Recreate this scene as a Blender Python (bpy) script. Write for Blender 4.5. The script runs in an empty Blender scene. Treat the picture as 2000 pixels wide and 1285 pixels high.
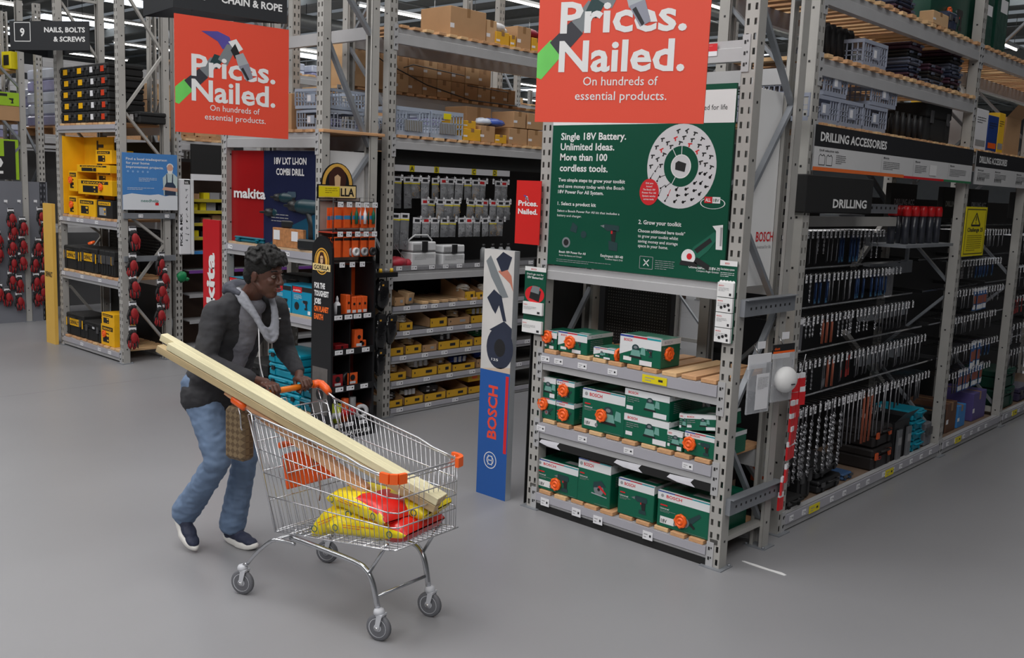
import bpy, bmesh, math, random
import numpy as np
from mathutils import Matrix, Vector
R_ = random.Random(7)
V = Vector
KIDS = {}
C = bpy.context.scene.collection
# ---------------------------------------------------------------- camera
F_PX, YAW, PIT, ROL, HCAM = 1896.09, -0.7409, 0.1456, 0.0399, 2.07
fw = V((math.sin(YAW)*math.cos(PIT), math.cos(YAW)*math.cos(PIT), -math.sin(PIT)))
rt = V((math.cos(YAW), -math.sin(YAW), 0)); up = rt.cross(fw)
rt, up = math.cos(ROL)*rt+math.sin(ROL)*up, -math.sin(ROL)*rt+math.cos(ROL)*up
cam = bpy.data.cameras.new('camera'); cam.lens = 36*F_PX/2000; cam.sensor_width = 36; cam.clip_start = 0.05; cam.clip_end = 300
cam_o = bpy.data.objects.new('camera', cam); C.objects.link(cam_o)
cam_o.matrix_world = Matrix(((rt.x, up.x, -fw.x, 0), (rt.y, up.y, -fw.y, 0), (rt.z, up.z, -fw.z, HCAM), (0, 0, 0, 1)))
bpy.context.scene.camera = cam_o
CAM = V((0, 0, HCAM))
def on(px, py, ax, val):          # point of a world plane seen at a photo pixel (used to measure things in metres)
    d = fw+rt*(px-1000)/F_PX-up*(py-642.5)/F_PX
    return CAM+d*((val-CAM[ax])/d[ax])
# ---------------------------------------------------------------- light
sc = bpy.context.scene
sc.view_settings.view_transform = 'Standard'; sc.view_settings.look = 'None'
sc.view_settings.gamma = 1; sc.view_settings.use_curve_mapping = False
sc.view_settings.exposure = 0.0
w = bpy.data.worlds.new('world'); sc.world = w; w.use_nodes = True
w.node_tree.nodes['Background'].inputs[0].default_value = (.5, .55, .6, 1); w.node_tree.nodes['Background'].inputs[1].default_value = .3
CEIL = 7.6
def area(x, y, sx, sy, p, col=(1, .985, .97)):  # area lamps added to light the hall, apart from the modelled strips and skylights
    l = bpy.data.lights.new('added_area_light', 'AREA'); l.shape = 'RECTANGLE'; l.size = sx; l.size_y = sy; l.energy = p; l.color = col
    o = bpy.data.objects.new('added_area_light', l); C.objects.link(o); o.location = (x, y, CEIL-.45)
for x, y, sx, sy, p in [(-4.6, 1.4, 3, 3, 240), (-9.5, 1.0, 3, 4, 200), (-5, 9, 1.2, 8, 110), (-9, 10, 1.2, 8, 110), (-14, 1.5, 3, 4, 170), (-16, 10, 2, 8, 180),
                        (.5, 3.0, 3, 4, 150), (-1.0, 10, 1, 8, 60), (-6, 20, 4, 8, 260), (-18, 22, 6, 8, 380), (-30, 25, 8, 10, 600), (-28, 8, 6, 8, 400), (-2.5, -5, 6, 3, 560), (-10, -5, 6, 3, 260), (3, -3, 4, 4, 400)]:  # last three lamps added towards the front to brighten upright faces
    area(x, y, sx, sy, p)
# ---------------------------------------------------------------- materials
MATS = {}
def M(name, col, rough=.6, metal=0., var=.06, scale=8., bump=0., spec=.5, trans=0., alpha=1., emit=0., stretch=None, coat=0.):
    if name in MATS: return MATS[name]
    m = bpy.data.materials.new(name); m.use_nodes = True; nt = m.node_tree; b = nt.nodes['Principled BSDF']
    c = [((v/255+.055)/1.055)**2.4 if v > 10 else v/255/12.92 for v in col]
    b.inputs['Roughness'].default_value = rough; b.inputs['Metallic'].default_value = metal
    b.inputs['Specular IOR Level'].default_value = spec; b.inputs['Coat Weight'].default_value = coat
    if trans: b.inputs['Transmission Weight'].default_value = trans
    if alpha < 1: b.inputs['Alpha'].default_value = alpha
    if emit: b.inputs['Emission Color'].default_value = (*c, 1); b.inputs['Emission Strength'].default_value = emit
    if var or bump:
        tc = nt.nodes.new('ShaderNodeTexCoord'); n = nt.nodes.new('ShaderNodeTexNoise'); n.inputs['Scale'].default_value = scale; n.inputs['Detail'].default_value = 4
        if stretch:
            mp = nt.nodes.new('ShaderNodeMapping'); mp.inputs['Scale'].default_value = stretch
            nt.links.new(tc.outputs['Object'], mp.inputs[0]); nt.links.new(mp.outputs[0], n.inputs['Vector'])
        else: nt.links.new(tc.outputs['Object'], n.inputs['Vector'])
        mx = nt.nodes.new('ShaderNodeMix'); mx.data_type = 'RGBA'
        mx.inputs[6].default_value = (*[v*(1-var*2.2) for v in c], 1); mx.inputs[7].default_value = (*[min(1, v*(1+var*2.2)) for v in c], 1)
        nt.links.new(n.outputs[0], mx.inputs[0]); nt.links.new(mx.outputs[2], b.inputs['Base Color'])
        if bump:
            bp = nt.nodes.new('ShaderNodeBump'); bp.inputs['Strength'].default_value = bump; bp.inputs['Distance'].default_value = .01
            nt.links.new(n.outputs[0], bp.inputs['Height']); nt.links.new(bp.outputs[0], b.inputs['Normal'])
    else: b.inputs['Base Color'].default_value = (*c, 1)
    MATS[name] = m; return m
STEEL = M('rack_paint', (172, 170, 166), .5, .15, .07, 5)
STEEL2 = M('galvanised', (138, 142, 148), .42, .35, .1, 9)
BEAM = M('beam_paint', (178, 178, 180), .45, .15, .06, 4)
STRIP = M('label_strip', (165, 164, 172), .35, 0, .04, 6)
DARK = M('black_plastic', (28, 28, 30), .5)
BLK = M('matt_black', (20, 20, 21), .75)
WHITE = M('white_print', (225, 225, 225), .5, 0, 0)
INK = M('dark_ink', (35, 35, 40), .6, 0, 0)
PAPER = M('label_paper', (222, 222, 226), .55, 0, .02)
PINE = M('pine', (196, 150, 108), .7, 0, .14, 6, .15, stretch=(8, 1, 8))
PINE2 = M('pine_pale', (214, 176, 130), .7, 0, .12, 6, .15, stretch=(8, 1, 8))
CARD = M('cardboard', (176, 138, 100), .8, 0, .07, 5)
CARD2 = M('cardboard_light', (196, 160, 120), .8, 0, .06, 5)
TAPE = M('parcel_tape', (150, 115, 80), .3, 0, .03)
GREEN = M('tool_green', (0, 92, 68), .4, 0, .05, 5)
GREEN2 = M('poster_green', (6, 76, 56), .35, 0, .03, 3)
ORANGE = M('orange_plastic', (245, 100, 30), .35, 0, .05)
REDP = M('sign_red', (222, 74, 52), .5, 0, .02, 2)
RED = M('red_print', (205, 30, 38), .5, 0, .03)
YEL = M('yellow_print', (240, 190, 40), .5, 0, .05)
YEL2 = M('warning_yellow', (222, 205, 20), .5, 0, .03)
GREYP = M('grey_print', (150, 150, 152), .5, 0, 0)
BLUEP = M('blue_print', (60, 130, 195), .5, 0, .04)
TEAL = M('teal_print', (0, 135, 160), .45, 0, .06)
CHROME = M('chrome', (215, 215, 218), .16, 1., .03, 20)
SILVER = M('silver_print', (190, 195, 200), .3, .4, 0)
# ---------------------------------------------------------------- mesh builder
class MB:
    def __init__(s): s.v = []; s.f = []; s.m = []; s.mats = []; s.sm = []
    def mi(s, m):
        if m not in s.mats: s.mats.append(m)
        return s.mats.index(m)
    def add(s, vs, fs, m, smooth=False):
        o = len(s.v); s.v += [tuple(p) for p in vs]; s.f += [tuple(i+o for i in f) for f in fs]; k = s.mi(m)
        s.m += [k]*len(fs); s.sm += [smooth]*len(fs); return s
    def quad(s, a, b, c, d, m): return s.add([a, b, c, d], [(0, 1, 2, 3)], m)
    def box(s, x0, y0, z0, x1, y1, z1, m, T=None):
        vs = [V((x, y, z)) for x in (x0, x1) for y in (y0, y1) for z in (z0, z1)]
        if T is not None: vs = [T@p for p in vs]
        return s.add(vs, [(0, 1, 3, 2), (4, 6, 7, 5), (0, 4, 5, 1), (2, 3, 7, 6), (0, 2, 6, 4), (1, 5, 7, 3)], m)
    def cbox(s, x0, y0, z0, x1, y1, z1, m, b=.01, T=None):   # box with chamfered edges
        xs, ys, zs = (x0, x1), (y0, y1), (z0, z1); vs = []; idx = {}
        for i in (0, 1):
            for j in (0, 1):
                for k in (0, 1):
                    for a in range(3):
                        p = V((xs[i], ys[j], zs[k])); sg = [1-2*i, 1-2*j, 1-2*k]
                        for q in range(3):
                            if q != a: p[q] += sg[q]*b
                        idx[(i, j, k, a)] = len(vs); vs.append(T@p if T is not None else p)
        fs = []
        for a in range(3):
            for e in (0, 1):
                o = [q for q in range(3) if q != a]; r = []
                for (u, w_) in ((0, 0), (1, 0), (1, 1), (0, 1)):
                    t = [0, 0, 0]; t[a] = e; t[o[0]] = u; t[o[1]] = w_; r.append(idx[(*t, a)])
                fs.append(tuple(r))
        for a in range(3):
            o = [q for q in range(3) if q != a]
            for u in (0, 1):
                for w_ in (0, 1):
                    def t(e, q):
                        t_ = [0, 0, 0]; t_[a] = e; t_[o[0]] = u; t_[o[1]] = w_; return idx[(*t_, q)]
                    fs.append((t(0, o[0]), t(1, o[0]), t(1, o[1]), t(0, o[1])))
        for i in (0, 1):
            for j in (0, 1):
                for k in (0, 1): fs.append((idx[(i, j, k, 0)], idx[(i, j, k, 1)], idx[(i, j, k, 2)]))
        return s.add(vs, fs, m)
    def bar(s, p, q, w_, h, m, upv=(0, 0, 1)):               # square bar between two points
        p, q = V(p), V(q); d = (q-p).normalized(); u = V(upv)
        if abs(d.dot(u)) > .98: u = V((0, 1, 0)) if abs(d.y) < .9 else V((1, 0, 0))
        a = d.cross(u).normalized(); b = a.cross(d); vs = []
        for e in (p, q):
            for x, y in ((-1, -1), (1, -1), (1, 1), (-1, 1)): vs.append(e+a*x*w_/2+b*y*h/2)
        return s.add(vs, [(3, 2, 1, 0), (4, 5, 6, 7), (0, 1, 5, 4), (1, 2, 6, 5), (2, 3, 7, 6), (3, 0, 4, 7)], m)
    def tube(s, pts, r, m, n=6, cap=True, closed=False):
        pts = [V(p) for p in pts]; N = len(pts); rs = r if isinstance(r, (list, tuple)) else [r]*N; vs = []; fs = []; pa = None
        for i, p in enumerate(pts):
            if closed: t = pts[(i+1) % N]-pts[i-1]
            else: t = pts[min(i+1, N-1)]-pts[max(i-1, 0)]
            t = t.normalized() if t.length > 1e-9 else V((0, 0, 1))
            if pa is None: a = t.cross(V((0, 0, 1)) if abs(t.z) < .9 else V((1, 0, 0))).normalized()
            else: a = (pa-t*pa.dot(t)).normalized()
            pa = a; b = t.cross(a)
            for k in range(n):
                an = 2*math.pi*k/n; vs.append(p+(a*math.cos(an)+b*math.sin(an))*rs[i])
        for i in range(N if closed else N-1):
            j = (i+1) % N
            for k in range(n): fs.append((i*n+k, i*n+(k+1) % n, j*n+(k+1) % n, j*n+k))
        if cap and not closed: fs += [tuple(range(n))[::-1], tuple(range((N-1)*n, N*n))]
        return s.add(vs, fs, m, True)
    def lathe(s, prof, m, T=None, n=16):                     # profile (r, z) about local z
        vs = []; fs = []; N = len(prof)
        for r, z in prof:
            for k in range(n):
                a = 2*math.pi*k/n; p = V((r*math.cos(a), r*math.sin(a), z)); vs.append(T@p if T is not None else p)
        for i in range(N-1):
            for k in range(n): fs.append((i*n+k, i*n+(k+1) % n, (i+1)*n+(k+1) % n, (i+1)*n+k))
        fs += [tuple(range(n))[::-1], tuple(range((N-1)*n, N*n))]
        return s.add(vs, fs, m, True)
    def ell(s, c, r, m, T=None, n=10, k=7, jit=0):           # ellipsoid
        c = V(c); vs = []; fs = []
        for i in range(k+1):
            th = math.pi*i/k
            for j in range(n):
                ph = 2*math.pi*j/n; q = 1+R_.uniform(-jit, jit)
                p = c+V((r[0]*math.sin(th)*math.cos(ph)*q, r[1]*math.sin(th)*math.sin(ph)*q, r[2]*math.cos(th)*q)); vs.append(T@p if T is not None else p)
        for i in range(k):
            for j in range(n): fs.append((i*n+j, (i+1)*n+j, (i+1)*n+(j+1) % n, i*n+(j+1) % n))
        return s.add(vs, fs, m, True)
    def mesh(s, name):
        me = bpy.data.meshes.new(name); me.from_pydata(s.v, [], s.f)
        for m in s.mats: me.materials.append(m)
        me.polygons.foreach_set('material_index', s.m); me.polygons.foreach_set('use_smooth', s.sm); me.update(); return me
    def build(s, name, parent=None, loc=(0, 0, 0), rot=(0, 0, 0)): return link(name, s.mesh(name), parent, loc, rot)
def link(name, me, parent=None, loc=(0, 0, 0), rot=(0, 0, 0)):
    o = bpy.data.objects.new(name, me); C.objects.link(o); o.location = loc; o.rotation_euler = rot
    if parent is not None: o.parent = parent; KIDS.setdefault(parent.name, []).append(o)
    return o
def tag(o, label=None, cat=None, group=None, kind=None):
    if label: o['label'] = label
    if cat: o['category'] = cat
    if group: o['group'] = group
    if kind: o['kind'] = kind
    return o
def thing(name, label, cat, loc=(0, 0, 0), rz=0., group=None, rot=None):
    o = bpy.data.objects.new(name, None); C.objects.link(o); o.location = loc; o.rotation_euler = rot or (0, 0, rz); o.empty_display_size = .1
    return tag(o, label, cat, group)
def dup(root, loc, rot=None, label=None, group=None):
    def cp(o, par):
        c = o.copy(); C.objects.link(c)
        if par is not None: c.parent = par; KIDS.setdefault(par.name, []).append(c)
        for ch in list(KIDS.get(o.name, ())): cp(ch, c)
        return c
    r = cp(root, None); r.location = loc
    if rot is not None: r.rotation_euler = rot
    if label: r['label'] = label
    if group: r['group'] = group
    return r
# ---------------------------------------------------------------- flat print on a face
_TX = {}
def text_mesh(s, bold=.0):
    k = (s, bold)
    if k not in _TX:
        cu = bpy.data.curves.new('t', 'FONT'); cu.body = s; cu.offset = bold; cu.resolution_u = 2; cu.size = 1
        o = bpy.data.objects.new('t', cu); C.objects.link(o); dg = bpy.context.evaluated_depsgraph_get()
        me = bpy.data.meshes.new_from_object(o.evaluated_get(dg)); bpy.data.objects.remove(o)
        vs = [tuple(v.co) for v in me.vertices]; fs = [tuple(p.vertices) for p in me.polygons]; bpy.data.meshes.remove(me)
        xs = [v[0] for v in vs] or [0, 1]; _TX[k] = (vs, fs, min(xs), max(xs))
    return _TX[k]
class Face:
    def __init__(s, mb, O, Rr, U, step=.0004):
        s.mb = mb; s.O = V(O); s.R = V(Rr).normalized(); s.U = V(U).normalized(); s.N = s.R.cross(s.U); s.st = step
    def P(s, u, v, l): return s.O+s.R*u+s.U*v+s.N*(s.st*l)
    def rect(s, u0, v0, u1, v1, m, l=1): s.mb.quad(s.P(u0, v0, l), s.P(u1, v0, l), s.P(u1, v1, l), s.P(u0, v1, l), m); return s
    def poly(s, pts, m, l=2): s.mb.add([s.P(u, v, l) for u, v in pts], [tuple(range(len(pts)))], m); return s
    def disc(s, u, v, r, m, l=2, ry=None, n=24):
        ry = ry or r; return s.poly([(u+r*math.cos(2*math.pi*k/n), v+ry*math.sin(2*math.pi*k/n)) for k in range(n)], m, l)
    def ring(s, u, v, r0, r1, m, l=2, n=28, ky=1, a0=0, a1=360):
        pts = []
        for k in range(n+1):
            a = math.radians(a0+(a1-a0)*k/n); pts.append((math.cos(a), math.sin(a)))
        vs = [s.P(u+r*c_, v+r*ky*s_, l) for c_, s_ in pts for r in (r0, r1)]
        s.mb.add(vs, [(2*k, 2*k+1, 2*k+3, 2*k+2) for k in range(n)], m); return s
    def line(s, pts, w_, m, l=2):
        for (a, b), (c, d) in zip(pts[:-1], pts[1:]):
            t = V((c-a, d-b, 0)); t.normalize(); nx, ny = -t.y*w_/2, t.x*w_/2
            s.poly([(a-nx, b-ny), (c-nx, d-ny), (c+nx, d+ny), (a+nx, b+ny)], m, l)
        return s
    def text(s, t, u, v, h, m, l=3, w=None, bold=.012, al='l', vert=False):   # h is the cap height
        vs, fs, x0, x1 = text_mesh(t, bold); k = h/.72; kx = k if w is None else w/(x1-x0); W = (x1-x0)*kx
        off = 0 if al == 'l' else (-W/2 if al == 'c' else -W)
        if vert: s.mb.add([s.P(u-y*k, v+off+(x-x0)*kx, l) for x, y, z in vs], fs, m)
        else: s.mb.add([s.P(u+off+(x-x0)*kx, v+y*k, l) for x, y, z in vs], fs, m)
        return s
    def lines(s, u, v, w_, n, h, m, l=3, gap=1.9, seed=1):    # rows of tiny print
        r = random.Random(seed)
        for i in range(n):
            x = u; e = u+w_*(1 if i < n-1 else .6)
            while x < e-h:
                q = min(r.uniform(2, 6)*h, e-x); s.rect(x, v-i*h*gap-h*.5, x+q, v-i*h*gap, m, l); x += q+h*.6
        return s
# ---------------------------------------------------------------- shared small meshes
_C = {}
def cached(key, fn):
    if key not in _C: _C[key] = fn()
    return _C[key]
def label_mesh(w_=.07, h=.034, m=PAPER):
    def f():
        b = MB(); b.box(-w_/2, -.0025, -h/2, w_/2, 0, h/2, m); F = Face(b, (-w_/2, -.0025, -h/2), (1, 0, 0), (0, 0, 1))
        F.rect(w_*.12, h*.58, w_*.5, h*.70, GREYP); F.rect(w_*.12, h*.25, w_*.36, h*.36, GREYP); F.rect(w_*.66, h*.36, w_*.84, h*.66, INK); return b.mesh('price_label')
    return cached(('lab', w_, h, m.name), f)
def plank_mesh(w_, L, t=.024, m=PINE):
    def f():
        b = MB(); b.cbox(-w_/2, 0, 0, w_/2, L, t, m, .002); return b.mesh('plank')
    return cached(('pl', w_, round(L, 3), t, m.name), f)
def upright_mesh(H, w_=.084, d=.075, m=STEEL):
    def f():
        b = MB(); X = [-.5*w_, -.35*w_, -.17*w_, .17*w_, .35*w_, .5*w_]; p = .075; n = int(H/p)
        Z = [0]
        for i in range(n): Z += [i*p+.02, i*p+.054, (i+1)*p]
        Z[-1] = H
        vs = [(x, 0, z) for z in Z for x in X]; fs = []
        for r in range(len(Z)-1):
            for c in range(5):
                if r % 3 == 1 and c in (1, 3): continue
                i = r*6+c; fs.append((i, i+1, i+7, i+6))
        b.add(vs, fs, m)
        for s_ in (-1, 1):
            x = s_*w_/2; b.box(min(x, x-s_*.003), 0, 0, max(x, x-s_*.003), d, H, m); b.box(min(x, x-s_*.022), d-.003, 0, max(x, x-s_*.022), d, H, m)
            for i in range(2, n, 4): b.box(min(x, x+s_*.002), d*.45, i*p, max(x, x+s_*.002), d*.45+.012, i*p+.012, DARK)
        return b.mesh('upright')
    return cached(('up', H, w_, d, m.name), f)
def beam_mesh(L, h, dp=.05, strip=False):
    def f():
        b = MB(); prof = [(0, 0), (0, h*.62), (.008, h*.66), (.008, h), (dp, h), (dp, 0)]
        n = len(prof); vs = [(x, y, z) for x in (0, L) for y, z in prof]
        b.add(vs, [(i, (i+1) % n+0, (i+1) % n+n, i+n) for i in range(n)]+[tuple(range(n))[::-1], tuple(range(n, 2*n))], BEAM)
        return b.mesh('beam')
    return cached(('bm', round(L, 3), h, dp), f)
def connector_mesh(h=.2):
    def f():
        b = MB(); b.box(0, -.004, 0, .045, .0, h, BEAM)
        for k in range(3): b.box(.012, -.006, h*(.15+.3*k), .022, -.004, h*(.15+.3*k)+.018, DARK); b.box(.028, -.006, h*(.2+.3*k), .034, -.004, h*(.2+.3*k)+.01, DARK)
        return b.mesh('beam_connector')
    return cached(('cn', h), f)
class Rack:      # local frame: front face is y=0, looking to -y, x runs along the face
    def __init__(s, name, label, x, y, rz=0., kind='rack'):
        s.o = thing(name, label, kind, (x, y, 0), rz); s.depth = .55
    def post(s, x, H=4.2, y=0., back=False, w_=.084, m=STEEL, foot=True, lab=None):
        me = upright_mesh(H, w_, .075, m); o = link('upright', me, s.o, (x, y, 0), (0, 0, math.pi if back else 0))
        if foot:
            b = MB(); b.box(-.07, -.03, 0, .07, .1, .006, STEEL2)
            for q in (-1, 1): b.lathe([(.009, .006), (.009, .016)], STEEL2, Matrix.Translation((q*.056, .085, 0)), 6)
            b.build('foot_plate', o)
        return o
    def frame(s, x, H=4.2, depth=None, braces=True, w_=.084, m=STEEL, z0=.15, dz=.62):
        d = depth or s.depth; s.post(x, H, 0, False, w_, m); s.post(x, H, d, True, w_, m)
        if braces:
            z = z0; k = 0
            s.rail(x, .04, d-.04, z, m)
            while z+dz < H:
                a, b_ = (.05, d-.05) if k % 2 == 0 else (d-.05, .05)
                mb = MB(); mb.bar((x, a, z+.03), (x, b_, z+dz-.03), .022, .032, STEEL2 if H > 3 else m, (1, 0, 0)); mb.build('brace', s.o); z += dz; k += 1
    def rail(s, x, y0, y1, z, m=STEEL, h=.05):
        mb = MB(); mb.box(x-.015, y0, z-h/2, x+.015, y1, z+h/2, m); return mb.build('side_rail', s.o)
    def beam(s, x0, x1, z0, h, y=0., labels=(), strip=False, conn=True, back=False, lw=.07):
        L = x1-x0; o = link('beam', beam_mesh(L, h), s.o, (x1 if back else x0, y, z0), (0, 0, math.pi if back else 0))
        if conn:
            ch = max(.19, h+.08)
            link('beam_connector', connector_mesh(ch), o, (-.047, -.001, -(ch-h)*.7)); link('beam_connector', connector_mesh(ch), o, (L+.002, -.001, -(ch-h)*.7))
        if strip:
            b = MB(); b.box(.0, -.012, h*.42, L, -.001, h*1.0, STRIP); b.build('label_strip', o)
        for u in labels:
            if isinstance(u, tuple): link('warning_label', label_mesh(.16, .04, YEL2), o, (u[0], -.0125, h*.7))
            else: link('price_label', label_mesh(lw), o, (u, -.0125 if strip else -.001, h*(.68 if strip else .45)), (0, R_.uniform(-.03, .03), 0))
        return o
    def planks(s, x0, x1, z, y0, y1, w_, pitch, m=PINE, jit=.006, skip=()):
        n = int((x1-x0)/pitch+.5)
        for i in range(n):
            if i in skip: continue
            link('plank', plank_mesh(w_, y1-y0, m=m if R_.random() < .6 else PINE2), s.o, (x0+(i+.5)*(x1-x0)/n+R_.uniform(-jit, jit), y0+R_.uniform(-.01, .01), z), (0, 0, R_.uniform(-.01, .01)))
# ---------------------------------------------------------------- the hall
def struct(name, b): o = b.build(name); o['kind'] = 'structure'; return o
fm = M('polished_concrete', (134, 134, 137), .32, 0, .05, .7, 0, .45)
nt = fm.node_tree; bs = nt.nodes['Principled BSDF']; n2 = nt.nodes.new('ShaderNodeTexNoise'); n2.inputs['Scale'].default_value = 1.3; n2.inputs['Detail'].default_value = 6
mr = nt.nodes.new('ShaderNodeMapRange'); mr.inputs[3].default_value = .28; mr.inputs[4].default_value = .5; nt.links.new(n2.outputs[0], mr.inputs[0]); nt.links.new(mr.outputs[0], bs.inputs['Roughness'])
b = MB(); b.box(-48, -14, -.1, 9, 60, 0, fm); fl = struct('floor', b)
b = MB()
for y in (-6, 6.6, 14): b.box(-48, y, 0, -8.6 if y == 6.6 else 9, y+.006, .0004, M('joint_filler', (120, 120, 122), .6))
for x in (-17, -9.2): b.box(x, -14, 0, x+.006, 60, .0004, M('joint_filler', (0, 0, 0)))
b.build('floor_joint', fl)
CE = M('ceiling_sheet', (120, 122, 118), .7, 0, .05, 2)
b = MB()
for i in range(56): y = -14+i*1.33; b.quad((-48, y, CEIL), (-48, y+.66, CEIL), (9, y+.66, CEIL), (9, y, CEIL), CE); b.quad((-48, y+.66, CEIL+.1), (-48, y+1.33, CEIL+.1), (9, y+1.33, CEIL+.1), (9, y+.66, CEIL+.1), CE); b.quad((-48, y+.66, CEIL), (-48, y+.66, CEIL+.1), (9, y+.66, CEIL+.1), (9, y+.66, CEIL), CE)
ceil_o = struct('ceiling', b)
SKY = M('skylight_panel', (235, 242, 250), .5, 0, 0, emit=2.6)
for x in (-44, -38, -32, -26, -20, -14, -8):
    for y in (8, 17, 26, 35, 44, 53):
        b = MB(); b.box(x-.6, y-1.9, CEIL-.03, x+.6, y+1.9, CEIL-.005, SKY); b.build('skylight', ceil_o)
PUR = M('purlin_paint', (128, 130, 128), .6)
for y in range(-12, 60, 5):
    b = MB(); b.box(-48, y-.05, CEIL-.35, 9, y+.05, CEIL-.06, PUR); b.box(-48, y-.1, CEIL-.37, 9, y+.1, CEIL-.34, PUR); o = b.build('trim_%d' % (20+y//5)); o['kind'] = 'structure'
for x in range(-46, 8, 6):
    b = MB(); b.tube([(x, -14, CEIL-.46), (x, 60, CEIL-.46)], .035, PUR, 6); o = b.build('trim_%d' % (60+x//6)); o['kind'] = 'structure'
TUBE = M('lamp_tube', (255, 250, 240), .5, 0, 0, emit=5)
LAMPB = M('lamp_body', (190, 190, 188), .5)
for i, x in enumerate((-9.2, -13.2, -17, -21, -25, -30, -35, -40)):
    for y in range(6, 58, 4):
        lo = thing('strip_light', 'fluorescent strip light hanging in rows under the dark roof', 'lamp', (x, y, CEIL-1.0), group='strip lights hanging under the roof')
        b = MB(); b.box(-.06, -1.5, .03, .06, 1.5, .09, LAMPB); b.tube([(0, -1.2, .09), (0, -1.2, .985)], .008, LAMPB, 4); b.tube([(0, 1.2, .09), (0, 1.2, .985)], .008, LAMPB, 4); bb = cached('lb', lambda: b.mesh('housing')); link('housing', bb, lo)
        b2 = MB(); b2.tube([(0, -1.45, 0.005), (0, 1.45, 0.005)], .028, TUBE, 8); link('tube', cached('lt', lambda: b2.mesh('tube')), lo)
WL = M('wall_cladding', (96, 98, 100), .7, 0, .05, 3)
for nm, a in (('wall_back', (-48, 60, 0, 9, 60.2, 8)), ('wall_left', (-48.2, -14, 0, -48, 60, 8)), ('wall_right', (9, -14, 0, 9.2, 60, 8)), ('wall_front', (-48, -14.2, 0, 9, -14, 8))):
    b = MB(); b.box(*a, WL); struct(nm, b)
# ---------------------------------------------------------------- end rack of green power tools (front face y = 4.63)
BX0, BX1, BY = -4.045, -2.60, 4.63
bo = Rack('end_rack', 'grey steel end rack of green tool boxes under the big green poster', BX0, BY, 0, 'rack')
bo.depth = .56; BW = BX1-BX0
bo.frame(.042, 4.2, .56, False); bo.frame(BW-.042, 4.2, .56, False)
def brace(rk, x, y0, z0, y1, z1, w_=.022, h=.034, m=STEEL2, nm='brace'):
    b = MB(); b.bar((x, y0, z0), (x, y1, z1), w_, h, m, (1, 0, 0)); return b.build(nm, rk.o)
for x in (.05, BW-.045):
    for a in ((.06, 3.7, .5, 3.15), (.06, 3.10, .51, 2.58), (.51, 2.58, .08, 2.05), (.06, 1.93, .45, 1.5), (.5, 1.42, .08, .85), (.07, .72, .5, .18)): brace(bo, x, *a)
    brace(bo, x, .0, .15, .56, .15, .03, .05, STEEL)
for z, h in ((1.47, .09), (.36, .09)):                       # galvanised channels across the right side
    b = MB(); b.box(BW-.01, .02, z-h/2, BW+.03, .60, z+h/2, STEEL2); b.box(BW-.01, .02, z+h/2, BW+.05, .60, z+h/2+.004, STEEL2)
    for k in range(9): b.box(BW+.03, .08+k*.055, z-.01, BW+.031, .095+k*.055, z+.004, DARK)
    b.build('side_channel', bo.o)
x0, x1 = .088, BW-.088
for z0, h, lab in ((.925, .11, (.03, .14, .33, .56)), (.475, .105, (.02, .36, .71, 1.12)), (.03, .085, ())):
    o = bo.beam(x0, x1, z0, h, 0, lab, True)
    bo.beam(x0, x1, z0, h, .56, (), False, back=True)
link('warning_label', label_mesh(.17, .045, YEL2), bo.o, (.95, -.0135, 1.0))
for u, z in ((.17, .05), (.43, .05), (.60, .045), (.97, .05)): link('price_label', label_mesh(.07, .05), bo.o, (u, -.0135, z+.02))
b = MB(); b.box(x0-.02, -.004, .0, x1+.02, .02, .045, BLK); b.build('kick_plate', bo.o)
TORN = M('torn_paper', (215, 215, 222), .7, 0, .05, 20, .2)
for u0, u1 in ((.02, .17), (.62, .80), (1.0, 1.16)):         # torn white strip left on the second shelf
    b = MB(); b.add([(x0+u0, -.003, .472), (x0+u1, -.003, .478), (x0+u1-.02, -.004, .455), (x0+u1+.01, -.003, .432), (x0+u0+.05, -.003, .436), (x0+u0-.02, -.004, .45)], [(0, 5, 4, 3, 2, 1)], TORN); b.build('torn_strip', bo.o)
b = MB(); b.box(x0, -.002, .43, x1, .02, .478, BLK); b.build('strip_backing', bo.o)
bo.planks(x0, x1, 1.036, .0, .60, .098, .132); bo.planks(x0, x1, .582, .0, .60, .098, .132); bo.planks(x0, x1, .115, .0, .60, .095, .125)
o = bo.beam(x0, x1, 1.505, .085, 0); bo.beam(x0, x1, 1.505, .085, .56, back=True)
bo.beam(x0, x1, 2.765, .11, 0); bo.beam(x0, x1, 2.70, .09, .56, back=True)
b = MB(); F = Face(b, (1.12, -.003, 2.80), (1, 0, 0), (0, 0, 1)); F.rect(0, .025, .09, .065, RED); F.rect(0, 0, .09, .025, PAPER); F.lines(.01, .055, .06, 2, .006, M('label_pink', (226, 120, 120), .5, 0, 0)); b.build('red_label', bo.o)
# pegboard at the back left and the dark inside
PEG = M('pegboard', (26, 26, 28), .6)
b = MB(); b.box(.1, .60, .15, .62, .615, 1.5, PEG); b.build('pegboard', bo.o)
DOT = M('hole_rim', (110, 110, 108), .5, 0, 0)
b = MB()
for i in range(24):
    for j in range(20): b.box(.13+i*.02, .597, 1.08+j*.02, .136+i*.02, .6, 1.086+j*.02, DOT)
o = b.build('perforation', bo.o); o['kind'] = 'stuff'
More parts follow.
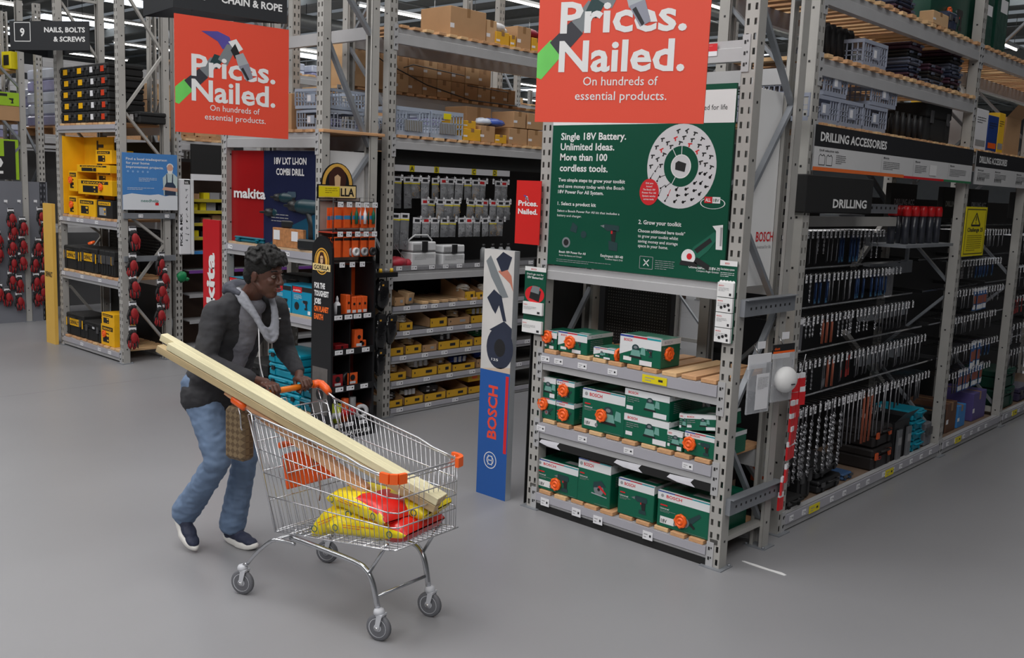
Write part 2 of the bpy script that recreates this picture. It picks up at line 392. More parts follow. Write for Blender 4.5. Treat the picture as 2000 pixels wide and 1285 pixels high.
# ------ green poster board
def pt(px, py, y=BY-.012): p = on(px, py, 1, y); return p.x, p.z
X0, X1, Z0, Z1 = -3.955, -2.70, 1.60, 2.655
pb = thing('poster_board', 'large dark green poster with white writing and a wheel of small tools', 'poster', (X0, BY-.004, Z0))
b = MB(); b.box(0, 0, 0, X1-X0, .014, Z1-Z0, GREEN2); b.box(-.004, -.001, -.004, 0, .015, Z1-Z0, SILVER); b.build('board', pb)
b = MB(); F = Face(b, (-X0*0, 0, 0), (1, 0, 0), (0, 0, 1))
W, H = X1-X0, Z1-Z0
def U(px, py): x, z = pt(px, py, BY-.004); return x-X0, z-Z0
hw = U(1437, 239)[1]
F.rect(0, hw, W, H-.03, WHITE); F.rect(0, H-.03, W, H, GREEN2, 1.5)
F.text('nted for life', U(1366, 213)[0], U(1366, 215)[1], .028, INK, 3, U(1421, 213)[0]-U(1366, 213)[0], .0)
for t, y, h, w_ in (('Single 18V Battery.', 273, .042, 127), ('Unlimited Ideas.', 293, .042, 105), ('More than 100', 313, .042, 92), ('cordless tools.', 334, .042, 94)):
    u, v = U(1096-(y-273)*.045, y); F.text(t, u, v, h, WHITE, 3, U(1096+w_, y)[0]-U(1096, y)[0], .022)
for t, y, w_, q in (('Two simple steps to grow your toolkit', 354, 130, .02), ('and save money today with the Bosch', 366, 129, .012), ('18V Power For All System.', 377, 89, .02), ('1. Select a product kit', 400, 75, .02), ('Select a Bosch Power For All kit that includes a', 413, 122, .01), ('battery and charger.', 422, 48, .005)):
    u, v = U(1091-(y-354)*.04, y); F.text(t, u, v, .021 if y < 403 else .014, WHITE, 3, U(1091+w_, y)[0]-U(1091, y)[0], q)
for t, x, y, w_, q, h in (('2. Grow your toolkit', 1247, 437, 84, .022, .024), ('Choose additional bare tools*', 1246, 453, 93, .022, .018), ('to grow your toolkit whilst', 1246, 463, 79, .01, .018), ('saving money and storage', 1246, 473, 78, .01, .018), ('space in your home.', 1246, 482, 59, .01, .018),
                          ('Bosch 18V Power For All', 1092, 493, 52, .02, .014), ('Starter Set Battery and Charger', 1092, 499, 45, 0, .009), ('EasyImpact 18V-40', 1173, 501, 44, .015, .016), ('Cordless Impact Drill', 1182, 507, 34, 0, .010), ('UniversalGrind18V-75', 1345, 523, 62, .015, .016), ('Compact Angle Grinder', 1360, 530, 45, 0, .011)):
    u, v = U(x, y); F.text(t, u, v, h, WHITE, 3, U(x+w_, y)[0]-u, q)
u, v = U(1087, 505); F.lines(u, v, .42, 2, .006, GREYP); u, v = U(1280, 508); F.lines(u, v, .13, 5, .006, GREYP)
# wheel
cu, cv = U(1330, 325); rr = .225
F.disc(cu, cv, rr, M('poster_pale', (205, 205, 208), .5, 0, 0), 2, n=48, ry=rr*1.03); F.ring(cu, cv, .065, .112, GREEN2, 3, 40); F.ring(cu, cv, .060, .066, WHITE, 3.5, 30); F.poly([(cu-.036, cv-.018), (cu+.026, cv-.030), (cu+.034, cv+.016), (cu-.018, cv+.03), (cu-.036, cv+.018)], DARK, 4)
for a in (90, 122, 242): F.line([(cu+.06*math.cos(math.radians(a)), cv+.06*math.sin(math.radians(a))), (cu+.114*math.cos(math.radians(a)), cv+.114*math.sin(math.radians(a)))], .004, WHITE, 4)
r = random.Random(3)
def tiny_tool(F, u, v, s, a, m, l=3, kind=0):
    ca, sa = math.cos(a), math.sin(a); T = lambda x, y: (u+(x*ca-y*sa)*s, v+(x*sa+y*ca)*s)
    if kind % 3 == 0: F.poly([T(-1, .5), T(.7, .5), T(1, .2), T(.7, 0), T(0, 0), T(-.2, -1), (T(-.8, -1)), T(-.6, 0), T(-1, 0)], m, l)
    elif kind % 3 == 1: F.line([T(-1, -1), T(1, 1)], s*.25, m, l); F.disc(*T(-.8, -.8), s*.4, m, l, n=8)
    else: F.disc(u, v, s*.6, m, l, n=9); F.line([T(0, 0), T(1.2, .6)], s*.45, m, l)
for k, (rad, n) in enumerate(((.197, 22), (.160, 18), (.130, 13))):
    for i in range(n):
        a = 2*math.pi*i/n+.1*k
        if 1.9 < a < 2.1: continue
        tiny_tool(F, cu+rad*math.cos(a), cv+rad*math.sin(a), .0145, r.uniform(-.5, .5), DARK if r.random() < .96 else RED, 3, 1 if 3.2 < a < 4.4 else (0 if a < 3.2 else 2))
u, v = U(1268, 375); F.disc(u, v, .066, RED, 4, ry=.075)
for i, t in enumerate(('Did you', 'know?', 'The Bosch 18V', 'Power For All', 'System works', 'across tools')): F.text(t, u, v+.045-i*.018, .010, WHITE, 6, (.05, .04, .085, .095, .09, .07)[i], .015, 'c')
u, v = U(1392, 397); F.ring(u, v, .072, .078, WHITE, 3, ky=.4); F.rect(u-.052, v, u-.004, v+.034, RED, 4); F.rect(u-.002, v, u+.046, v+.034, WHITE, 4); F.text('ALL', u-.046, v+.008, .018, WHITE, 6, .034, .03); F.text('18V', u+.004, v+.008, .018, GREEN2, 6, .036, .01)
u, v = U(1262, 513); F.line([(u-.045, v-.035), (u+.045, v-.035), (u+.045, v+.035), (u-.045, v+.035), (u-.045, v-.035)], .003, GREYP); F.line([(u-.018, v-.018), (u+.018, v+.018)], .006, WHITE); F.line([(u-.018, v+.018), (u+.018, v-.018)], .006, WHITE)
# drawings of charger, drill and grinder
D2 = M('print_dark_teal', (30, 60, 62), .5, 0, 0); G3 = M('print_mid_grey', (120, 126, 130), .5, 0, 0)
u, v = U(1106, 470); F.disc(u, v-.01, .032, G3, 3); F.disc(u, v-.01, .02, DARK, 4); u, v = U(1121, 445); F.poly([(u-.03, v-.02), (u+.02, v-.03), (u+.03, v+.01), (u-.01, v+.035)], D2, 3); u, v = U(1140, 458); F.disc(u, v, .022, D2, 3)
u, v = U(1193, 450)
F.poly([(u-.05, v+.035), (u+.06, v+.03), (u+.06, v-.004), (u-.03, v-.004), (u-.05, v+.01)], D2, 3); F.poly([(u-.08, v+.024), (u-.05, v+.03), (u-.05, v+.012)], G3, 3); F.poly([(u, v), (u+.04, v), (u+.035, v-.07), (u+.01, v-.07)], DARK, 3); F.rect(u+.002, v-.02, u+.014, v-.002, RED, 4); F.poly([(u-.012, v-.06), (u+.055, v-.07), (u+.055, v-.12), (u-.008, v-.115)], D2, 4)
u, v = U(1372, 478)
F.poly([(u-.10, v-.085), (u-.055, v-.015), (u+.07, v+.075), (u+.10, v+.05), (u+.04, v-.03), (u-.02, v-.08)], M('print_green', (28, 98, 78), .4, 0, 0), 3); F.poly([(u-.05, v-.03), (u+.045, v+.04), (u+.06, v+.02), (u-.03, v-.05)], DARK, 4)
F.poly([(u+.055, v+.105), (u+.12, v+.115), (u+.125, v-.02), (u+.085, v-.02), (u+.08, v+.08)], WHITE, 4); F.poly([(u+.105, v+.1), (u+.12, v+.1), (u+.12, v+.0), (u+.108, v)], GREYP, 5)
F.disc(u-.085, v-.075, .045, WHITE, 4); F.disc(u-.078, v-.07, .018, RED, 5, n=10); F.poly([(u-.14, v-.12), (u-.02, v-.125), (u-.03, v-.10), (u-.13, v-.095)], DARK, 5); F.poly([(u-.03, v-.07), (u+.055, v-.11), (u+.05, v-.14), (u-.05, v-.1)], DARK, 5)
b.build('printed_art', pb)
# ------ white board on the right side of the rack, brand name at its foot
wb = thing('side_board', 'white board with a small red name low down, behind diagonal braces', 'sign', (-2.70, 4.76, 1.57))
b = MB(); b.box(0, 0, 0, .014, .44, 1.08, WHITE); b.build('board', wb)
b = MB(); F = Face(b, (.0145, 0, 0), (0, 1, 0), (0, 0, 1)); F.text('BOSCH', .16, .25, .055, RED, 2, .2, .02); F.text('Invented for life', .18, .21, .02, GREYP, 2, .16, 0); b.build('printed_art', wb)
# ---------------------------------------------------------------- small slogan signs with the hammer picture
def slogan(name, label, loc, rz, W, H, cord=None, thin=.006, small=False, col=None):
    t = thing(name, label, 'sign', loc, rz)
    bg = col or REDP
    b = MB(); b.box(-W/2, -thin/2, -H, W/2, thin/2, 0, bg); b.build('board', t)
    b = MB()
    for sd in ((0,) if small else (0, 1)):
        F = Face(b, (-W/2, -thin/2, -H), (1, 0, 0), (0, 0, 1), .0002) if sd == 0 else Face(b, (W/2, thin/2, -H), (-1, 0, 0), (0, 0, 1), .0002)
        q = W; Z = .32*q if small else 0
        if small:
            F.text('Prices.', .1*q, .605*H, .16*q, WHITE, 6, .8*q, .03); F.text('Nailed.', .1*q, .605*H-.25*q, .16*q, WHITE, 6, .8*q, .03); F.lines(.25*q, .36*H+.06, .5*q, 2, .006, GREYP)
            cx, cy, k = .42*q, .74*H, .55*q
        else:
            F.text('Prices.', .135*q, .498*H, .172*q, WHITE, 8, .74*q, .024); F.text('Nailed.', .135*q, .285*H, .172*q, WHITE, 8, .74*q, .024)
            F.text('On hundreds of', .29*q, .205*H, .05*q, WHITE, 8, .44*q, .004); F.text('essential products.', .245*q, .125*H, .05*q, WHITE, 8, .54*q, .004)
            cx, cy, k = .46*q, .78*H, q
        if not small:
            F.poly([(0, .25*H), (.03*q, .24*H), (.16*q, .38*H), (.08*q, .46*H), (0, .385*H)], M('grip_green', (110, 205, 95), .5, 0, .08), 3)
            F.poly([(.075*q, .445*H), (.15*q, .36*H), (.275*q, .49*H), (.2*q, .56*H)], M('print_charcoal', (52, 52, 60), .5, 0, 0), 4)
            F.poly([(.19*q, .54*H), (.26*q, .48*H), (.37*q, .62*H), (.30*q, .67*H)], G3, 3.5); F.poly([(.28*q, .6*H), (.35*q, .57*H), (.42*q, .68*H), (.33*q, .7*H)], D2, 4)
        T = lambda x, y: (cx+x*k, cy+y*k*.95)
        F.poly([T(-.24, .10), T(-.10, .115), T(.0, .08), T(.03, .0), T(-.06, -.03), T(-.10, .03)], M('print_violet', (84, 74, 150), .4, 0, .1), 4)
        F.poly([T(-.10, -.12), T(-.02, -.17), (T(.06, .0)), T(-.02, .02)], G3, 4.5); F.poly([T(-.01, .04), T(.06, .07), T(.12, -.01), T(.06, -.05)], WHITE, 5)
        F.poly([T(.01, -.03), T(.05, .03), T(.09, -.05), T(.05, -.10)], DARK, 5.5); F.poly([T(.05, -.07), T(.12, -.04), T(.17, -.13), T(.08, -.17)], SILVER, 6)
        F.poly([T(.08, -.16), T(.17, -.125), T(.21, -.25), T(.15, -.28)], M('print_steel', (150, 152, 165), .35, .3, 0), 9); F.poly([T(.10, -.18), T(.12, -.165), T(.175, -.26), T(.16, -.275)], INK, 9.5)
    b.build('printed_art', t)
    if cord:
        b = MB()
        for u in cord[0]: b.tube([(u*W, 0, -.01), (u*W*.98, 0, cord[1])], .002, BLK, 4)
        b.build('cord', t)
    return t
# ---------------------------------------------------------------- stock builders (local: base at z=0, centred in x, front face at y=0 looking to -y, body behind)
def bx(name, label, cat, loc, rz, w_, d, h, m, group=None, bev=.003, draw=None, side=None, top=None, rot=None, lab=True):
    t = thing(name, label, cat, loc, rz, group, rot)
    b = MB(); b.cbox(-w_/2, 0, 0, w_/2, d, h, m, min(bev, h*.2)); b.build('body', t)
    if draw or side or top:
        b = MB()
        if draw: draw(Face(b, (-w_/2, -.0006, 0), (1, 0, 0), (0, 0, 1)), w_, h)
        if side: side(Face(b, (w_/2+.0006, 0, 0), (0, 1, 0), (0, 0, 1)), d, h)
        if top: top(Face(b, (-w_/2, 0, h+.0006), (1, 0, 0), (0, 1, 0)), w_, d)
        b.build('printed_art', t)
    return t
def carton(label, loc, rz, w_, d, h, m=CARD, group=None, open_=False, name='cardboard_box'):
    t = thing(name, label, 'box', loc, rz, group)
    b = MB()
    if open_:
        k = .004
        b.box(-w_/2, 0, 0, w_/2, d, k, m); b.box(-w_/2, 0, k, w_/2, k, h, m); b.box(-w_/2, d-k, k, w_/2, d, h, m); b.box(-w_/2, k, k, -w_/2+k, d-k, h, m); b.box(w_/2-k, k, k, w_/2, d-k, h, m)
        b.build('body', t); b = MB(); b.quad((-w_/2, 0, h), (w_/2, 0, h), (w_/2, -d*.2, h+d*.25), (-w_/2, -d*.2, h+d*.25), m); b.quad((w_/2, 0, h), (w_/2, d, h), (w_/2+d*.25, d, h+d*.1), (w_/2+d*.25, 0, h+d*.1), m); b.build('flap', t)
    else:
        b.cbox(-w_/2, 0, 0, w_/2, d, h, m, .004); b.build('body', t)
        b = MB(); b.box(-.02, -.001, h*.72, .02, 0, h, TAPE); b.box(-.02, -.001, h, .02, d, h+.001, TAPE); b.box(-w_/2, -.0012, h*.3, -w_/2+.05, 0, h*.45, PAPER); b.build('tape', t)
    return t
GREYC = M('grey_crate', (150, 156, 172), .45, 0, .05, 6)
def crate_meshes(w_, d, h, m):
    def f():
        b = MB(); k = .006
        b.box(-w_/2, 0, 0, w_/2, d, k, m); F_ = .028
        for (a, c, hor) in (((-w_/2, 0), (w_/2, 0), 0), ((-w_/2, d), (w_/2, d), 0), ((-w_/2, 0), (-w_/2, d), 1), ((w_/2, 0), (w_/2, d), 1)):
            y0, y1 = (a[1]-k/2, a[1]+k/2) if not hor else (0, d); x0, x1 = (a[0]-k/2, a[0]+k/2) if hor else (a[0], c[0])
            b.box(x0, y0, 0, x1, y1, h*.16, m); b.box(x0-.004, y0-.004, h*.86, x1+.004, y1+.004, h, m)
            L = w_ if not hor else d; n = max(5, int(L/.035))
            for i in range(n+1):
                u = L*i/n
                if 0 < i < n and .36 < i/n < .64:
                    z0, z1 = h*.16, h*.55
                else: z0, z1 = h*.16, h*.86
                e = .008 if 0 < i < n else F_/2
                if not hor: b.box(a[0]+u-e/2, y0, z0, a[0]+u+e/2, y1, z1, m)
                else: b.box(x0, u-e/2, z0, x1, u+e/2, z1, m)
            for q in (.38, .55):
                b.box(x0, y0, h*q, x1, y1, h*(q+.035), m)
        body = b.mesh('body'); b = MB(); b.box(-.05, -.012, h*.3, .05, -.006, h*.72, m); b.box(-.04, -.013, h*.36, .0, -.012, h*.66, PAPER); return body, b.mesh('label_holder')
    return cached(('cr', round(w_, 3), round(d, 3), round(h, 3), m.name), f)
def crate(label, loc, rz, w_=.4, d=.3, h=.17, group=None, m=GREYC, holder=True):
    t = thing('plastic_crate', label, 'crate', loc, rz, group); a, c = crate_meshes(w_, d, h, m); link('basket', a, t)
    if holder: link('label_holder', c, t)
    return t
def case(label, loc, rz, w_, d, h, m=DARK, latch=None, badge=None, group=None, name='tool_case', handle=True):
    t = thing(name, label, 'case', loc, rz, group)
    b = MB(); b.cbox(-w_/2, 0, 0, w_/2, d, h*.62, m, .012); b.cbox(-w_/2-.004, -.004, h*.62, w_/2+.004, d+.004, h, m, .012)
    for q in (-.3, .3): b.box(w_*q-.012, -.008, h*.1, w_*q+.012, 0, h*.55, m)
    b.build('body', t)
    lm = latch or M('case_grey', (70, 70, 72), .5)
    for q in (-.33, .33): b = MB(); b.box(w_*q-.022, -.014, h*.48, w_*q+.022, -.003, h*.8, lm); b.build('latch', t)
    if handle: b = MB(); b.tube([(-.07, -.01, h*.82), (-.06, -.035, h*.86), (.06, -.035, h*.86), (.07, -.01, h*.82)], .008, m, 6); b.build('handle', t)
    if badge: b = MB(); F = Face(b, (0, -.006, h*.66), (1, 0, 0), (0, 0, 1), .001); badge(F, w_, h); b.build('printed_art', t)
    return t
# ---------------------------------------------------------------- green tool boxes on the end rack
HAIR = M('tag_wire', (190, 70, 25), .5, 0, 0)
def tag_mesh():
    def f():
        b = MB(); T = Matrix.Rotation(math.pi/2, 4, 'X')
        b.lathe([(.036, 0), (.040, .004), (.040, .012), (.036, .018), (.029, .019), (.028, .014), (.020, .014), (.019, .021), (.010, .022), (.009, .017), (.0, .017)], ORANGE, T, 20)
        for k in range(8):
            a = k*math.pi/4; b.box(-.006, -.018, .034, .006, -.002, .0405, ORANGE, Matrix.Rotation(a, 4, 'Y'))
        return b.mesh('security_tag')
    return cached('tag', f)
def wire_mb(b, w_, d, h, cu, cv): # the cord of the tag round the box
    for a, c in (((-w_/2, -.003, cv), (w_/2, -.003, cv)), ((cu, -.003, 0), (cu, -.003, h)), ((w_/2+.003, 0, cv), (w_/2+.003, d, cv)), ((cu, 0, h+.003), (cu, d, h+.003))):
        b.tube([a, c], .0016, DARK, 4, cap=False)
PALE = M('box_band_white', (218, 220, 222), .4, 0, .02)
DGR = M('box_dark_green', (0, 62, 48), .4, 0, 0)
MUL = [M('stripe_blue', (50, 70, 150), .4, 0, 0), M('stripe_red', (190, 40, 60), .4, 0, 0), M('stripe_teal', (30, 150, 160), .4, 0, 0)]
def draw_drill(F, u, v, k, m=None, m2=None):
    m = m or D2; m2 = m2 or DARK
    F.poly([(u-.5*k, v+.42*k), (u-.42*k, v+.5*k), (u+.38*k, v+.5*k), (u+.45*k, v+.4*k), (u+.45*k, v+.2*k), (u+.38*k, v+.14*k), (u-.3*k, v+.14*k), (u-.42*k, v+.22*k)], m, 3); F.poly([(u-.78*k, v+.31*k), (u-.5*k, v+.42*k), (u-.5*k, v+.24*k)], G3, 3)
    F.poly([(u-.02*k, v+.14*k), (u+.34*k, v+.14*k), (u+.32*k, v-.38*k), (u+.08*k, v-.38*k)], m2, 3.5); F.poly([(u-.14*k, v-.36*k), (u+.4*k, v-.36*k), (u+.4*k, v-.6*k), (u-.14*k, v-.6*k)], m, 4); F.rect(u-.06*k, v+.0*k, u+.02*k, v+.13*k, RED, 4)
def draw_grinder(F, u, v, k): F.poly([(u-.5*k, v-.3*k), (u-.3*k, v-.1*k), (u+.5*k, v+.45*k), (u+.62*k, v+.3*k), (u-.05*k, v-.35*k)], m=D2, l=3); F.disc(u-.4*k, v-.25*k, .3*k, G3, 4, n=16); F.disc(u-.4*k, v-.25*k, .1*k, RED, 5, n=8); F.poly([(u-.1*k, v-.3*k), (u+.2*k, v-.5*k), (u+.3*k, v-.4*k), (u+.0, v-.15*k)], DARK, 5)
def draw_saw(F, u, v, k): F.disc(u, v-.1*k, .42*k, G3, 3, n=20); F.disc(u, v-.1*k, .12*k, DARK, 4, n=8); F.poly([(u-.5*k, v-.05*k), (u-.45*k, v+.35*k), (u+.2*k, v+.55*k), (u+.6*k, v+.2*k), (u+.2*k, v+.1*k)], D2, 4); F.poly([(u-.1*k, v+.1*k), (u+.6*k, v-.35*k), (u+.65*k, v-.25*k), (u+.1*k, v+.2*k)], RED, 4.5); F.poly([(u-.6*k, v-.4*k), (u+.7*k, v-.5*k), (u+.7*k, v-.56*k), (u-.6*k, v-.48*k)], SILVER, 5)
def draw_sander(F, u, v, k): F.disc(u-.1*k, v+.28*k, .3*k, D2, 3, ry=.26*k); F.disc(u-.1*k, v+.34*k, .16*k, G3, 4, ry=.1*k); F.poly([(u-.5*k, v-.25*k), (u+.35*k, v-.3*k), (u+.25*k, v+.15*k), (u-.4*k, v+.15*k)], M('print_sea_green', (110, 160, 150), .4, 0, 0), 3.5); F.poly([(u-.6*k, v-.4*k), (u+.45*k, v-.42*k), (u+.4*k, v-.28*k), (u-.55*k, v-.26*k)], DARK, 4); F.poly([(u+.3*k, v-.1*k), (u+.75*k, v-.15*k), (u+.7*k, v+.35*k), (u+.4*k, v+.4*k)], M('print_sea_green', (0, 0, 0)), 3)
def green_art(F, w_, h, tool=0, volt='18V', style=0, name=True):
    if style == 0:      # white band on top with the name
        bh = min(.06, h*.24); F.poly([(0, h-bh), (w_, h-bh*1.0), (w_, h), (0, h)], PALE, 1)
        for i in range(3): F.rect(w_*(.0+.33*i), h-.006, w_*(.33+.33*i), h, MUL[i], 2)
        if name: F.disc(w_*.09, h-bh*.52, bh*.2, GREYP, 2, n=12); F.text('BOSCH', w_*.17, h-bh*.68, bh*.36, RED, 3, w_*.30, .02)
        F.rect(w_*.06, h-bh-.035, w_*.2, h-bh-.027, RED, 2); F.text('Universal', w_*.06, h-bh-.055, .010, WHITE, 3, min(w_*.25, .06), .01); F.lines(w_*.06, h-bh-.062, w_*.3, 2, .004, GREYP)
        if volt: F.rect(w_*.07, h*.10, w_*.07+min(.095, w_*.42), h*.10+min(.042, h*.22), WHITE, 2); F.text(volt, w_*.09, h*.125, min(.022, h*.12), INK, 3, min(.04, w_*.18), .02); F.disc(w_*.36, h*.16, min(.012, h*.05), G3, 3, n=8)
        k = min(w_*.36, h*.5)
        (draw_drill, draw_grinder, draw_saw, draw_sander)[tool](F, w_*.66, h*.42, k)
        F.rect(w_*.55, h*.04, w_*.95, h*.045, GREYP, 2)
    elif style == 1:    # landscape box, white upper half
        F.rect(0, h*.62, w_, h, PALE, 1); F.poly([(0, h*.3), (w_*.5, h*.62), (0, h*.62)], PALE, 1.5)
        for i in range(3): F.rect(w_*(.33*i), h*.94, w_*(.33+.33*i), h, MUL[i], 2)
        F.text('BOSCH', w_*.1, h*.8, h*.09, RED, 3, w_*.2, .02); draw_sander(F, w_*.42, h*.45, h*.5); F.rect(w_*.1, h*.12, w_*.3, h*.26, WHITE, 2); draw_drill(F, w_*.74, h*.5, h*.25); F.rect(w_*.5, h*.03, w_*.8, h*.2, PAPER, 2)
    else:
        F.rect(0, h*.74, w_, h, PALE, 1); F.text('BOSCH', w_*.08, h*.82, h*.1, RED, 3, w_*.22, .02); F.lines(w_*.06, h*.66, w_*.28, 3, .006, GREYP)
        draw_sander(F, w_*.6, h*.5, h*.55); F.rect(w_*.05, h*.18, w_*.2, h*.33, PAPER, 2); F.rect(w_*.66, h*.06, w_*.95, h*.26, PAPER, 2)
def green_side(F, w_, h):
    F.rect(0, h*.8, w_, h, PALE, 1); F.text('BOSCH', w_*.15, h*.85, h*.09, GREYP, 2, min(w_*.4, .12), .01)
    F.lines(w_*.12, h*.7, w_*.5, 6, .006, GREYP, seed=4)
def green_top(F, w_, d): F.rect(0, 0, w_, .02, PALE); F.rect(w_*.1, d*.1, w_*.5, d*.35, DGR); F.rect(w_*.55, d*.15, w_*.9, d*.3, GREYP)
def gbox(label, x0, x1, z0, z1, d, y=BY+.015, tool=0, style=0, tagp=None, volt='18V', rz=0, wires=False, side=True):
    w_, h = x1-x0, z1-z0; t = bx('tool_box', label, 'box', ((x0+x1)/2, y, z0), rz, w_, d, h, GREEN, 'green power tool boxes on the end rack', .004, lambda F, a, c: green_art(F, a, c, tool, volt, style), green_side if side else None, green_top)
    if tagp:
        u, v, f = tagp
        if f == 'f': link('security_tag', tag_mesh(), t, (u, -.002, v))
        elif f == 's': link('security_tag', tag_mesh(), t, (w_/2+.002, u, v), (0, 0, math.pi/2))
        if wires: b = MB(); wire_mb(b, w_, d, h, u if f == 'f' else 0, v); b.build('tag_wire', t)
    return t
def gpx(label, xl, yt, xr, yb, zb, d, y=BY+.015, **k):
    a = on(xl, yt, 1, y); c = on(xr, yb, 1, y); g = k.pop('tg', None); z1 = a.z if 'h' not in k else zb+k.pop('h')
    if g: p = on(g[0], g[1], 1, y); k['tagp'] = (max(p.x-(a.x+c.x)/2, -(c.x-a.x)/2+.036), max(.04, min(z1-zb-.03, p.z-zb)), 'f')
    return gbox(label, a.x, c.x, zb, z1, d, y, **k)
gpx('tall green grinder box with orange tag, right end of the bottom shelf', 1286, 956, 1382, 1070, .141, .42, tool=1, tg=(1331, 1017))
gpx('tall green circular saw box without a tag, second from left on the bottom shelf', 1131, 893, 1189, 1005, .141, .42, tool=2, volt='')
gpx('green drill box with orange tag and clear window, left end of the bottom shelf', 1049, 894, 1127, 975, .141, .36, tool=0, tg=(1087, 945))
gpx('tall green drill set box without a tag, third from left on the bottom shelf', 1209, 932, 1274, 1030, .141, .45, tool=0, volt='')
# middle shelf
Z2 = .607
gpx('narrow green box lying at the left end of the middle shelf, upper row, no tag', 1054, 727, 1085, 768, Z2+.135, .40, tool=1, volt='', style=2, y=BY+.02, h=.133)
gpx('narrow green box with orange tag, left end of the middle shelf, lower row', 1051, 773, 1084, 815, Z2, .40, tool=1, volt='', y=BY+.02, tg=(1062, 788), h=.134)
gpx('narrow green box with orange tag, second stack of the middle shelf, upper row', 1088, 742, 1121, 783, Z2+.136, .46, tool=1, volt='', tg=(1102, 762), h=.135)
gpx('narrow green box with orange tag, second stack of the middle shelf, lower row', 1087, 784, 1120, 825, Z2, .46, tool=1, volt='', tg=(1102, 809), h=.135)
gpx('square green jigsaw box with orange tag and white name band, middle of the middle shelf', 1139, 757, 1218, 846, Z2, .34, tool=3, tg=(1176, 811))
gpx('wide green sander box, lower of two stacked on the middle shelf', 1220, 802, 1305, 868, Z2, .34, style=2, h=.155)
gpx('wide green sander box, upper of two stacked on the middle shelf', 1222, 749, 1307, 803, Z2+.157, .36, style=2, h=.15)
gpx('small green box standing beside the stacked sander boxes', 1304, 838, 1332, 878, Z2, .2, style=2, h=.115)
gpx('green box with orange tag at the right end of the middle shelf, undermost', 1338, 846, 1398, 890, Z2, .33, tool=0, volt='', tg=(1348, 866), h=.13)
t = gpx('green box tilted on its edge on top of a tagged box, middle shelf', 1342, 812, 1400, 842, Z2+.133, .3, style=2, h=.09, y=BY+.03); t.rotation_euler = (0, -.14, .06); t.location.z += .014
t = gpx('green box leaning left against the sander boxes, white end facing out', 1330, 815, 1352, 850, Z2+.118, .28, style=2, h=.10, y=BY+.04); t.rotation_euler = (0, .0, .03); t.location.x -= .01
# upper shelf
Z1S = 1.061
gpx('small white and green box with orange tag, left end of the upper shelf', 1061, 640, 1087, 675, Z1S, .2, style=1, tg=(1070, 657), h=.115)
gpx('long white and green box with a tag, second from left on the upper shelf', 1091, 645, 1146, 685, Z1S, .26, style=1, tg=(1115, 668), h=.125)
gpx('flat green box between two white ones on the upper shelf, orange tag on its end', 1160, 674, 1200, 692, Z1S, .18, style=1, h=.065, tagp=(.03, .035, 's'))
gpx('wide white and green sander box with orange tag on its end, upper shelf', 1212, 654, 1290, 706, Z1S, .2, style=1, h=.17, tagp=(.07, .085, 's'))
# things standing at the back of the shelves
bk = bx('tool_box', 'dark green box with an orange tag at the back of the bottom shelf', 'box', (-3.15, BY+.30, .141), 0, .26, .28, .27, GREEN, 'green power tool boxes on the end rack', draw=lambda F, a, c: green_art(F, a, c, 0), top=green_top)
link('security_tag', tag_mesh(), bk, (0, -.002, .22))
# ---------------------------------------------------------------- leaflet holders on both posts
def leaflet_strip(label, x, z0, z1, w_, y, n, art):
    t = thing('leaflet_strip', label, 'sign', (x, y, z0)); H = z1-z0
    b = MB(); b.box(-w_/2, -.006, 0, w_/2, 0, H, GREEN2); b.build('backing', t)
    b = MB(); F = Face(b, (-w_/2, -.0065, 0), (1, 0, 0), (0, 0, 1)); F.rect(0, H-.028, w_, H, WHITE); F.text('BOSCH', w_*.3, H-.02, .010, RED, 3, w_*.25)
    if art: F.text('Don\'t go out for', w_*.1, H-.052, .012, WHITE, 3, w_*.8); F.text('18V Batteries?', w_*.12, H-.075, .015, WHITE, 3, w_*.76, .02); F.disc(w_*.5, H-.175, w_*.46, RED, 2, ry=.055); F.poly([(w_*.25, H-.2), (w_*.72, H-.22), (w_*.8, H-.15), (w_*.35, H-.13)], DARK, 4); F.poly([(w_*.3, H-.16), (w_*.7, H-.17), (w_*.75, H-.125), (w_*.4, H-.12)], G3, 5); F.rect(w_*.28, H-.27, w_*.5, H-.25, RED, 3); F.rect(w_*.5, H-.27, w_*.72, H-.25, WHITE, 3)
    else: F.text('One battery system', w_*.06, H-.052, .012, WHITE, 3, w_*.8, .01); F.lines(w_*.06, H-.065, w_*.8, 3, .005, WHITE); [F.disc(w_*(.14+.18*k), H-.115, .010, WHITE, 3, n=10) for k in range(5)]
    b.build('printed_art', t)
    hh = .082
    for k in range(n):
        z = H*(.52 if n == 4 else .235)-k*(H*.52/ (n-.02) if n == 4 else .105)+(-.0 if n == 4 else 0)
        z = (H*.56-k*H*.186) if n == 4 else (.125-k*.118)
        b = MB(); b.box(-w_*.46, -.024, z, w_*.46, -.006, z+hh*.95, WHITE); F = Face(b, (-w_*.46, -.0245, z), (1, 0, 0), (0, 0, 1))
        F.text('BOSCH', .008, hh*.7, .007, RED, 2); F.lines(.008, hh*.6, w_*.6, 3, .004, GREYP, seed=k); F.rect(w_*.7, .008, w_*.82, .022, INK)
        if n == 4 and k % 2 == 1: [F.disc(w_*(.3+.2*q), .025+.008*q, .009, DARK, 3, n=7) for q in range(3)]
        b.build('leaflet', t)
    return t
a = on(1026, 519, 1, BY-.01); c = on(1061, 655, 1, BY-.01)
leaflet_strip('narrow green leaflet strip with a red disc on the left post of the end rack', (a.x+c.x)/2+.005, c.z, a.z, c.x-a.x, BY-.008, 2, True)
a = on(1411, 508, 1, BY-.01); c = on(1437, 672, 1, BY-.01); a2 = on(1445, 510, 1, BY-.01)
leaflet_strip('narrow green strip with four white leaflet pockets on the right post of the end rack', (a.x+a2.x)/2-.01, c.z, a.z, a2.x-a.x, BY-.008, 4, False)
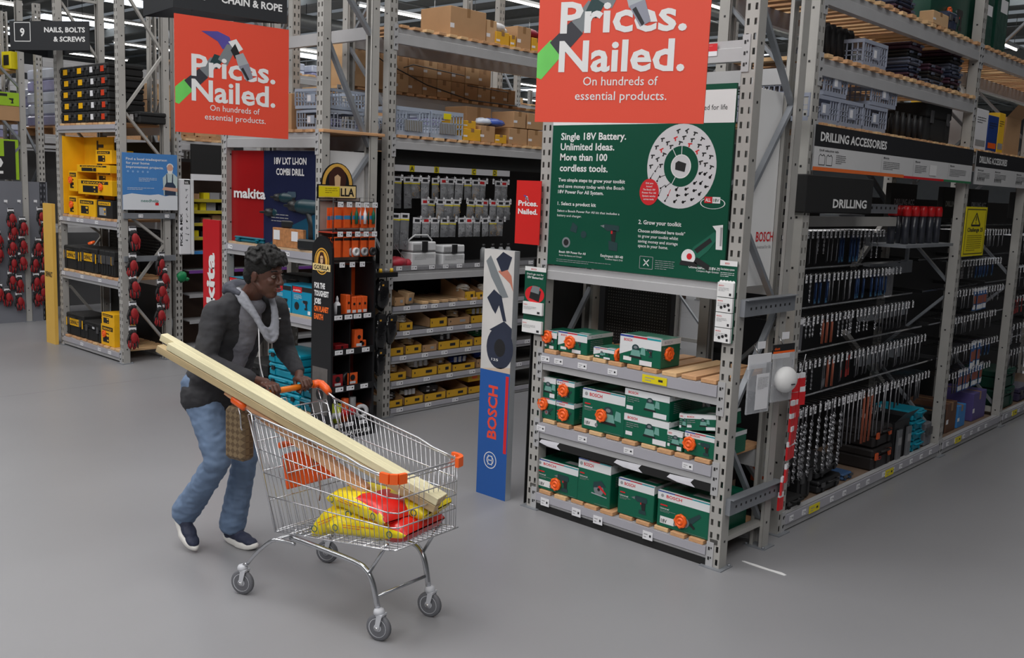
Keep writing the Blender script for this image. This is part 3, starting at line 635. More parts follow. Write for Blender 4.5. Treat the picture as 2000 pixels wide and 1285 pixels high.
# ---------------------------------------------------------------- tall display strip left of the end rack
t = thing('display_banner', 'tall narrow panel, tool photos above, blue with red letters below', 'sign', (-4.33, 4.585, 0))
b = MB(); b.box(-.135, 0, 0, .135, .05, 1.66, SILVER); b.build('board', t)
b = MB(); F = Face(b, (-.135, -.001, 0), (1, 0, 0), (0, 0, 1)); BL = M('panel_blue', (30, 84, 158), .4, 0, .1, 1)
F.rect(0, 0, .27, .86, BL); F.rect(.235, .32, .262, .84, RED, 2); F.text('BOSCH', .165, .40, .082, M('orange_red', (226, 70, 50), .5, 0, 0), 3, .36, .03, 'l', True)
F.ring(.12, .25, .052, .058, WHITE, 3); F.ring(.12, .25, .026, .032, WHITE, 3); F.rect(.10, .215, .104, .285, WHITE, 4); F.rect(.136, .215, .14, .285, WHITE, 4); F.rect(.1, .247, .14, .253, WHITE, 4)
PP = M('photo_pale', (200, 198, 196), .5, 0, .12, 3); F.rect(0, .86, .27, 1.66, PP, 1)
F.disc(.17, 1.02, .12, M('photo_navy', (42, 48, 66), .4, 0, .1), 3, n=26, ry=.14); F.disc(.17, 1.02, .05, DARK, 4, n=14, ry=.06); F.text('125', .1, .93, .016, WHITE, 5, .06)
F.poly([(.07, 1.13), (.20, 1.2), (.27, 1.16), (.27, 1.05), (.2, 1.1)], M('photo_navy', (0, 0, 0)), 2)
F.poly([(.04, 1.34), (.10, 1.4), (.17, 1.36), (.22, 1.2), (.19, 1.2), (.15, 1.3), (.12, 1.24), (.09, 1.27)], M('photo_navy', (0, 0, 0)), 3); F.poly([(.02, 1.58), (.06, 1.62), (.19, 1.42), (.23, 1.36), (.17, 1.35), (.07, 1.48)], G3, 3); F.poly([(.11, 1.6), (.17, 1.65), (.25, 1.62), (.22, 1.54), (.16, 1.52)], M('photo_navy', (0, 0, 0)), 4); F.poly([(.13, 1.52), (.24, 1.45), (.27, 1.4), (.25, 1.5), (.2, 1.55)], M('photo_rust', (190, 120, 100), .5, 0, .1), 3)
F.poly([(.0, .86), (.27, .86), (.27, .9), (.12, .88)], M('photo_tan', (196, 178, 160), .5, 0, 0), 3)
b.build('printed_art', t)
b = MB(); b.box(-.005, -.002, .0, .0, .6, 1.62, M('pegboard', (0, 0, 0))); 
t2 = thing('side_pegboard', 'dark perforated panel closing the left side of the end rack', 'panel', (-4.09, 4.66, 0)); b.build('board', t2)
b = MB()
for i in range(5):
    for j in range(60): b.box(-.0065, .03+i*.02, .1+j*.025, -.0052, .036+i*.02, .106+j*.025, DOT)
o = b.build('perforation', t2); o['kind'] = 'stuff'
# ---------------------------------------------------------------- hanging promotion signs
CEILC = 3.9
slogan('hanging_sign', 'big red slogan sign in front of the green poster, top cut by the frame', (-2.72, 3.62, 3.185), math.radians(19), .80, .81, ((-.4, .4), 4.0), thin=.008)
slogan('hanging_sign', 'big red slogan sign hanging below the black aisle sign', (-6.46, 3.945, 3.17), math.radians(83), .875, .81, ((-.36, .36), .05), thin=.008)
a = on(1012, 352, 1, 4.6); c = on(1052, 479, 1, 4.6)
slogan('post_sign', 'small narrow red slogan sign fixed to the left post of the end rack', (-4.11, 4.6, a.z), 0, c.x-a.x+.01, a.z-c.z, small=True, col=M('small_sign_red', (200, 24, 20), .5, 0, .03))
def aisle_sign(label, loc, rz, W_, H_, num, l1, l2, cord=3.5, pts=None):
    t = thing('aisle_sign', label, 'sign', loc, rz)
    for k, (ang) in enumerate((0,)):
        b = MB(); b.box(-W_/2, -.008, 0, W_/2, .008, H_, M('sign_black', (36, 38, 42), .5, 0, 0)); b.build('board', t)
    b = MB()
    b.add([(-W_/2, .008, 0), (-W_/2, .6, 0), (-W_/2+.01, .6, 0), (-W_/2, .008, H_), (-W_/2, .6, H_), (-W_/2+.01, .6, H_)], [(0, 1, 4, 3)], M('sign_black', (0, 0, 0))); b.quad((W_/2, .008, 0), (-W_/2, .6, 0), (-W_/2, .6, H_), (W_/2, .008, H_), M('sign_black', (0, 0, 0))); b.build('rear_board', t)
    b = MB(); F = Face(b, (-W_/2, -.0085, 0), (1, 0, 0), (0, 0, 1)); q = H_
    F.line([(.2*q, .3*q), (.85*q, .3*q), (.85*q, .95*q), (.2*q, .95*q), (.2*q, .3*q)], .025*q, WHITE); F.text(num, .525*q, .48*q, .28*q, WHITE, 3, None, .03, 'c')
    if l2: F.text(l1, W_-.15*q, .62*q, .17*q, WHITE, 3, 1.65*q, .03, 'r'); F.text(l2, W_-.15*q, .3*q, .17*q, WHITE, 3, 1.28*q, .03, 'r')
    else: F.text(l1, W_-.15*q, .30*q, .19*q, WHITE, 3, 1.75*q, .03, 'r')
    b.build('printed_art', t)
    b = MB(); [b.tube([(u*W_, 0, H_-.01), (u*W_, 0, H_+cord)], .003, BLK, 4) for u in (-.42, .42)]; b.build('cord', t)
aisle_sign('black aisle sign above the red slogan sign, about chain and rope', (-6.46, 3.93, 3.21), math.radians(82), .86, .27, '10', 'CHAIN & ROPE', None, 3.2)
# ---------------------------------------------------------------- long rack of drilling accessories (faces +x, plane x = -2.65)
RX, RY = -2.65, 5.38
rr = Rack('long_rack', 'long grey steel rack of drilling accessories running away along the right aisle', RX, RY, math.pi/2, 'rack'); rr.depth = .66
rr.frame(.06, 4.2, .66); rr.frame(2.82, 4.2, .66); rr.frame(4.43, 4.2, .66); rr.frame(7.25, 4.2, .66)
bays = ((.11, 2.77), (2.87, 4.38), (4.48, 7.2))
def rl(y): return y-RY                       # world y -> along the rack
for i, (a, c) in enumerate(bays):
    labs = [.08+.2*k+(R_.uniform(-.05, .05)) for k in range(int((c-a)/.2))] if i == 0 else [.1+.2*k for k in range(int((c-a)/.22))]
    labs = [(.55,) if False else u for u in labs if u < c-a-.05]
    rr.beam(a, c, .01, .10, 0, [u*1.0 for u in labs], True, lw=.05)
    for u in ((.38, 1.62) if i == 0 else (.35,)): link('warning_label', label_mesh(.15, .05, YEL2), rr.o, (a+u, -.0145, .075))
    b = MB(); b.box(a, .01, .085, c, .64, .10, M('base_board', (120, 100, 84), .7)); b.build('base_shelf', rr.o)
    rr.beam(a, c, 3.185, .105); rr.beam(a, c, 3.185, .105, .66, back=True)
    if i == 0: rr.beam(a, c, 2.785, .10); rr.beam(a, c, 2.785, .10, .66, back=True)
    rr.beam(a, c, 2.40, .09); rr.beam(a, c, 2.40, .09, .66, back=True)
    for z in ((3.292, 2.887, 2.492) if i == 0 else (3.292, 2.492)): rr.planks(a, c, z, -.01, .68, .075, .135)
    b = MB(); b.box(a, .62, .1, c, .635, 2.1, PEG); b.build('back_panel', rr.o)
    for k, (z, dep) in enumerate(((1.885, .34), (1.60, .34), (1.34, .29), (1.07, .21), (.80, .12))):
        if i == 0 and k == 0: continue
        b = MB(); b.bar((a, dep, z), (c-.06*(4-k), dep, z), .012, .012, CHROME); b.build('hook_rail', rr.o)
        for u in (a+.02, c-.3): b = MB(); b.bar((u, dep, z), (u, .62, z), .02, .03, DARK); b.build('rail_arm', rr.o)
    # perforated channels higher up
for a, c, z in ((.11, 1.75, 2.02), (.11, 1.75, 1.93)):
    b = MB(); b.box(a, .12, z-.035, c, .16, z+.03, STEEL if z < 2 else STEEL2)
    for k in range(20 if z > 2 else 0): b.box(a+.05+k*.08, .118, z-.005, a+.07+k*.08, .12, z+.012, DARK)
    b.build('perforated_channel', rr.o)
for z in (1.78, 1.55, 1.2, .85):
    b = MB(); b.box(1.9, .35, z-.05, 2.77, .4, z+.05, STEEL2); b.build('rear_channel', rr.o)
brace(rr, 2.5, .3, 1.6, .3, 2.3); b = MB(); b.bar((1.95, .5, 1.55), (2.7, .5, 2.05), .04, .04, STEEL); b.build('brace', rr.o); b = MB(); b.bar((1.95, .5, 2.35), (2.7, .5, 1.95), .03, .03, STEEL2); b.build('brace', rr.o)
b = MB(); b.bar((1.9, .5, 1.05), (2.75, .5, .55), .04, .04, STEEL); b.build('brace', rr.o)
# header signs
def header(label, y0, y1, long_):
    L = y1-y0; t = thing('header_sign', label, 'sign', (RX+.012, y0, 2.235), math.pi/2)
    b = MB(); b.box(0, -.006, 0, L, .0, .265, GREYP); b.build('board', t)
    b = MB(); F = Face(b, (0, -.0065, 0), (1, 0, 0), (0, 0, 1), .001)
    F.rect(0, .14, L, .265, M('header_black', (38, 38, 41), .45, 0, 0)); F.rect(0, .0, L, .14, M('header_white', (205, 205, 206), .45, 0, 0))
    if long_:
        F.text('DRILLING ACCESSORIES', .07, .175, .052, WHITE, 3, .98, .03); F.rect(0, 0, L*.5, .022, M('header_orange', (226, 110, 50), .5, 0, 0), 2); F.rect(L*.5, 0, L*.78, .016, RED, 2); F.rect(L*.78, 0, L, .016, M('header_green', (50, 120, 80), .5, 0, 0), 2)
        F.text('Drill selection info', .07, .115, .012, INK, 3, .26); [F.line([(.07+.1*k, .035), (.15+.1*k, .035), (.15+.1*k, .085), (.13+.1*k, .098), (.12+.1*k, .09), (.10+.1*k, .09), (.09+.1*k, .098), (.07+.1*k, .085), (.07+.1*k, .035)], .004, INK) for k in (0, 1)]; F.lines(.3, .1, .14, 5, .006, INK)
        for u, w_ in ((1.02, .28), (1.58, .22), (2.28, .36)): F.rect(u-.03, .02, u-.027, .135, GREYP, 2); F.text('Materials', u, .115, .012, INK, 3, .09); F.lines(u, .095, w_, 5, .006, INK, seed=int(u*9))
        F.rect(1.86, .035, 2.0, .11, WHITE, 4)
    else:
        F.text('DRILLING ACCESSORIES', .07, .175, .052, WHITE, 3, .72, .03)
        for u, w_ in ((.06, .3), (.5, .3), (1.1, .25)): F.text('Materials guide', u, .11, .012, INK, 3, .14); F.lines(u, .095, w_, 5, .006, INK, seed=int(u*9)); [F.rect(u+.04*q, .03, u+.012+.04*q, .06, DARK, 4) for q in range(5)]
    b.build('printed_art', t)
header('long black and white header sign with orange, red and green foot stripe', RY+.05, RY+2.83, True)
header('shorter black and white header sign of the second bay of the drilling rack', RY+2.91, RY+4.39, False)
header('black and white header sign of the third bay, cut by the right edge', RY+4.5, RY+7.1, False)
t = thing('category_sign', 'black block sign with white capitals under the header sign', 'sign', (RX+.02, RY+.0, 1.985), math.pi/2)
b = MB(); b.cbox(-.01, 0, 0, .95, .10, .225, BLK, .006); b.build('board', t); b = MB(); F = Face(b, (0, -.001, 0), (1, 0, 0), (0, 0, 1)); F.text('DRILLING', .36, .035, .052, WHITE, 2, .50, .03); b.build('printed_art', t)
for k, u in enumerate((1.95, 3.05, 3.7, 5.0)):
    t = thing('category_sign', ('small black sign behind the brace at the far end of the first bay', 'small black sign left of the yellow notice, second bay', 'small black sign right of the yellow notice, second bay', 'small black sign in the third bay')[k], 'sign', (RX-.25, RY+u, 1.95), math.pi/2)
    b = MB(); b.cbox(0, 0, 0, .5, .05, .26, BLK, .004); b.build('board', t); b = MB(); F = Face(b, (0, -.001, 0), (1, 0, 0), (0, 0, 1)); F.text('DRILLING ACC', .05, .1, .045, GREYP, 2, .4, .03); b.build('printed_art', t)
t = thing('warning_notice', 'yellow warning notice with a black triangle, on the second post of the right aisle', 'sign', (RX+.012, RY+2.83, 1.655), math.radians(90))
b = MB(); b.box(-.02, -.004, 0, .50, 0, .40, YEL2); b.build('board', t)
b = MB(); F = Face(b, (-.02, -.005, 0), (1, 0, 0), (0, 0, 1)); F.line([(.03, .02), (.49, .02), (.49, .38), (.03, .38), (.03, .02)], .006, INK); F.line([(.15, .25), (.26, .35), (.37, .25), (.15, .25)], .014, INK); F.rect(.252, .285, .268, .325, INK, 3); F.disc(.26, .27, .008, INK, 3, n=8); F.text('Challenge 25', .07, .20, .032, INK, 3, .38, .02); F.lines(.08, .17, .36, 8, .009, M('faded_ink', (120, 110, 20), .5, 0, 0)); b.build('printed_art', t)
# ------ hanging stock: every pack is a thing; kinds by mesh
TW = M('drill_steel', (150, 150, 154), .35, .8, .1, 60)
CLEAR = M('clear_pack', (150, 152, 158), .2, 0, .05, 30, alpha=.35)
def twist(b, r, z0, z1, m, x=0, y=-.004, pitch=.03, n=None):
    L = z0-z1; n = n or max(8, int(L/.0075)); vs = []; fs = []
    for i in range(n+1):
        a = 2*math.pi*(L*i/n)/pitch*.5; z = z0-L*i/n; c_, s_ = math.cos(a), math.sin(a)
        for p, q in ((r, .25*r), (-r, .25*r), (-r, -.25*r), (r, -.25*r)): vs.append((x+p*c_-q*s_, y+p*s_+q*c_, z))
    for i in range(n):
        for k in range(4): fs.append((4*i+k, 4*i+(k+1) % 4, 4*i+4+(k+1) % 4, 4*i+4+k))
    b.add(vs, fs, m)
def pack_mesh(kind, L):
    def f():
        b = MB(); N_ = M('pack_navy', (28, 40, 70), .4, 0, .1); K = M('pack_black', (30, 30, 33), .35, 0, .05)
        rd = M('pack_red', (150, 38, 34), .4, 0, .05); og = M('pack_rust', (150, 84, 64), .5, 0, .08)
        w_ = {'bit': .022, 'twist': .020, 'blue': .030, 'flat': .028, 'rust': .024, 'red': .026, 'spiral': .018, 'rod': .02, 'wide': .07, 'saw': .06}[kind]
        top = -.002
        b.box(-w_*.6, -.002, -.035, w_*.6, 0, top, K if kind not in ('wide', 'saw') else PAPER)
        if kind in ('bit',): b.box(-w_/2, -.003, -L, w_/2, 0, -.035, K); b.tube([(0, -.007, -.05), (0, -.007, -L+.01)], .0035, TW, 5)
        if kind == 'twist': b.box(-w_/2, -.001, -L*.45, w_/2, 0, -.035, K); b.tube([(0, -.007, -.03), (0, -.007, -L*.3)], .004, TW, 5); twist(b, .0055, -L*.3, -L, TW, 0, -.007)
        if kind == 'blue': b.box(-w_/2, -.003, -L, w_/2, 0, -.035, N_); b.tube([(0, -.007, -.06), (0, -.007, -L+.02)], .005, M('bit_blue', (44, 70, 112), .35, .3, 0), 5); b.box(-w_*.4, -.004, -L*.97, w_*.4, -.003, -L*.82, M('pack_teal_s', (60, 110, 140), .4, 0, 0))
        if kind == 'flat': b.box(-w_*.35, -.003, -L, w_*.35, 0, -.035, K); b.box(-.003, -.008, -L*.7, .003, -.005, -.04, TW); b.add([(-.012, -.007, -L*.7), (.012, -.007, -L*.7), (.012, -.007, -L*.88), (0, -.007, -L*.98), (-.012, -.007, -L*.88)], [(0, 4, 3, 2, 1)], TW)
        if kind == 'rust': b.box(-w_/2, -.003, -L, w_/2, 0, -.035, og); b.tube([(0, -.007, -.06), (0, -.007, -L)], .005, og, 5)
        if kind == 'red': b.box(-w_/2, -.003, -L, w_/2, 0, -.035, rd); b.box(-w_*.3, -.005, -L*.7, w_*.3, -.003, -L*.3, K)
        if kind == 'spiral': b.tube([(0, -.007, -.0), (0, -.007, -.1)], .006, TW, 6); twist(b, .0105, -.1, -L, TW, 0, -.008, .045)
        if kind == 'rod': b.tube([(0, -.007, -.0), (0, -.007, -L)], .0055, TW, 5); b.box(-w_*.4, -.002, -L*.6, w_*.4, 0, -.03, K)
        if kind == 'wide': b.box(-w_/2, -.004, -L, w_/2, 0, -.035, PAPER); [b.box(-w_*.45+.012*k, -.008, -L*.95, -w_*.45+.012*k+.006, -.004, -L*.2, TW) for k in range(6)]
        if kind == 'saw': b.box(-w_/2, -.003, -L, w_/2, 0, -.03, M('pack_blue_c', (36, 90, 150), .4, 0, .05)); b.box(-w_*.4, -.005, -L*.7, w_*.4, -.003, -L*.35, og); b.box(-w_*.4, -.005, -L*.95, w_*.4, -.003, -L*.75, WHITE)
        return b.mesh('hanging_pack')
    return cached(('pk', kind, L), f)
def hook_mesh(L, ticket=PAPER):
    def f():
        b = MB(); b.tube([(0, L, 0), (0, -.02, 0), (0, -.03, .012)], .0022, CHROME, 4); b.box(-.011, -.034, -.045, .011, -.031, .004, ticket); b.box(-.007, -.0345, -.03, .007, -.034, -.022, INK); b.box(-.007, -.0345, -.015, .007, -.034, -.009, GREYP); return b.mesh('hook')
    return cached(('hk', L, ticket.name), f)
KN = {'bit': ('slim dark drill bit in a black sleeve', 'drill_bit'), 'twist': ('twisted steel drill bit on a black card', 'drill_bit'), 'blue': ('blue masonry drill bit in a navy sleeve', 'drill_bit'), 'flat': ('flat wood bit with a spade tip', 'wood_bit'), 'rust': ('rust-orange long bit in a sleeve', 'drill_bit'),
      'red': ('red and black bit pack', 'bit_pack'), 'spiral': ('long spiral auger bit without packaging', 'auger_bit'), 'rod': ('long straight steel rod bit', 'rod_bit'), 'wide': ('wide white pack of several bits', 'bit_pack'), 'saw': ('blue carded saw blade pack', 'blade_pack')}
def hang_row(rk, x0, x1, z, dep, seq, where, step=.068, hook=.2, hooks=True, jit=.02):
    n = int((x1-x0)/step); R0 = rk.o
    for i in range(n):
        fr = i/max(1, n-1); kind, L = next(((k, l) for lim, k, l in seq if fr <= lim), (None, 0))
        x = x0+i*step+R_.uniform(-.008, .008)
        if hooks: link('hook', hook_mesh(hook), R0, (x, dep, z))
        if kind is None or R_.random() < .04: continue
        lab, nm = KN[kind]; o = link(nm, pack_mesh(kind, L), None)
        ca, sa = math.cos(R0.rotation_euler.z), math.sin(R0.rotation_euler.z); ly = dep+R_.uniform(.01, .04)
        o.location = (R0.location.x+x*ca-ly*sa, R0.location.y+x*sa+ly*ca, z-.004); o.rotation_euler = (0, R_.uniform(-.03, .03), R0.rotation_euler.z+R_.uniform(-.15, .15))
        if kind == 'spiral': cs = hang_row.__dict__.setdefault('n', [0]); cs[0] += 1; lab = 'spiral auger bit number '+('one two three four five six seven eight nine ten eleven twelve thirteen fourteen fifteen'.split()[cs[0]-1])+' from the near post'
        tag(o, lab+', '+where, 'drill bit' if 'bit' in nm else 'blade', KN[kind][0]+', '+where)
hang_row(rr, .16, 1.85, 1.86, .22, ((.35, 'bit', .22), (.45, 'twist', .15), (.58, 'bit', .21), (.8, 'blue', .22), (1, 'twist', .2)), 'top row of the first bay')
hang_row(rr, .14, 2.15, 1.575, .20, ((.12, 'bit', .2), (.3, 'twist', .18), (.42, 'blue', .2), (.62, 'bit', .2), (.95, 'blue', .2), (1, 'wide', .22)), 'second row of the first bay')
hang_row(rr, .12, 2.35, 1.31, .15, ((.1, 'twist', .15), (.17, 'wide', .22), (.30, 'twist', .14), (.40, 'rust', .2), (.75, 'twist', .17), (1, 'bit', .2)), 'third row of the first bay')
hang_row(rr, .12, 2.45, 1.045, .08, ((.22, 'twist', .2), (.28, 'flat', .22), (.35, 'rust', .22), (.38, 'bit', .2), (.46, 'red', .18), (1, 'bit', .2)), 'fourth row of the first bay')
hang_row(rr, .12, 2.5, .765, .02, ((.36, 'spiral', .48), (.5, 'rod', .36), (.58, 'rust', .40), (.75, 'rod', .38), (1, 'bit', .22)), 'lowest row of the first bay')
hang_row(rr, 1.7, 2.2, .50, .25, ((1, 'bit', .18),), 'short row low in the first bay', .09)
for k, (z, seq) in enumerate(((1.86, ((.4, 'blue', .2), (1, 'bit', .15))), (1.60, ((.5, 'twist', .15), (1, 'blue', .16))), (1.36, ((.45, 'bit', .17), (.75, 'saw', .2), (1, 'twist', .14))), (1.12, ((.3, 'twist', .14), (1, 'bit', .16))), (.88, ((.5, 'bit', .16), (.8, 'saw', .25), (1, 'blue', .16))), (.64, ((.4, 'bit', .2), (1, 'saw', .2))))):
    hang_row(rr, 2.95, 4.3, z, .06+.04*(k % 2), seq, ('top', 'second', 'third', 'fourth', 'fifth', 'lowest')[k]+' row of the second bay', .075)
for k, (z, seq) in enumerate(((1.80, ((.4, 'bit', .2), (1, 'blue', .2))), (1.5, ((1, 'bit', .2),)), (1.22, ((.5, 'red', .17), (1, 'bit', .2))), (.95, ((1, 'twist', .2),)), (.70, ((1, 'bit', .2),)))):
    hang_row(rr, 4.55, 6.1, z, .06, seq, ('top', 'second', 'third', 'fourth', 'lowest')[k]+' row of the third bay', .1)
# red-capped tubes on a small shelf
for k in range(16):
    u = 1.05+k*.075 if k < 5 else 1.80+(k-5)*.08; t = thing('capped_tube', 'dark tube with a red cap standing on the ledge above the bits', 'tube', (RX-.30 if k < 5 else RX-.10-.07*(k % 2), RY+u, 1.975 if k < 5 else 1.765), 0, 'red-capped tubes in the first bay'); t.scale = (1, 1, 1) if k < 5 else (1.3, 1.3, 1.7)
    b = MB(); b.lathe([(.022, 0), (.022, .12)], M('tube_dark', (46, 48, 56), .3), n=10); link('body', cached('ct', lambda: b.mesh('body')), t); b = MB(); b.lathe([(.026, .12), (.026, .15), (.02, .165)], M('cap_red', (190, 22, 28), .35), n=10); link('cap', cached('cc', lambda: b.mesh('cap')), t)
t = thing('ledge', 'narrow metal ledge carrying the red-capped tubes', 'shelf', (RX-.36, RY+1.0, 1.92)); b = MB(); b.box(0, 0, 0, .14, .42, .05, STEEL2); b.box(.06, .72, -.18, .34, 1.7, -.157, STEEL2); b.build('board', t)
# ------ stock on the base shelf
def at(u, d): return (RX-d, RY+u, 0)
def rcase(label, u, d, z, w_, dd, h, **k): return case(label, (RX-d, RY+u, z), math.pi/2, w_, dd, h, **k)
OG = M('case_orange', (200, 84, 40), .45)
zb = .102
rcase('tall black case with an orange side standing at the near end of the base shelf', .22, .08, zb, .10, .32, .30, m=BLK, handle=False)
t = thing('spool_box', 'orange-sided upright box beside the near post of the base shelf', 'box', (RX-.05, RY+.14, .28), math.pi/2); b = MB(); b.cbox(-.045, 0, 0, .045, .2, .17, OG, .004); b.build('body', t); b = MB(); b.box(-.03, -.002, .02, .03, 0, .1, DARK); b.build('printed_art', t)
rcase('dark case lying flat in front of the near black cases', .30, .04, zb, .22, .2, .07, m=BLK)
rcase('upright dark grey case, second from the near end of the base shelf', .52, .08, zb, .16, .3, .25, m=DARK)
rcase('black case at the bottom of the sloping stack on the base shelf', .86, .06, zb, .34, .3, .09, m=DARK)
t = rcase('black case tilted on top of the sloping stack', .84, .07, zb+.095, .32, .28, .09, m=DARK); t.rotation_euler = (0, -.10, math.pi/2); t.location.z += .02
rcase('small blue and black case lying open on the bare base board', 1.20, .08, zb, .14, .2, .05, m=M('case_blue', (60, 90, 130), .4), handle=False)
bl = lambda F, w_, h: (F.ring(-w_*.15, -h*.15, .02, .028, RED, 1, ky=.5),)
rcase('black and orange tool case at the bottom of the orange stack', 1.72, .05, zb, .36, .34, .16, m=M('case_black_o', (30, 26, 26), .5), latch=OG, badge=bl)
rcase('black and orange tool case on top of the orange stack', 1.73, .06, zb+.165, .34, .32, .14, m=M('case_black_o', (0, 0, 0)), latch=OG)
b0 = carton('open yellow-topped black carton right of the orange stack', (RX-.06, RY+2.1, zb), math.pi/2, .3, .34, .30, m=M('carton_black', (30, 30, 32), .4), open_=True)
for k, u in enumerate((2.02, 2.21)):
    t = thing('foil_pack', ('silver pack leaning on the near side of the black carton', 'silver pack leaning on the far side of the black carton')[k], 'pack', (RX-.035, RY+u, zb), math.pi/2); b = MB(); b.cbox(-.04, 0, 0, .04, .02, .24, M('foil', (120, 122, 126), .3, .4, .1), .004); b.build('body', t); b = MB(); b.box(-.03, -.001, .12, .03, 0, .18, GREYP); b.build('printed_art', t)
for k in range(4):
    rcase('teal tool case, '+('lowest', 'second from the bottom', 'third from the bottom', 'topmost')[k]+' of the teal stack in the first bay', 2.43, .06, zb+k*.085, .24, .34, .08, m=TEAL, latch=M('latch_teal', (20, 110, 130), .4), group='teal cases on the base shelf')
rcase('grey and white small case at the foot of the second post', 2.66, .05, zb, .12, .2, .2, m=M('case_grey2', (96, 98, 104), .5), handle=False)
for k, (u, w_, h, m, s) in enumerate(((3.05, .3, .22, BLK, 'black flat case behind the second post'), (3.35, .24, .26, M('carton_brown', (96, 66, 50), .6), 'brown and black carton in the second bay'), (3.62, .2, .2, BLUEP, 'blue carton beside the brown one in the second bay'), (4.1, .36, .26, M('carton_violet', (84, 74, 130), .5), 'violet and yellow carton with a white ticket, second bay'))):
    carton(s, (RX-.1, RY+u, zb), math.pi/2, w_, .34, h, m)
rcase('dark green tool case, lower, at the near end of the third bay', 4.85, .08, zb, .5, .4, .2, m=M('case_green', (14, 62, 48), .45))
rcase('dark green tool case, upper, at the near end of the third bay', 4.87, .09, zb+.205, .48, .38, .18, m=M('case_green', (0, 0, 0)))
rcase('dark violet case beyond the green ones, third bay', 5.5, .08, zb, .45, .4, .14, m=M('case_violet', (50, 44, 70), .45))
# ------ stock above the header signs
def px_on(px, py, d=0): p = on(px, py, 0, RX-d); return p.y-RY, p.z
ZS, ZB_, ZA = 2.518, 2.913, 3.318
for k, (xa, xb, z, lab) in enumerate(((1587, 1644, ZS, 'grey crate at the near end over the header sign, bottom of its stack'), (1646, 1693, ZS, 'grey crate over the header sign, second along the bottom row'), (1692, 1739, ZS, 'grey crate over the header sign, third along the bottom row'),
                                  (1613, 1657, ZS+.165, 'grey crate at the near end over the header sign, top of its stack'), (1706, 1755, ZS+.165, 'grey crate stacked on the third crate of the bottom row'), (1690, 1736, ZB_, 'grey crate alone on the shelf above the stacked crates'))):
    a = px_on(xa, 200 if z < ZB_ else 120)[0]; c = px_on(xb, 200 if z < ZB_ else 120)[0]
    crate(lab, (RX-.02, RY+(a+c)/2, z), math.pi/2, min(.44, c-a), .5, .16, 'grey crates above the drilling rack')
t = thing('bottle_tray', 'dark tray of black tubes at the near end of the middle upper shelf', 'tray', (RX-.1, RY+.5, ZB_), math.pi/2)
b = MB(); b.box(-.35, 0, 0, .35, .4, .012, DARK); b.build('tray', t)
for k in range(8): b = MB(); b.lathe([(.03, .012), (.03, .2), (.018, .23)], DARK, Matrix.Translation((-.3+.085*k, .06, 0)), 8); b.build('tube', t)
CASC = [M('case_navy', (44, 52, 74), .45), M('case_plum', (66, 40, 56), .45), DARK, M('case_slate', (86, 92, 108), .45)]
for (u, z, n, w_, pos) in ((1.62, ZB_, 5, .22, 'beside the lone crate'), (2.45, ZB_, 6, .24, 'far on the middle upper shelf'), (2.05, ZB_, 3, .3, 'between the crate and the far stack'), (1.35, ZA, 9, .34, 'on the top shelf')):
    for k in range(n): rcase('small flat case, %s up in the stack %s' % (('one', 'two', 'three', 'four', 'five', 'six', 'seven', 'eight', 'nine')[k], pos), u, .04+R_.uniform(0, .02), z+k*.052, w_, .3, .048, m=CASC[(k*7+n) % 4], latch=CASC[3], handle=False, group='flat cases stacked '+pos)
bx('blue_box', 'blue and white box on the top shelf, cut by the upper edge', 'box', (RX-.06, RY+.55, ZA), math.pi/2, .36, .3, .3, M('box_blue', (30, 110, 190), .4), draw=lambda F, a, c: (F.rect(a*.5, c*.1, a*.9, c*.5, WHITE), F.disc(a*.3, c*.4, .04, YEL, 2)))
bx('large_green_box', 'large dark green box with red writing and orange tag on the top shelf', 'box', (RX-.10, RY+2.35, ZA), math.pi/2, .8, .5, .5, M('box_dark_green', (0, 0, 0)), draw=lambda F, a, c: (F.lines(.08, c*.8, .3, 4, .012, RED), draw_drill(F, a*.75, c*.3, .14, DARK)))
link('security_tag', tag_mesh(), bpy.data.objects['large_green_box'], (-.06, -.004, .16))
carton('pale wooden-looking carton low in front of the large green box', (RX-.0, RY+1.9, ZA), math.pi/2, .3, .1, .09, CARD2)
rcase('blue and black pack leaning on the pale carton, top shelf', 2.13, .0, ZA, .18, .08, .13, m=CASC[0], handle=False)
for k, (u, w_, h) in enumerate(((3.15, .35, .55), (3.55, .3, .7))):
    bx('wrapped_box', ('dark green shrink-wrapped box on the top shelf of the second bay, nearer', 'dark green shrink-wrapped box on the top shelf of the second bay, taller')[k], 'box', (RX-.1, RY+u, ZA), math.pi/2, w_, .45, h, M('wrapped_green', (26, 66, 54), .25, 0, .2, 14, .4), draw=lambda F, a, c: F.rect(a*.3, c*.5, a*.9, c*.65, PAPER))
# sign shelf, far half
rcase('black carton with white letters over the header sign', 2.2, .05, ZS, .5, .4, .28, m=BLK, handle=False)
for k in range(10): 
    t = thing('spray_can', 'small black canister standing over the header sign', 'can', (RX-.06-.1*(k % 2), RY+1.42+.055*k, ZS), 0, 'black canisters over the header sign'); b = MB(); b.lathe([(.022, 0), (.022, .13), (.012, .15), (.012, .17)], DARK, n=9); link('body', cached('can', lambda: b.mesh('body')), t)
for k, (u, w_, h, m, lab) in enumerate(((3.2, .3, .33, PAPER, 'white-framed box over the second header sign'), (3.5, .26, .3, M('box_deep_blue', (30, 60, 130), .4), 'blue box with an orange foot over the second header sign'), (3.72, .16, .34, YEL, 'narrow yellow box beside the blue one over the second header sign'))):
    bx('stock_box', lab, 'box', (RX-.06, RY+u, ZS), math.pi/2, w_, .4, h, m, draw=lambda F, a, c: (F.rect(a*.1, c*.1, a*.9, c*.25, ORANGE if k == 1 else GREYP), F.lines(a*.1, c*.8, a*.7, 3, .01, INK)))
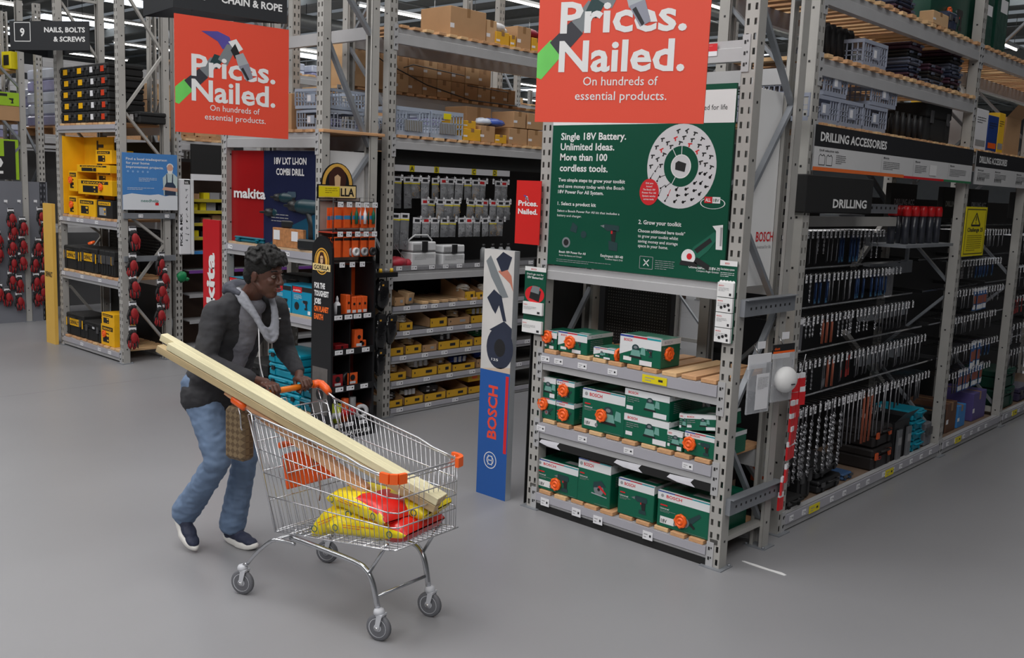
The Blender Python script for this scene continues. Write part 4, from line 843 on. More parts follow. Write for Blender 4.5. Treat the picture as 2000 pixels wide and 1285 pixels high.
carton('open brown carton over the second header sign', (RX-.06, RY+4.05, ZS), math.pi/2, .42, .4, .32, CARD, open_=True); t = bx('stock_box', 'broad yellow box behind the narrow one, second bay', 'box', (RX-.5, RY+3.5, ZS), math.pi/2, .7, .14, .42, YEL, draw=lambda F, a, c: F.rect(0, 0, a, .02, ORANGE))
# ------ hung from the side channel of the end rack: dust masks, tape of red packs
for k, (dy, lab) in enumerate(((.15, 'clear pack of white masks hanging on the side of the end rack, nearer'), (.42, 'white dust mask in a clear pack with black and orange header'))):
    t = thing('mask_pack', lab, 'mask', (-2.53, BY+dy, 1.17 if k == 0 else 1.20), math.pi/2-.15)
    b = MB(); b.box(-.1, -.004, 0, .1, 0, .05, PAPER if k == 0 else DARK); b.box(-.1, -.004, -.03, .06, 0, 0, PAPER)
    if k: F = Face(b, (-.1, -.005, 0), (1, 0, 0), (0, 0, 1)); F.rect(0, .0, .2, .012, ORANGE); F.text('dust', .01, .02, .016, ORANGE, 2, .05)
    b.build('header_card', t); b = MB(); b.cbox(-.1, -.012, -.28, .1, 0, 0, M('clear_bag', (205, 208, 214), .15, 0, .1, 20, .3, alpha=.35), .004); b.build('bag', t)
    b = MB()
    if k: b.ell((.0, -.03, -.15), (.085, .055, .075), WHITE, n=16, k=10); b.box(-.02, -.09, -.17, .01, -.083, -.165, INK); b.build('mask', t)
    else: b.box(-.03, -.014, -.26, .08, -.0125, -.06, PAPER); F = Face(b, (-.03, -.0145, -.26), (1, 0, 0), (0, 0, 1)); F.lines(.01, .18, .09, 9, .004, GREYP); b.build('insert', t)
    b = MB(); b.tube([(0, .005, .04), (0, .04, .09)], .003, CHROME, 5); b.box(-.035, -.01, .08, .03, -.008, .12, PAPER); b.build('hook', t)
RB = M('pack_bright_red', (205, 32, 38), .35, 0, .1, 20)
for k in range(9):
    p = on((1560, 1558, 1552, 1549, 1548, 1543, 1535, 1527, 1524)[k], (748, 775, 800, 825, 850, 880, 925, 950, 980)[k], 0, -2.55)
    t = thing('clip_pack', 'small red and white carded pack on the clip strip, '+('topmost', 'second from top', 'third from top', 'fourth from top', 'fifth from top', 'sixth from top', 'third from bottom', 'second from bottom', 'lowest')[k], 'pack', (-2.55, p.y, p.z), math.pi/2+R_.uniform(-.3, .3), 'red packs on the clip strip')
    for q in (-.03, .03) if k < 6 else (0,):
        b = MB(); b.box(q-.027, -.006, -.05, q+.027, .006, .03, RB); b.box(q-.022, -.0065, .03, q+.022, .0065, .06, PAPER); b.build('card', t)
b = MB(); t = thing('clip_strip', 'thin hanging strip carrying the small red packs beside the rear post', 'strip', (-2.565, 5.28, .40)); b.tube([(0, -.04, 0), (0, .0, .3), (0, .13, .75)], .004, CHROME, 5); b.build('strip', t)
# tape left on the floor
t = thing('floor_tape', 'torn strip of white tape on the floor before the end rack', 'tape', (-2.44, 4.84, 0), math.atan2(.0, 1))
b = MB(); pts0 = [(-.13, .02), (-.05, .022), (.03, .018), (.1, .026), (.135, .012), (.13, -.004), (.06, -.002), (-.03, -.004), (-.09, -.001), (-.14, .008)]
b.add([(x, y, .002) for x, y in pts0], [tuple(range(len(pts0)))[::-1]], WHITE); b.add([(x, y, .0) for x, y in pts0]+[(x, y, .002) for x, y in pts0], [(i, (i+1) % 10, 10+(i+1) % 10, 10+i) for i in range(10)], WHITE); b.build('tape', t)
# ---------------------------------------------------------------- central rack of chain and rope (faces +x, plane x = -6.47)
CX, CY = -6.47, 5.40
cr = Rack('long_rack', 'grey steel rack of chain and rope between the orange glue stand and the end rack', CX, CY, math.pi/2, 'rack'); cr.depth = .64
cr.frame(.06, 4.2, .64); cr.frame(2.82, 4.2, .64); cr.frame(5.58, 4.2, .64)
for i, (a, c) in enumerate(((.11, 2.77), (2.87, 5.53))):
    cr.beam(a, c, 3.225, .13); cr.beam(a, c, 3.225, .13, .64, back=True); cr.beam(a, c, 2.35, .095); cr.beam(a, c, 2.35, .095, .64, back=True)
    cr.planks(a, c, 3.357, -.01, .66, .09, .14); cr.planks(a, c, 2.447, -.01, .66, .09, .15)
    b = MB(); b.box(a, .60, .1, c, .62, 2.34, PEG); b.build('back_panel', cr.o)
    b = MB(); b.box(a, .12, 2.22, c, .14, 2.36, M('valance_black', (30, 31, 31), .7)); b.build('valance', cr.o)
    if i: continue
    cr.beam(a, c, 1.21, .09)
    b = MB(); b.box(a, .0, 1.30, c, .6, 1.31, M('clear_lip', (120, 120, 124), .3)); b.build('shelf_board', cr.o)
    b = MB(); b.box(a, -.004, 1.30, c, -.001, 1.345, M('clear_lip2', (150, 150, 155), .15, 0, 0, alpha=.5)); o = b.build('shelf_lip', cr.o)
    for k in range(14): link('price_label', label_mesh(.065, .035), o, (a+.06+k*.19+R_.uniform(-.03, .03), -.005, 1.322))
    for z, n in ((.92, 12), (.695, 9), (.475, 9), (.25, 8), (.005, 7)):
        h = .065; lz = [.12+k*(2.5/n)+R_.uniform(-.05, .05) for k in range(n)]
        o = cr.beam(a, c, z, h, 0, [], True, conn=False); [link('price_label', label_mesh(.075, .034), o, (u, -.0125, h*.7)) for u in lz]
        b = MB(); b.box(a, .0, z+h-.006, c, .6, z+h, M('shelf_grey', (120, 118, 116), .6)); b.build('shelf_board', cr.o)
        if z == .92: cr.planks(a+.35, a+1.6, z+h, .02, .5, .07, .12, CARD2)
# strip with the letters A to D
t = thing('letter_strip', 'white strip with black letters A to D on yellow under the valance', 'sign', (CX-.125, CY, 2.165), math.pi/2)
b = MB(); b.box(.15, -.006, 0, 1.68, 0, .055, PAPER); b.build('board', t); b = MB(); F = Face(b, (0, -.007, 0), (1, 0, 0), (0, 0, 1))
for s_, px in (('A', 803), ('B', 851), ('C', 924), ('D', 965)): u = on(px, 333, 0, CX-.13).y-CY; F.rect(u-.03, .0, u+.03, .055, YEL2); F.text(s_, u, .008, .04, INK, 2, None, .03, 'c')
b.build('printed_art', t)
# clear packs on hooks
CP = [M('clear_poly', (176, 178, 182), .12, 0, .1, 25, .5, alpha=.45), M('clear_poly2', (140, 142, 146), .15, 0, .15, 25, .5, alpha=.55)]
CHN = M('chain_steel', (150, 150, 154), .25, .8, .15, 60)
def poly_pack(kind, w_, h):
    def f():
        b = MB(); b.box(-w_/2, -.004, -.055, w_/2, 0, 0, PAPER); b.box(-w_/2, -.0045, -.065, w_/2, .0, -.052, YEL2 if kind % 2 else CP[0]); b.box(-w_*.3, -.005, -.04, w_*.3, -.004, -.015, INK if kind != 2 else RED)
        r = random.Random(kind); n = 6; vs = []; fs = []
        for i in range(n+1):
            for j in range(5):
                q = math.sin(math.pi*i/n)*math.sin(math.pi*j/4)
                vs.append((-w_/2+w_*j/4, -.004-.03*q*r.uniform(.6, 1.2), -.06-(h-.06)*i/n))
        for i in range(n):
            for j in range(4): fs.append((i*5+j, i*5+j+1, i*5+j+6, i*5+j+5))
        b.add(vs, fs, CP[kind % 2], True); b.quad((-w_/2, 0, -.06), (w_/2, 0, -.06), (w_/2, 0, -h), (-w_/2, 0, -h), CP[1])
        m = CHN if kind < 3 else M('rope_tan', (150, 120, 80), .8)
        for k in range(7): x, z = r.uniform(-w_*.32, w_*.32), -h+r.uniform(.02, h*.55); rr_ = r.uniform(.010, .017); b.tube([(x+rr_*math.cos(a), -.012+.006*math.sin(a+k), z+rr_*math.sin(a)) for a in [q*math.pi/3 for q in range(6)]], .0035, m, 4, closed=True)
        return b.mesh('clear_pack')
    return cached(('pp', kind, w_, h), f)
cnt = {}; ORD = 'first second third fourth fifth sixth seventh eighth ninth tenth eleventh twelfth thirteenth fourteenth fifteenth sixteenth seventeenth'.split()
for row, z, L, x0, x1, st in (('top', 2.12, .19, .17, 1.75, .105), ('middle', 1.93, .19, .58, 1.78, .10), ('lowest', 1.76, .18, .50, 1.8, .11)):
    for i in range(int((x1-x0)/st)):
        u = x0+i*st+R_.uniform(-.01, .01); k = R_.randrange(5); L2 = .28 if row == 'top' and i < 3 else L
        link('hook', hook_mesh(.3), cr.o, (u, .12, z+.01))
        if R_.random() < .05: continue
        o = link('clear_pack', poly_pack(k, .095, L2), None, (CX-.13-R_.uniform(0, .03), CY+u, z), (0, R_.uniform(-.05, .05), math.pi/2+R_.uniform(-.15, .15)))
        cn = cnt.get(row, 0); cnt[row] = cn+1
        tag(o, 'clear pack of small fittings, %s hanging row, %s from the left' % (row, ORD[cn]), 'pack', 'clear packs in the %s hanging row' % row)
for i, (px, py) in enumerate(((768, 410), (786, 412))):
    p = on(px, py, 0, CX-.1); o = link('clear_pack', poly_pack(1, .1, .32), None, (CX-.1, p.y+.03, 1.80), (0, .03, math.pi/2)); tag(o, ('long clear pack at the left end of the lowest hanging row', 'long crumpled clear pack, second from the left end of the lowest row')[i], 'pack')
# canisters and things on the middle shelf
def cpos(px, py, d=.05): p = on(px, py, 0, CX-d); return CY+(p.y-CY), p.z
WP = M('white_plastic', (205, 206, 208), .35, 0, .03)
for k, (xa, xb, h, lab) in enumerate(((804, 852, .235, 'white plastic tub with a wire handle on the middle shelf'), (864, 908, .20, 'white plastic tub without a handle on the middle shelf'))):
    ya, yb = cpos(xa, 520)[0], cpos(xb, 520)[0]; w_ = yb-ya
    t = thing('plastic_tub', lab, 'tub', (CX-.05, (ya+yb)/2, 1.311), math.pi/2)
    b = MB(); b.cbox(-w_/2, 0, 0, w_/2, .16, h*.6, WP, .01); b.cbox(-w_*.49, .002, h*.64, w_*.49, .155, h, WP, .01); b.cbox(-w_*.47, .004, h*.6, w_*.47, .15, h*.64, M('tub_grey', (110, 110, 112), .5), .002); b.build('body', t)
    b = MB(); b.box(-.03, -.012, h*.62, .03, .002, h*1.02, DARK); b.build('latch', t); b = MB(); F = Face(b, (-w_/2, -.001, 0), (1, 0, 0), (0, 0, 1)); F.lines(w_*.1, h*.5, w_*.8, 4, .006, GREYP); F.rect(w_*.05, h*.7, w_*.35, h*.9, GREYP); b.build('printed_art', t)
    if k == 0: b = MB(); b.tube([(-w_*.47, .07, h*.8), (-w_*.47, .06, h*1.05), (-w_*.25, .05, h*1.25), (w_*.25, .05, h*1.25), (w_*.47, .06, h*1.05), (w_*.47, .07, h*.8)], .007, WP, 6); b.build('handle', t)
for k, px in enumerate((950, 968, 984, 998)):
    y = cpos(px, 520)[0]; t = thing('small_bottle', 'small grey and black bottle at the right end of the middle shelf', 'bottle', (CX-.1, y, 1.311), 0, 'small bottles on the middle shelf'); b = MB(); b.lathe([(.03, 0), (.03, .14), (.015, .17)], M('bottle_grey', (130, 132, 134), .4), n=12); b.build('body', t); b = MB(); b.lathe([(.017, .17), (.017, .2)], DARK, n=10); b.build('cap', t)
t = thing('red_bag', 'crumpled red bag lying at the left end of the middle shelf', 'bag', (CX-.1, CY+.22, 1.312)); b = MB(); b.ell((0, 0, .05), (.09, .12, .055), M('bag_red', (170, 44, 60), .4, 0, .15, 12, .4), jit=.12); b.build('bag', t); b = MB(); b.ell((.01, .13, .04), (.04, .06, .04), M('bag_red', (0, 0, 0)), jit=.15); b.build('neck', t)
t = thing('wire_prop', 'thin white rod leaning in the middle shelf', 'rod', (CX-.1, CY+.35, 1.312)); b = MB(); b.tube([(0, .05, 0), (-.05, -.12, .22)], .004, CHROME, 5); b.build('rod', t)
# yellow-fronted open boxes with hanks of rope
YB = M('yellow_carton', (214, 164, 40), .55, 0, .08, 6); RP = {'white': M('rope_white', (200, 192, 180), .8, 0, .15, 60, .5), 'tan': M('rope_beige', (190, 158, 120), .85, 0, .15, 60, .5), 'blue': M('rope_blue', (50, 76, 160), .7, 0, .2, 50, .5), 'dark': M('rope_dark', (70, 66, 66), .8, 0, .15, 50, .4), 'green': M('rope_green', (40, 110, 70), .7, 0, .15, 50, .4), 'yellow': M('rope_yellow', (220, 190, 60), .7, 0, .1, 50, .4)}
def hank(b, c, r, m, seed=0, upr=False):
    q = random.Random(seed); c = V(c)
    for k in range(4):
        a0 = q.uniform(-.5, .5); rx, ry = r*q.uniform(.85, 1.1), r*q.uniform(.45, .7)
        pts = [c+V((rx*math.cos(a+a0), ry*math.sin(a+a0)*(.4 if upr else 1), r*.28*(k-1.5)*.8+(ry*math.sin(a+a0)*.9 if upr else .12*r*math.sin(2*a)))) for a in [j*math.pi/6 for j in range(12)]]
        b.tube(pts, r*.15, m, 5, closed=True)
    b.tube([c+V((-.02, -r*.25, r*.4)), c+V((-.02, r*.3, r*.45)), c+V((-.02, r*.5, 0))], r*.16, m, 5)
WH = {'.65': 'fourth'}
def dbox(row, lab, xa, xb, py, z, h, col=YB, rope=None, n=2, d=.03, tilt=0):
    ya, yb = cpos(xa, py, d)[0], cpos(xb, py, d)[0]; w_ = yb-ya
    t = thing('display_box', lab, 'box', (CX-d, (ya+yb)/2, z+.002), math.pi/2+tilt)
    k = .003; D = .34; b = MB(); b.box(-w_/2, 0, 0, w_/2, D, k, col); b.box(-w_/2, 0, k, w_/2, k, h*.62, col); b.box(-w_/2, D-k, k, w_/2, D, h, CARD)
    for s_ in (-1, 1): x = s_*w_/2; b.add([(x, 0, 0), (x, D, 0), (x, D, h*1.5), (x, 0, h*.62), (x-s_*k, 0, 0), (x-s_*k, D, 0), (x-s_*k, D, h*1.5), (x-s_*k, 0, h*.62)], [(0, 1, 2, 3), (4, 7, 6, 5), (0, 3, 7, 4), (3, 2, 6, 7)], CARD)
    b.build('carton', t); b = MB(); F = Face(b, (-w_/2, -.0006, 0), (1, 0, 0), (0, 0, 1)); F.rect(w_*.55, h*.2, w_*.8, h*.42, INK if col is YB else GREYP); F.rect(w_*.1, h*.25, w_*.14, h*.4, INK); b.build('printed_art', t)
    if rope:
        for q in range(n):
            y = (ya+yb)/2-w_*.3+w_*.6*(q+.5)/n
            o = thing('rope_hank', '%s hank of rope in the box: %s' % (rope if rope != 'dark' else 'dark', lab.replace('yellow-fronted ', '').replace('brown ', '')) if False else '%s rope hank %s' % (rope, lab[lab.index('on the'):] if 'on the' in lab else lab), 'rope', (CX-d-.10, y, z+h*.62), math.pi/2, '%s rope hanks %s' % (rope, lab[lab.index('on the'):] if 'on the' in lab else lab))
            b = MB(); hank(b, (0, 0, .03), min(.066, w_/n*.55), RP[rope], q+int(xa)); b.build('coil', o); b = MB(); b.box(-.016, -.045, .01, .016, -.035, .06, PAPER); b.build('band', o)
rows = {1: ('top rope shelf', .985), 2: ('second rope shelf', .76), 3: ('third rope shelf', .54), 4: ('fourth rope shelf', .315), 5: ('lowest rope shelf', .07)}
def rowbox(r, place, xa, xb, py, h=.10, **k):
    nm, z = rows[r]; dbox(r, '%s open box on the %s, %s' % ('brown' if k.get('col') is CARD else 'yellow-fronted', nm, place), xa, xb, py, z, h, **k)
rowbox(1, 'left end', 770, 791, 585, .12, col=CARD, rope=None); rowbox(1, 'third from right', 908, 928, 575, .13, rope='white', n=1); rowbox(1, 'second from right', 929, 945, 572, .11); rowbox(1, 'right end', 946, 968, 570, .11, rope='white', n=1)
rowbox(2, 'left end', 780, 806, 640, .11, rope='white', n=1); rowbox(2, 'second from left', 840, 873, 632, .13); rowbox(2, 'middle', 875, 917, 625, .11, col=CARD, rope='tan', n=1); rowbox(2, 'right end', 920, 962, 615, .11, rope='yellow', n=3)
rowbox(3, 'left end', 758, 788, 690, .11); rowbox(3, 'second from left', 792, 823, 685, .12, rope='tan', n=1); rowbox(3, 'third from left', 825, 853, 680, .10, col=CARD); rowbox(3, 'fourth from left', 856, 897, 675, .12, rope='dark', n=2); rowbox(3, 'second from right', 898, 923, 668, .10); rowbox(3, 'right end', 926, 963, 662, .12, rope='green', n=2)
rowbox(4, 'left end', 758, 793, 740, .11, rope='tan', n=1); rowbox(4, 'second from left', 804, 853, 735, .12, rope='white', n=3); rowbox(4, 'third from left', 855, 881, 728, .13, rope='tan', n=1); rowbox(4, 'fourth from left', 884, 927, 720, .10, rope='blue', n=3); rowbox(4, 'right end', 930, 962, 712, .13, col=CARD, rope='blue', n=1)
rowbox(5, 'left end', 757, 786, 790, .10, rope='dark', n=1); rowbox(5, 'second from left', 790, 826, 785, .11, rope='white', n=3); rowbox(5, 'third from left', 829, 870, 778, .11, rope='dark', n=2); rowbox(5, 'second from right', 872, 912, 770, .11); rowbox(5, 'right end under a closed box', 915, 954, 762, .10)
t = bx('display_box', 'closed orange box on top of the right end box of the lowest rope shelf', 'box', (CX-.05, cpos(932, 745)[0], .07+.11), math.pi/2, .24, .3, .09, YB, draw=lambda F, a, c: F.rect(a*.2, c*.3, a*.5, c*.6, ORANGE))
t = bx('small_carton', 'small pale carton tipped over with blue film, left on the top rope shelf', 'box', (CX-.06, cpos(802, 590)[0], .99), math.pi/2+.4, .10, .12, .10, CARD2, rot=(.2, 0, math.pi/2+.3), draw=lambda F, a, c: F.rect(a*.2, c*.3, a*.6, c*.6, BLUEP))
# ------ stock on the 2.45 m shelf
def yr(xa, xb, py, d): return on(xa, py, 0, CX-d).y, on(xb, py, 0, CX-d).y
GC2 = M('crate_blue_grey', (158, 168, 184), .45, 0, .04, 6)
for k, (xa, xb, py, lab) in enumerate(((772, 838, 262, 'big blue-grey crate at the left end of the shelf over the letter strip'), (841, 903, 268, 'big blue-grey crate with a yellow tag, second on the shelf over the letter strip'))):
    ya, yb = yr(xa, xb, py, .03); t = crate(lab, (CX-.03, (ya+yb)/2, 2.473), math.pi/2, yb-ya-.01, .45, .24, m=GC2, holder=False)
    b = MB(); b.box(-.1, -.012, .04, .1, -.006, .13, M('crate_slot', (110, 100, 80), .6)); [b.box(-.1+.02*q, -.014, .04, -.094+.02*q, -.011, .13, GC2) for q in range(11)]; b.build('grille', t)
    if k: b = MB(); b.box(-.05, -.01, .17, .04, -.006, .22, YEL2); b.build('tag', t)
ya, yb = yr(905, 940, 270, .03); carton('low yellow box right of the big crates', (CX-.03, (ya+yb)/2, 2.473), math.pi/2, yb-ya, .3, .11, YB); carton('low yellow box stacked on the first, with red edge', (CX-.05, (ya+yb)/2-.02, 2.585), math.pi/2, (yb-ya)*.7, .3, .07, YB)
ya, yb = yr(937, 967, 275, .03); carton('brown carton between yellow boxes on the shelf over the letter strip', (CX-.03, (ya+yb)/2, 2.473), math.pi/2, yb-ya-.01, .35, .15)
ya, yb = yr(967, 990, 277, .03); carton('small yellow box right of the brown carton', (CX-.03, (ya+yb)/2, 2.473), math.pi/2, yb-ya-.01, .3, .08, YB)
for k, (xa, xb, z) in enumerate(((993, 1030, 2.473), (1031, 1062, 2.473), (950, 1000, 2.63), (1001, 1026, 2.635), (1028, 1062, 2.635))):
    ya, yb = yr(xa, xb, 280, .04); carton('brown carton at the right of the shelf over the letter strip, %s' % ('lower left', 'lower right', 'behind the blue bag', 'upper middle', 'upper right')[k], (CX-(.04 if k != 2 else .33), (ya+yb)/2, z if k != 2 else 2.475), math.pi/2, yb-ya-.01, .3, .155 if k != 2 else .34)
t = thing('film_bag', 'blue and white film bag lying on the brown carton over the letter strip', 'bag', (CX-.12, yr(940, 975, 245, .12)[0]+.12, 2.63)); b = MB(); b.ell((0, .02, .035), (.09, .17, .04), M('film_blue', (70, 96, 180), .2, 0, .3, 10, .5), jit=.12); b.build('bag', t); b = MB(); b.ell((.02, -.12, .035), (.07, .09, .035), M('film_white', (200, 208, 222), .2, 0, .1, 10, .5), jit=.12); b.build('end', t)
# ------ cartons at the back, two high, on the rear half of the gondola
c2 = Rack('long_rack', 'rear half of the central rack, carrying two layers of brown cartons', -7.86, CY, math.pi/2, 'rack')
c2.frame(.06, 4.2, .6, dz=.9); c2.frame(2.82, 4.2, .6, dz=.9); c2.frame(5.58, 4.2, .6, dz=.9)
for a, c in ((.11, 2.77), (2.87, 5.53)): c2.beam(a, c, 2.78, .11, -.62); c2.beam(a, c, 2.78, .11, 0, back=True); c2.planks(a, c, 2.892, -.64, .02, .09, .15)
CL = []
for k in range(9):
    for j in (0, 1):
        if j and k > 6: continue
        y = 6.20+k*.19; hh = .165 if (j or k > 4) else .165; h0 = .165
        carton('brown carton, %s layer at the back of the central rack, %s from left' % (('lower', 'upper')[j], ('first', 'second', 'third', 'fourth', 'fifth', 'sixth', 'seventh', 'eighth', 'ninth')[k]), (-7.24+R_.uniform(-.01, .01), y+.01, 2.918+j*.167), math.pi/2, .185, .3, h0, CARD if (k+j) % 3 else CARD2, 'cartons at the back of the central rack')
for k, (y, z, h) in enumerate(((5.7, 2.918, .44), (5.93, 2.918, .40))):
    carton('tall brown carton %s the left end of the back layer' % ('at', 'second from')[k], (-7.22, y, z), math.pi/2, .2, .3, h, CARD if k else CARD2)
t = thing('strapping', 'loose black strap drooping across the brown cartons', 'strap', (-7.19, 5.6, 2.95)); b = MB(); b.tube([(0, 0, .38), (0, .35, .22), (0, .9, .06), (0, 1.5, -.03), (0, 2.2, -.03)], .006, DARK, 4); b.build('strap', t)
t = thing('strapping', 'straight black strap round the upper brown cartons', 'strap', (-7.19, 6.2, 3.15)); b = MB(); b.tube([(0, 0, -.01), (0, .12, .03), (0, .8, .0)], .005, DARK, 4); b.tube([(0, .85, -.09), (0, 1.45, -.10), (0, 1.45, -.2)], .004, DARK, 4); b.build('strap', t)
# ------ top shelf
ZT = 3.383
ya, yb = yr(880, 953, 80, .08); carton('big brown carton standing on the very top shelf', (CX-.10, (ya+yb)/2, ZT), math.pi/2, yb-ya-.02, .4, .27, CARD)
ya, yb = yr(948, 968, 85, .1); carton('narrow brown carton right of the big one on the top shelf', (CX-.12, (ya+yb)/2+.03, ZT), math.pi/2, yb-ya, .3, .22, CARD2)
for k, (xa, xb, h, m, lab) in enumerate(((968, 995, .13, YB, 'yellow box with a white sack on it, top shelf'), (996, 1008, .12, YB, 'narrow yellow box, top shelf'), (1009, 1037, .22, CARD, 'brown carton between yellow boxes, top shelf'), (1038, 1064, .14, YB, 'yellow box with red packs at the right of the top shelf'))):
    ya, yb = yr(xa, xb, 95, .1); t = carton(lab, (CX-.1, (ya+yb)/2, ZT), math.pi/2, yb-ya-.01, .3, h, m)
    if k in (0, 3): o = thing('small_sack', ('white crumpled sack on the yellow box, top shelf', 'dark red crumpled sack on the right yellow box, top shelf')[k > 0], 'bag', (CX-.2, (ya+yb)/2, ZT+h)); b = MB(); b.ell((0, 0, .045), (.08, .12, .05), M(('sack_white', 'sack_red')[k > 0], ((200, 198, 200), (140, 30, 50))[k > 0], .4, 0, .2, 14, .4), jit=.15); b.build('bag', o); b = MB(); b.ell((.0, .1, .03), (.04, .05, .03), MATS[('sack_white', 'sack_red')[k > 0]], jit=.15); b.build('end', o)
# ---------------------------------------------------------------- Orange glue stand
SX, SY = -6.13, 4.60
st = thing('display_stand', 'black and dark red glue display stand with an arched header', 'stand', (SX, SY, 0), math.pi/2)   # local x runs +y, front looks +x
SR = M('stand_red', (120, 20, 12), .5, 0, .1, 3); SO = M('stand_orange', (214, 82, 20), .5, 0, .1, 3); SK = M('stand_black', (24, 24, 26), .4)
SW = .44; SD = .26
b = MB()
prof = [(0, 0), (SD, 0), (SD, 1.5)]+[(SD/2+SD/2*math.cos(a), 1.5+.13*math.sin(a)) for a in [math.pi*k/10 for k in range(1, 10)]]+[(0, 1.5)]
for x in (0, SW-.02):
    n = len(prof); hh = 1.0 if x == 0 else .93
    b.add([(x, y, z*hh) for y, z in prof]+[(x+.02, y, z*hh) for y, z in prof], [tuple(range(n))[::-1], tuple(range(n, 2*n))]+[(i, (i+1) % n, n+(i+1) % n, n+i) for i in range(n)], SK)
b.build('side_panel', st)
b = MB(); b.box(.02, SD-.01, .12, SW-.02, SD, 1.4, SR); b.build('back_panel', st)
b = MB(); b.box(SW*.55, SD-.014, 1.05, SW-.02, SD-.0105, 1.4, SO); b.box(.215, .04, .12, .222, SD-.01, 1.4, SK); b.build('back_print', st)
b = MB(); b.box(.0, -.02, 0, SW, SD, .10, SK); b.build('plinth', st)
for z in (.10, .40, .70, .98):
    b = MB(); b.box(.02, 0, z, SW-.02, SD-.01, z+.012, SK); b.box(.02, -.008, z-.012, SW-.02, 0, z+.04, SK); o = b.build('shelf', st)
    for u in ((.08, .19, .33) if z < .6 else ((.07, .18, .34) if z < .8 else (.06, .16, .25, .35))): link('price_label', label_mesh(.075, .035), o, (u, -.0095, z+.014))
b = MB(); F = Face(b, (0, -.021, 0), (1, 0, 0), (0, 0, 1)); F.text('GORILLA TOUGH', .03, .03, .035, WHITE, 2, .36, .03); b.build('plinth_print', st)
def gorilla(F, u, v, r):
    gold = M('emblem_gold', (214, 160, 60), .45, 0, .05)
    F.disc(u, v, r*1.12, gold, 2, ry=r*1.25); F.disc(u, v, r*1.0, SK, 3, ry=r*1.13); F.disc(u, v, r*.9, gold, 4, ry=r*1.02); F.poly([(u-r*.6, v-r*.5), (u-r*.5, v+r*.25), (u-r*.2, v+r*.85), (u+r*.2, v+r*.85), (u+r*.5, v+r*.25), (u+r*.6, v-r*.5)], M('emblem_brown', (60, 28, 18), .5, 0, 0), 5)
    F.poly([(u-r*.2, v-.1*r), (u-r*.22, v+r*.45), (u, v+r*.55), (u+r*.22, v+r*.45), (u+r*.2, v-.1*r), (u, v-r*.25)], M('emblem_tan', (205, 170, 130), .5, 0, 0), 6); F.rect(u-r*.14, v+r*.22, u-r*.04, v+r*.3, SK, 7); F.rect(u+r*.04, v+r*.22, u+r*.14, v+r*.3, SK, 7)
b = MB(); F = Face(b, (-.0006, SD, 0), (0, -1, 0), (0, 0, 1))     # side panel print, faces -y in the world
gorilla(F, SD*.5, 1.43, .085); F.rect(SD*.5-.115, 1.355, SD*.5+.115, 1.41, M('emblem_cream', (225, 200, 140), .5, 0, 0), 8); F.text('GORILLA', SD*.5-.1, 1.365, .034, SK, 9, .2, .03)
for k, (s_, m) in enumerate((('FOR THE', WHITE), ('TOUGHEST', WHITE), ('JOBS', WHITE), ('ON PLANET', M('stand_text_orange', (240, 110, 40), .5, 0, 0)), ('EARTH', M('stand_text_orange', (0, 0, 0))))): F.text(s_, .035, 1.215-k*.062, .043, m, 2, (.14, .19, .09, .19, .12)[k], .045)
F.rect(.02, .2, .22, .58, M('stand_grey_panel', (90, 86, 84), .4, 0, .35, 6), 1.5); F.disc(.12, .36, .05, SK, 3, n=12); b.build('printed_art', st)
t = b = None
b = MB(); n = 12; AR = M('arch_gold', (206, 160, 70), .5, 0, .05)
W2 = .19; pts = [(-W2, 0), (W2, 0), (W2, .11)]+[(.155*math.cos(a), .11+.17*math.sin(a)) for a in [math.pi*k/12 for k in range(13)]]+[(-W2, .11)]
b.add([(x, 0, z) for x, z in pts]+[(x, .008, z) for x, z in pts], [tuple(range(len(pts))), tuple(range(len(pts), 2*len(pts)))[::-1]], SK)
F = Face(b, (0, -.0006, 0), (1, 0, 0), (0, 0, 1)); F.ring(0, .11, .115, .145, AR, 2, 20, 1.12, 0, 180); F.disc(0, .15, .085, M('emblem_brown', (0, 0, 0)), 3, ry=.1); F.poly([(-.025, .1), (-.03, .17), (0, .19), (.03, .17), (.025, .1)], M('emblem_tan', (0, 0, 0)), 4); F.rect(-W2+.01, .008, W2-.01, .1, M('emblem_cream', (225, 200, 140), .5, 0, 0), 5); F.text('GORILLA', -.165, .022, .062, SK, 6, .33, .03); F.rect(-W2+.01, .015, .02, .095, YEL2, 8); F.lines(-.12, .08, .12, 3, .008, M('faded_ink', (0, 0, 0)), 9)
b.box(-.005, .008, -.35, .005, .014, .1, SK); b.build('header', st, (.19-.05, .13, 1.92))
b = MB()
for x in (.02, .42): b.tube([(x, .02, 1.4), (x, .02, 1.93), (x, .2, 1.93), (x, .2, 1.4)], .004, SK, 5)
for z in (1.42, 1.67, 1.9): b.tube([(.02, .02, z), (.42, .02, z)], .004, SK, 5); b.tube([(.02, .2, z), (.42, .2, z)], .004, SK, 5)
b.build('wire_frame', st)
b = MB(); b.box(.02, .2, 1.40, .42, .205, 1.93, M('stand_back_pale', (150, 140, 132), .6)); b.box(.01, .0, 1.655, .43, .2, 1.66, M('stand_red_wire', (170, 50, 26), .5)); b.build('wire_back', st)
GO = M('glue_orange', (226, 92, 36), .4, 0, .08, 20); GB = M('glue_blue', (60, 130, 180), .4, 0, 0)
def lp(u, d, z): return (SX-d, SY+u, z)
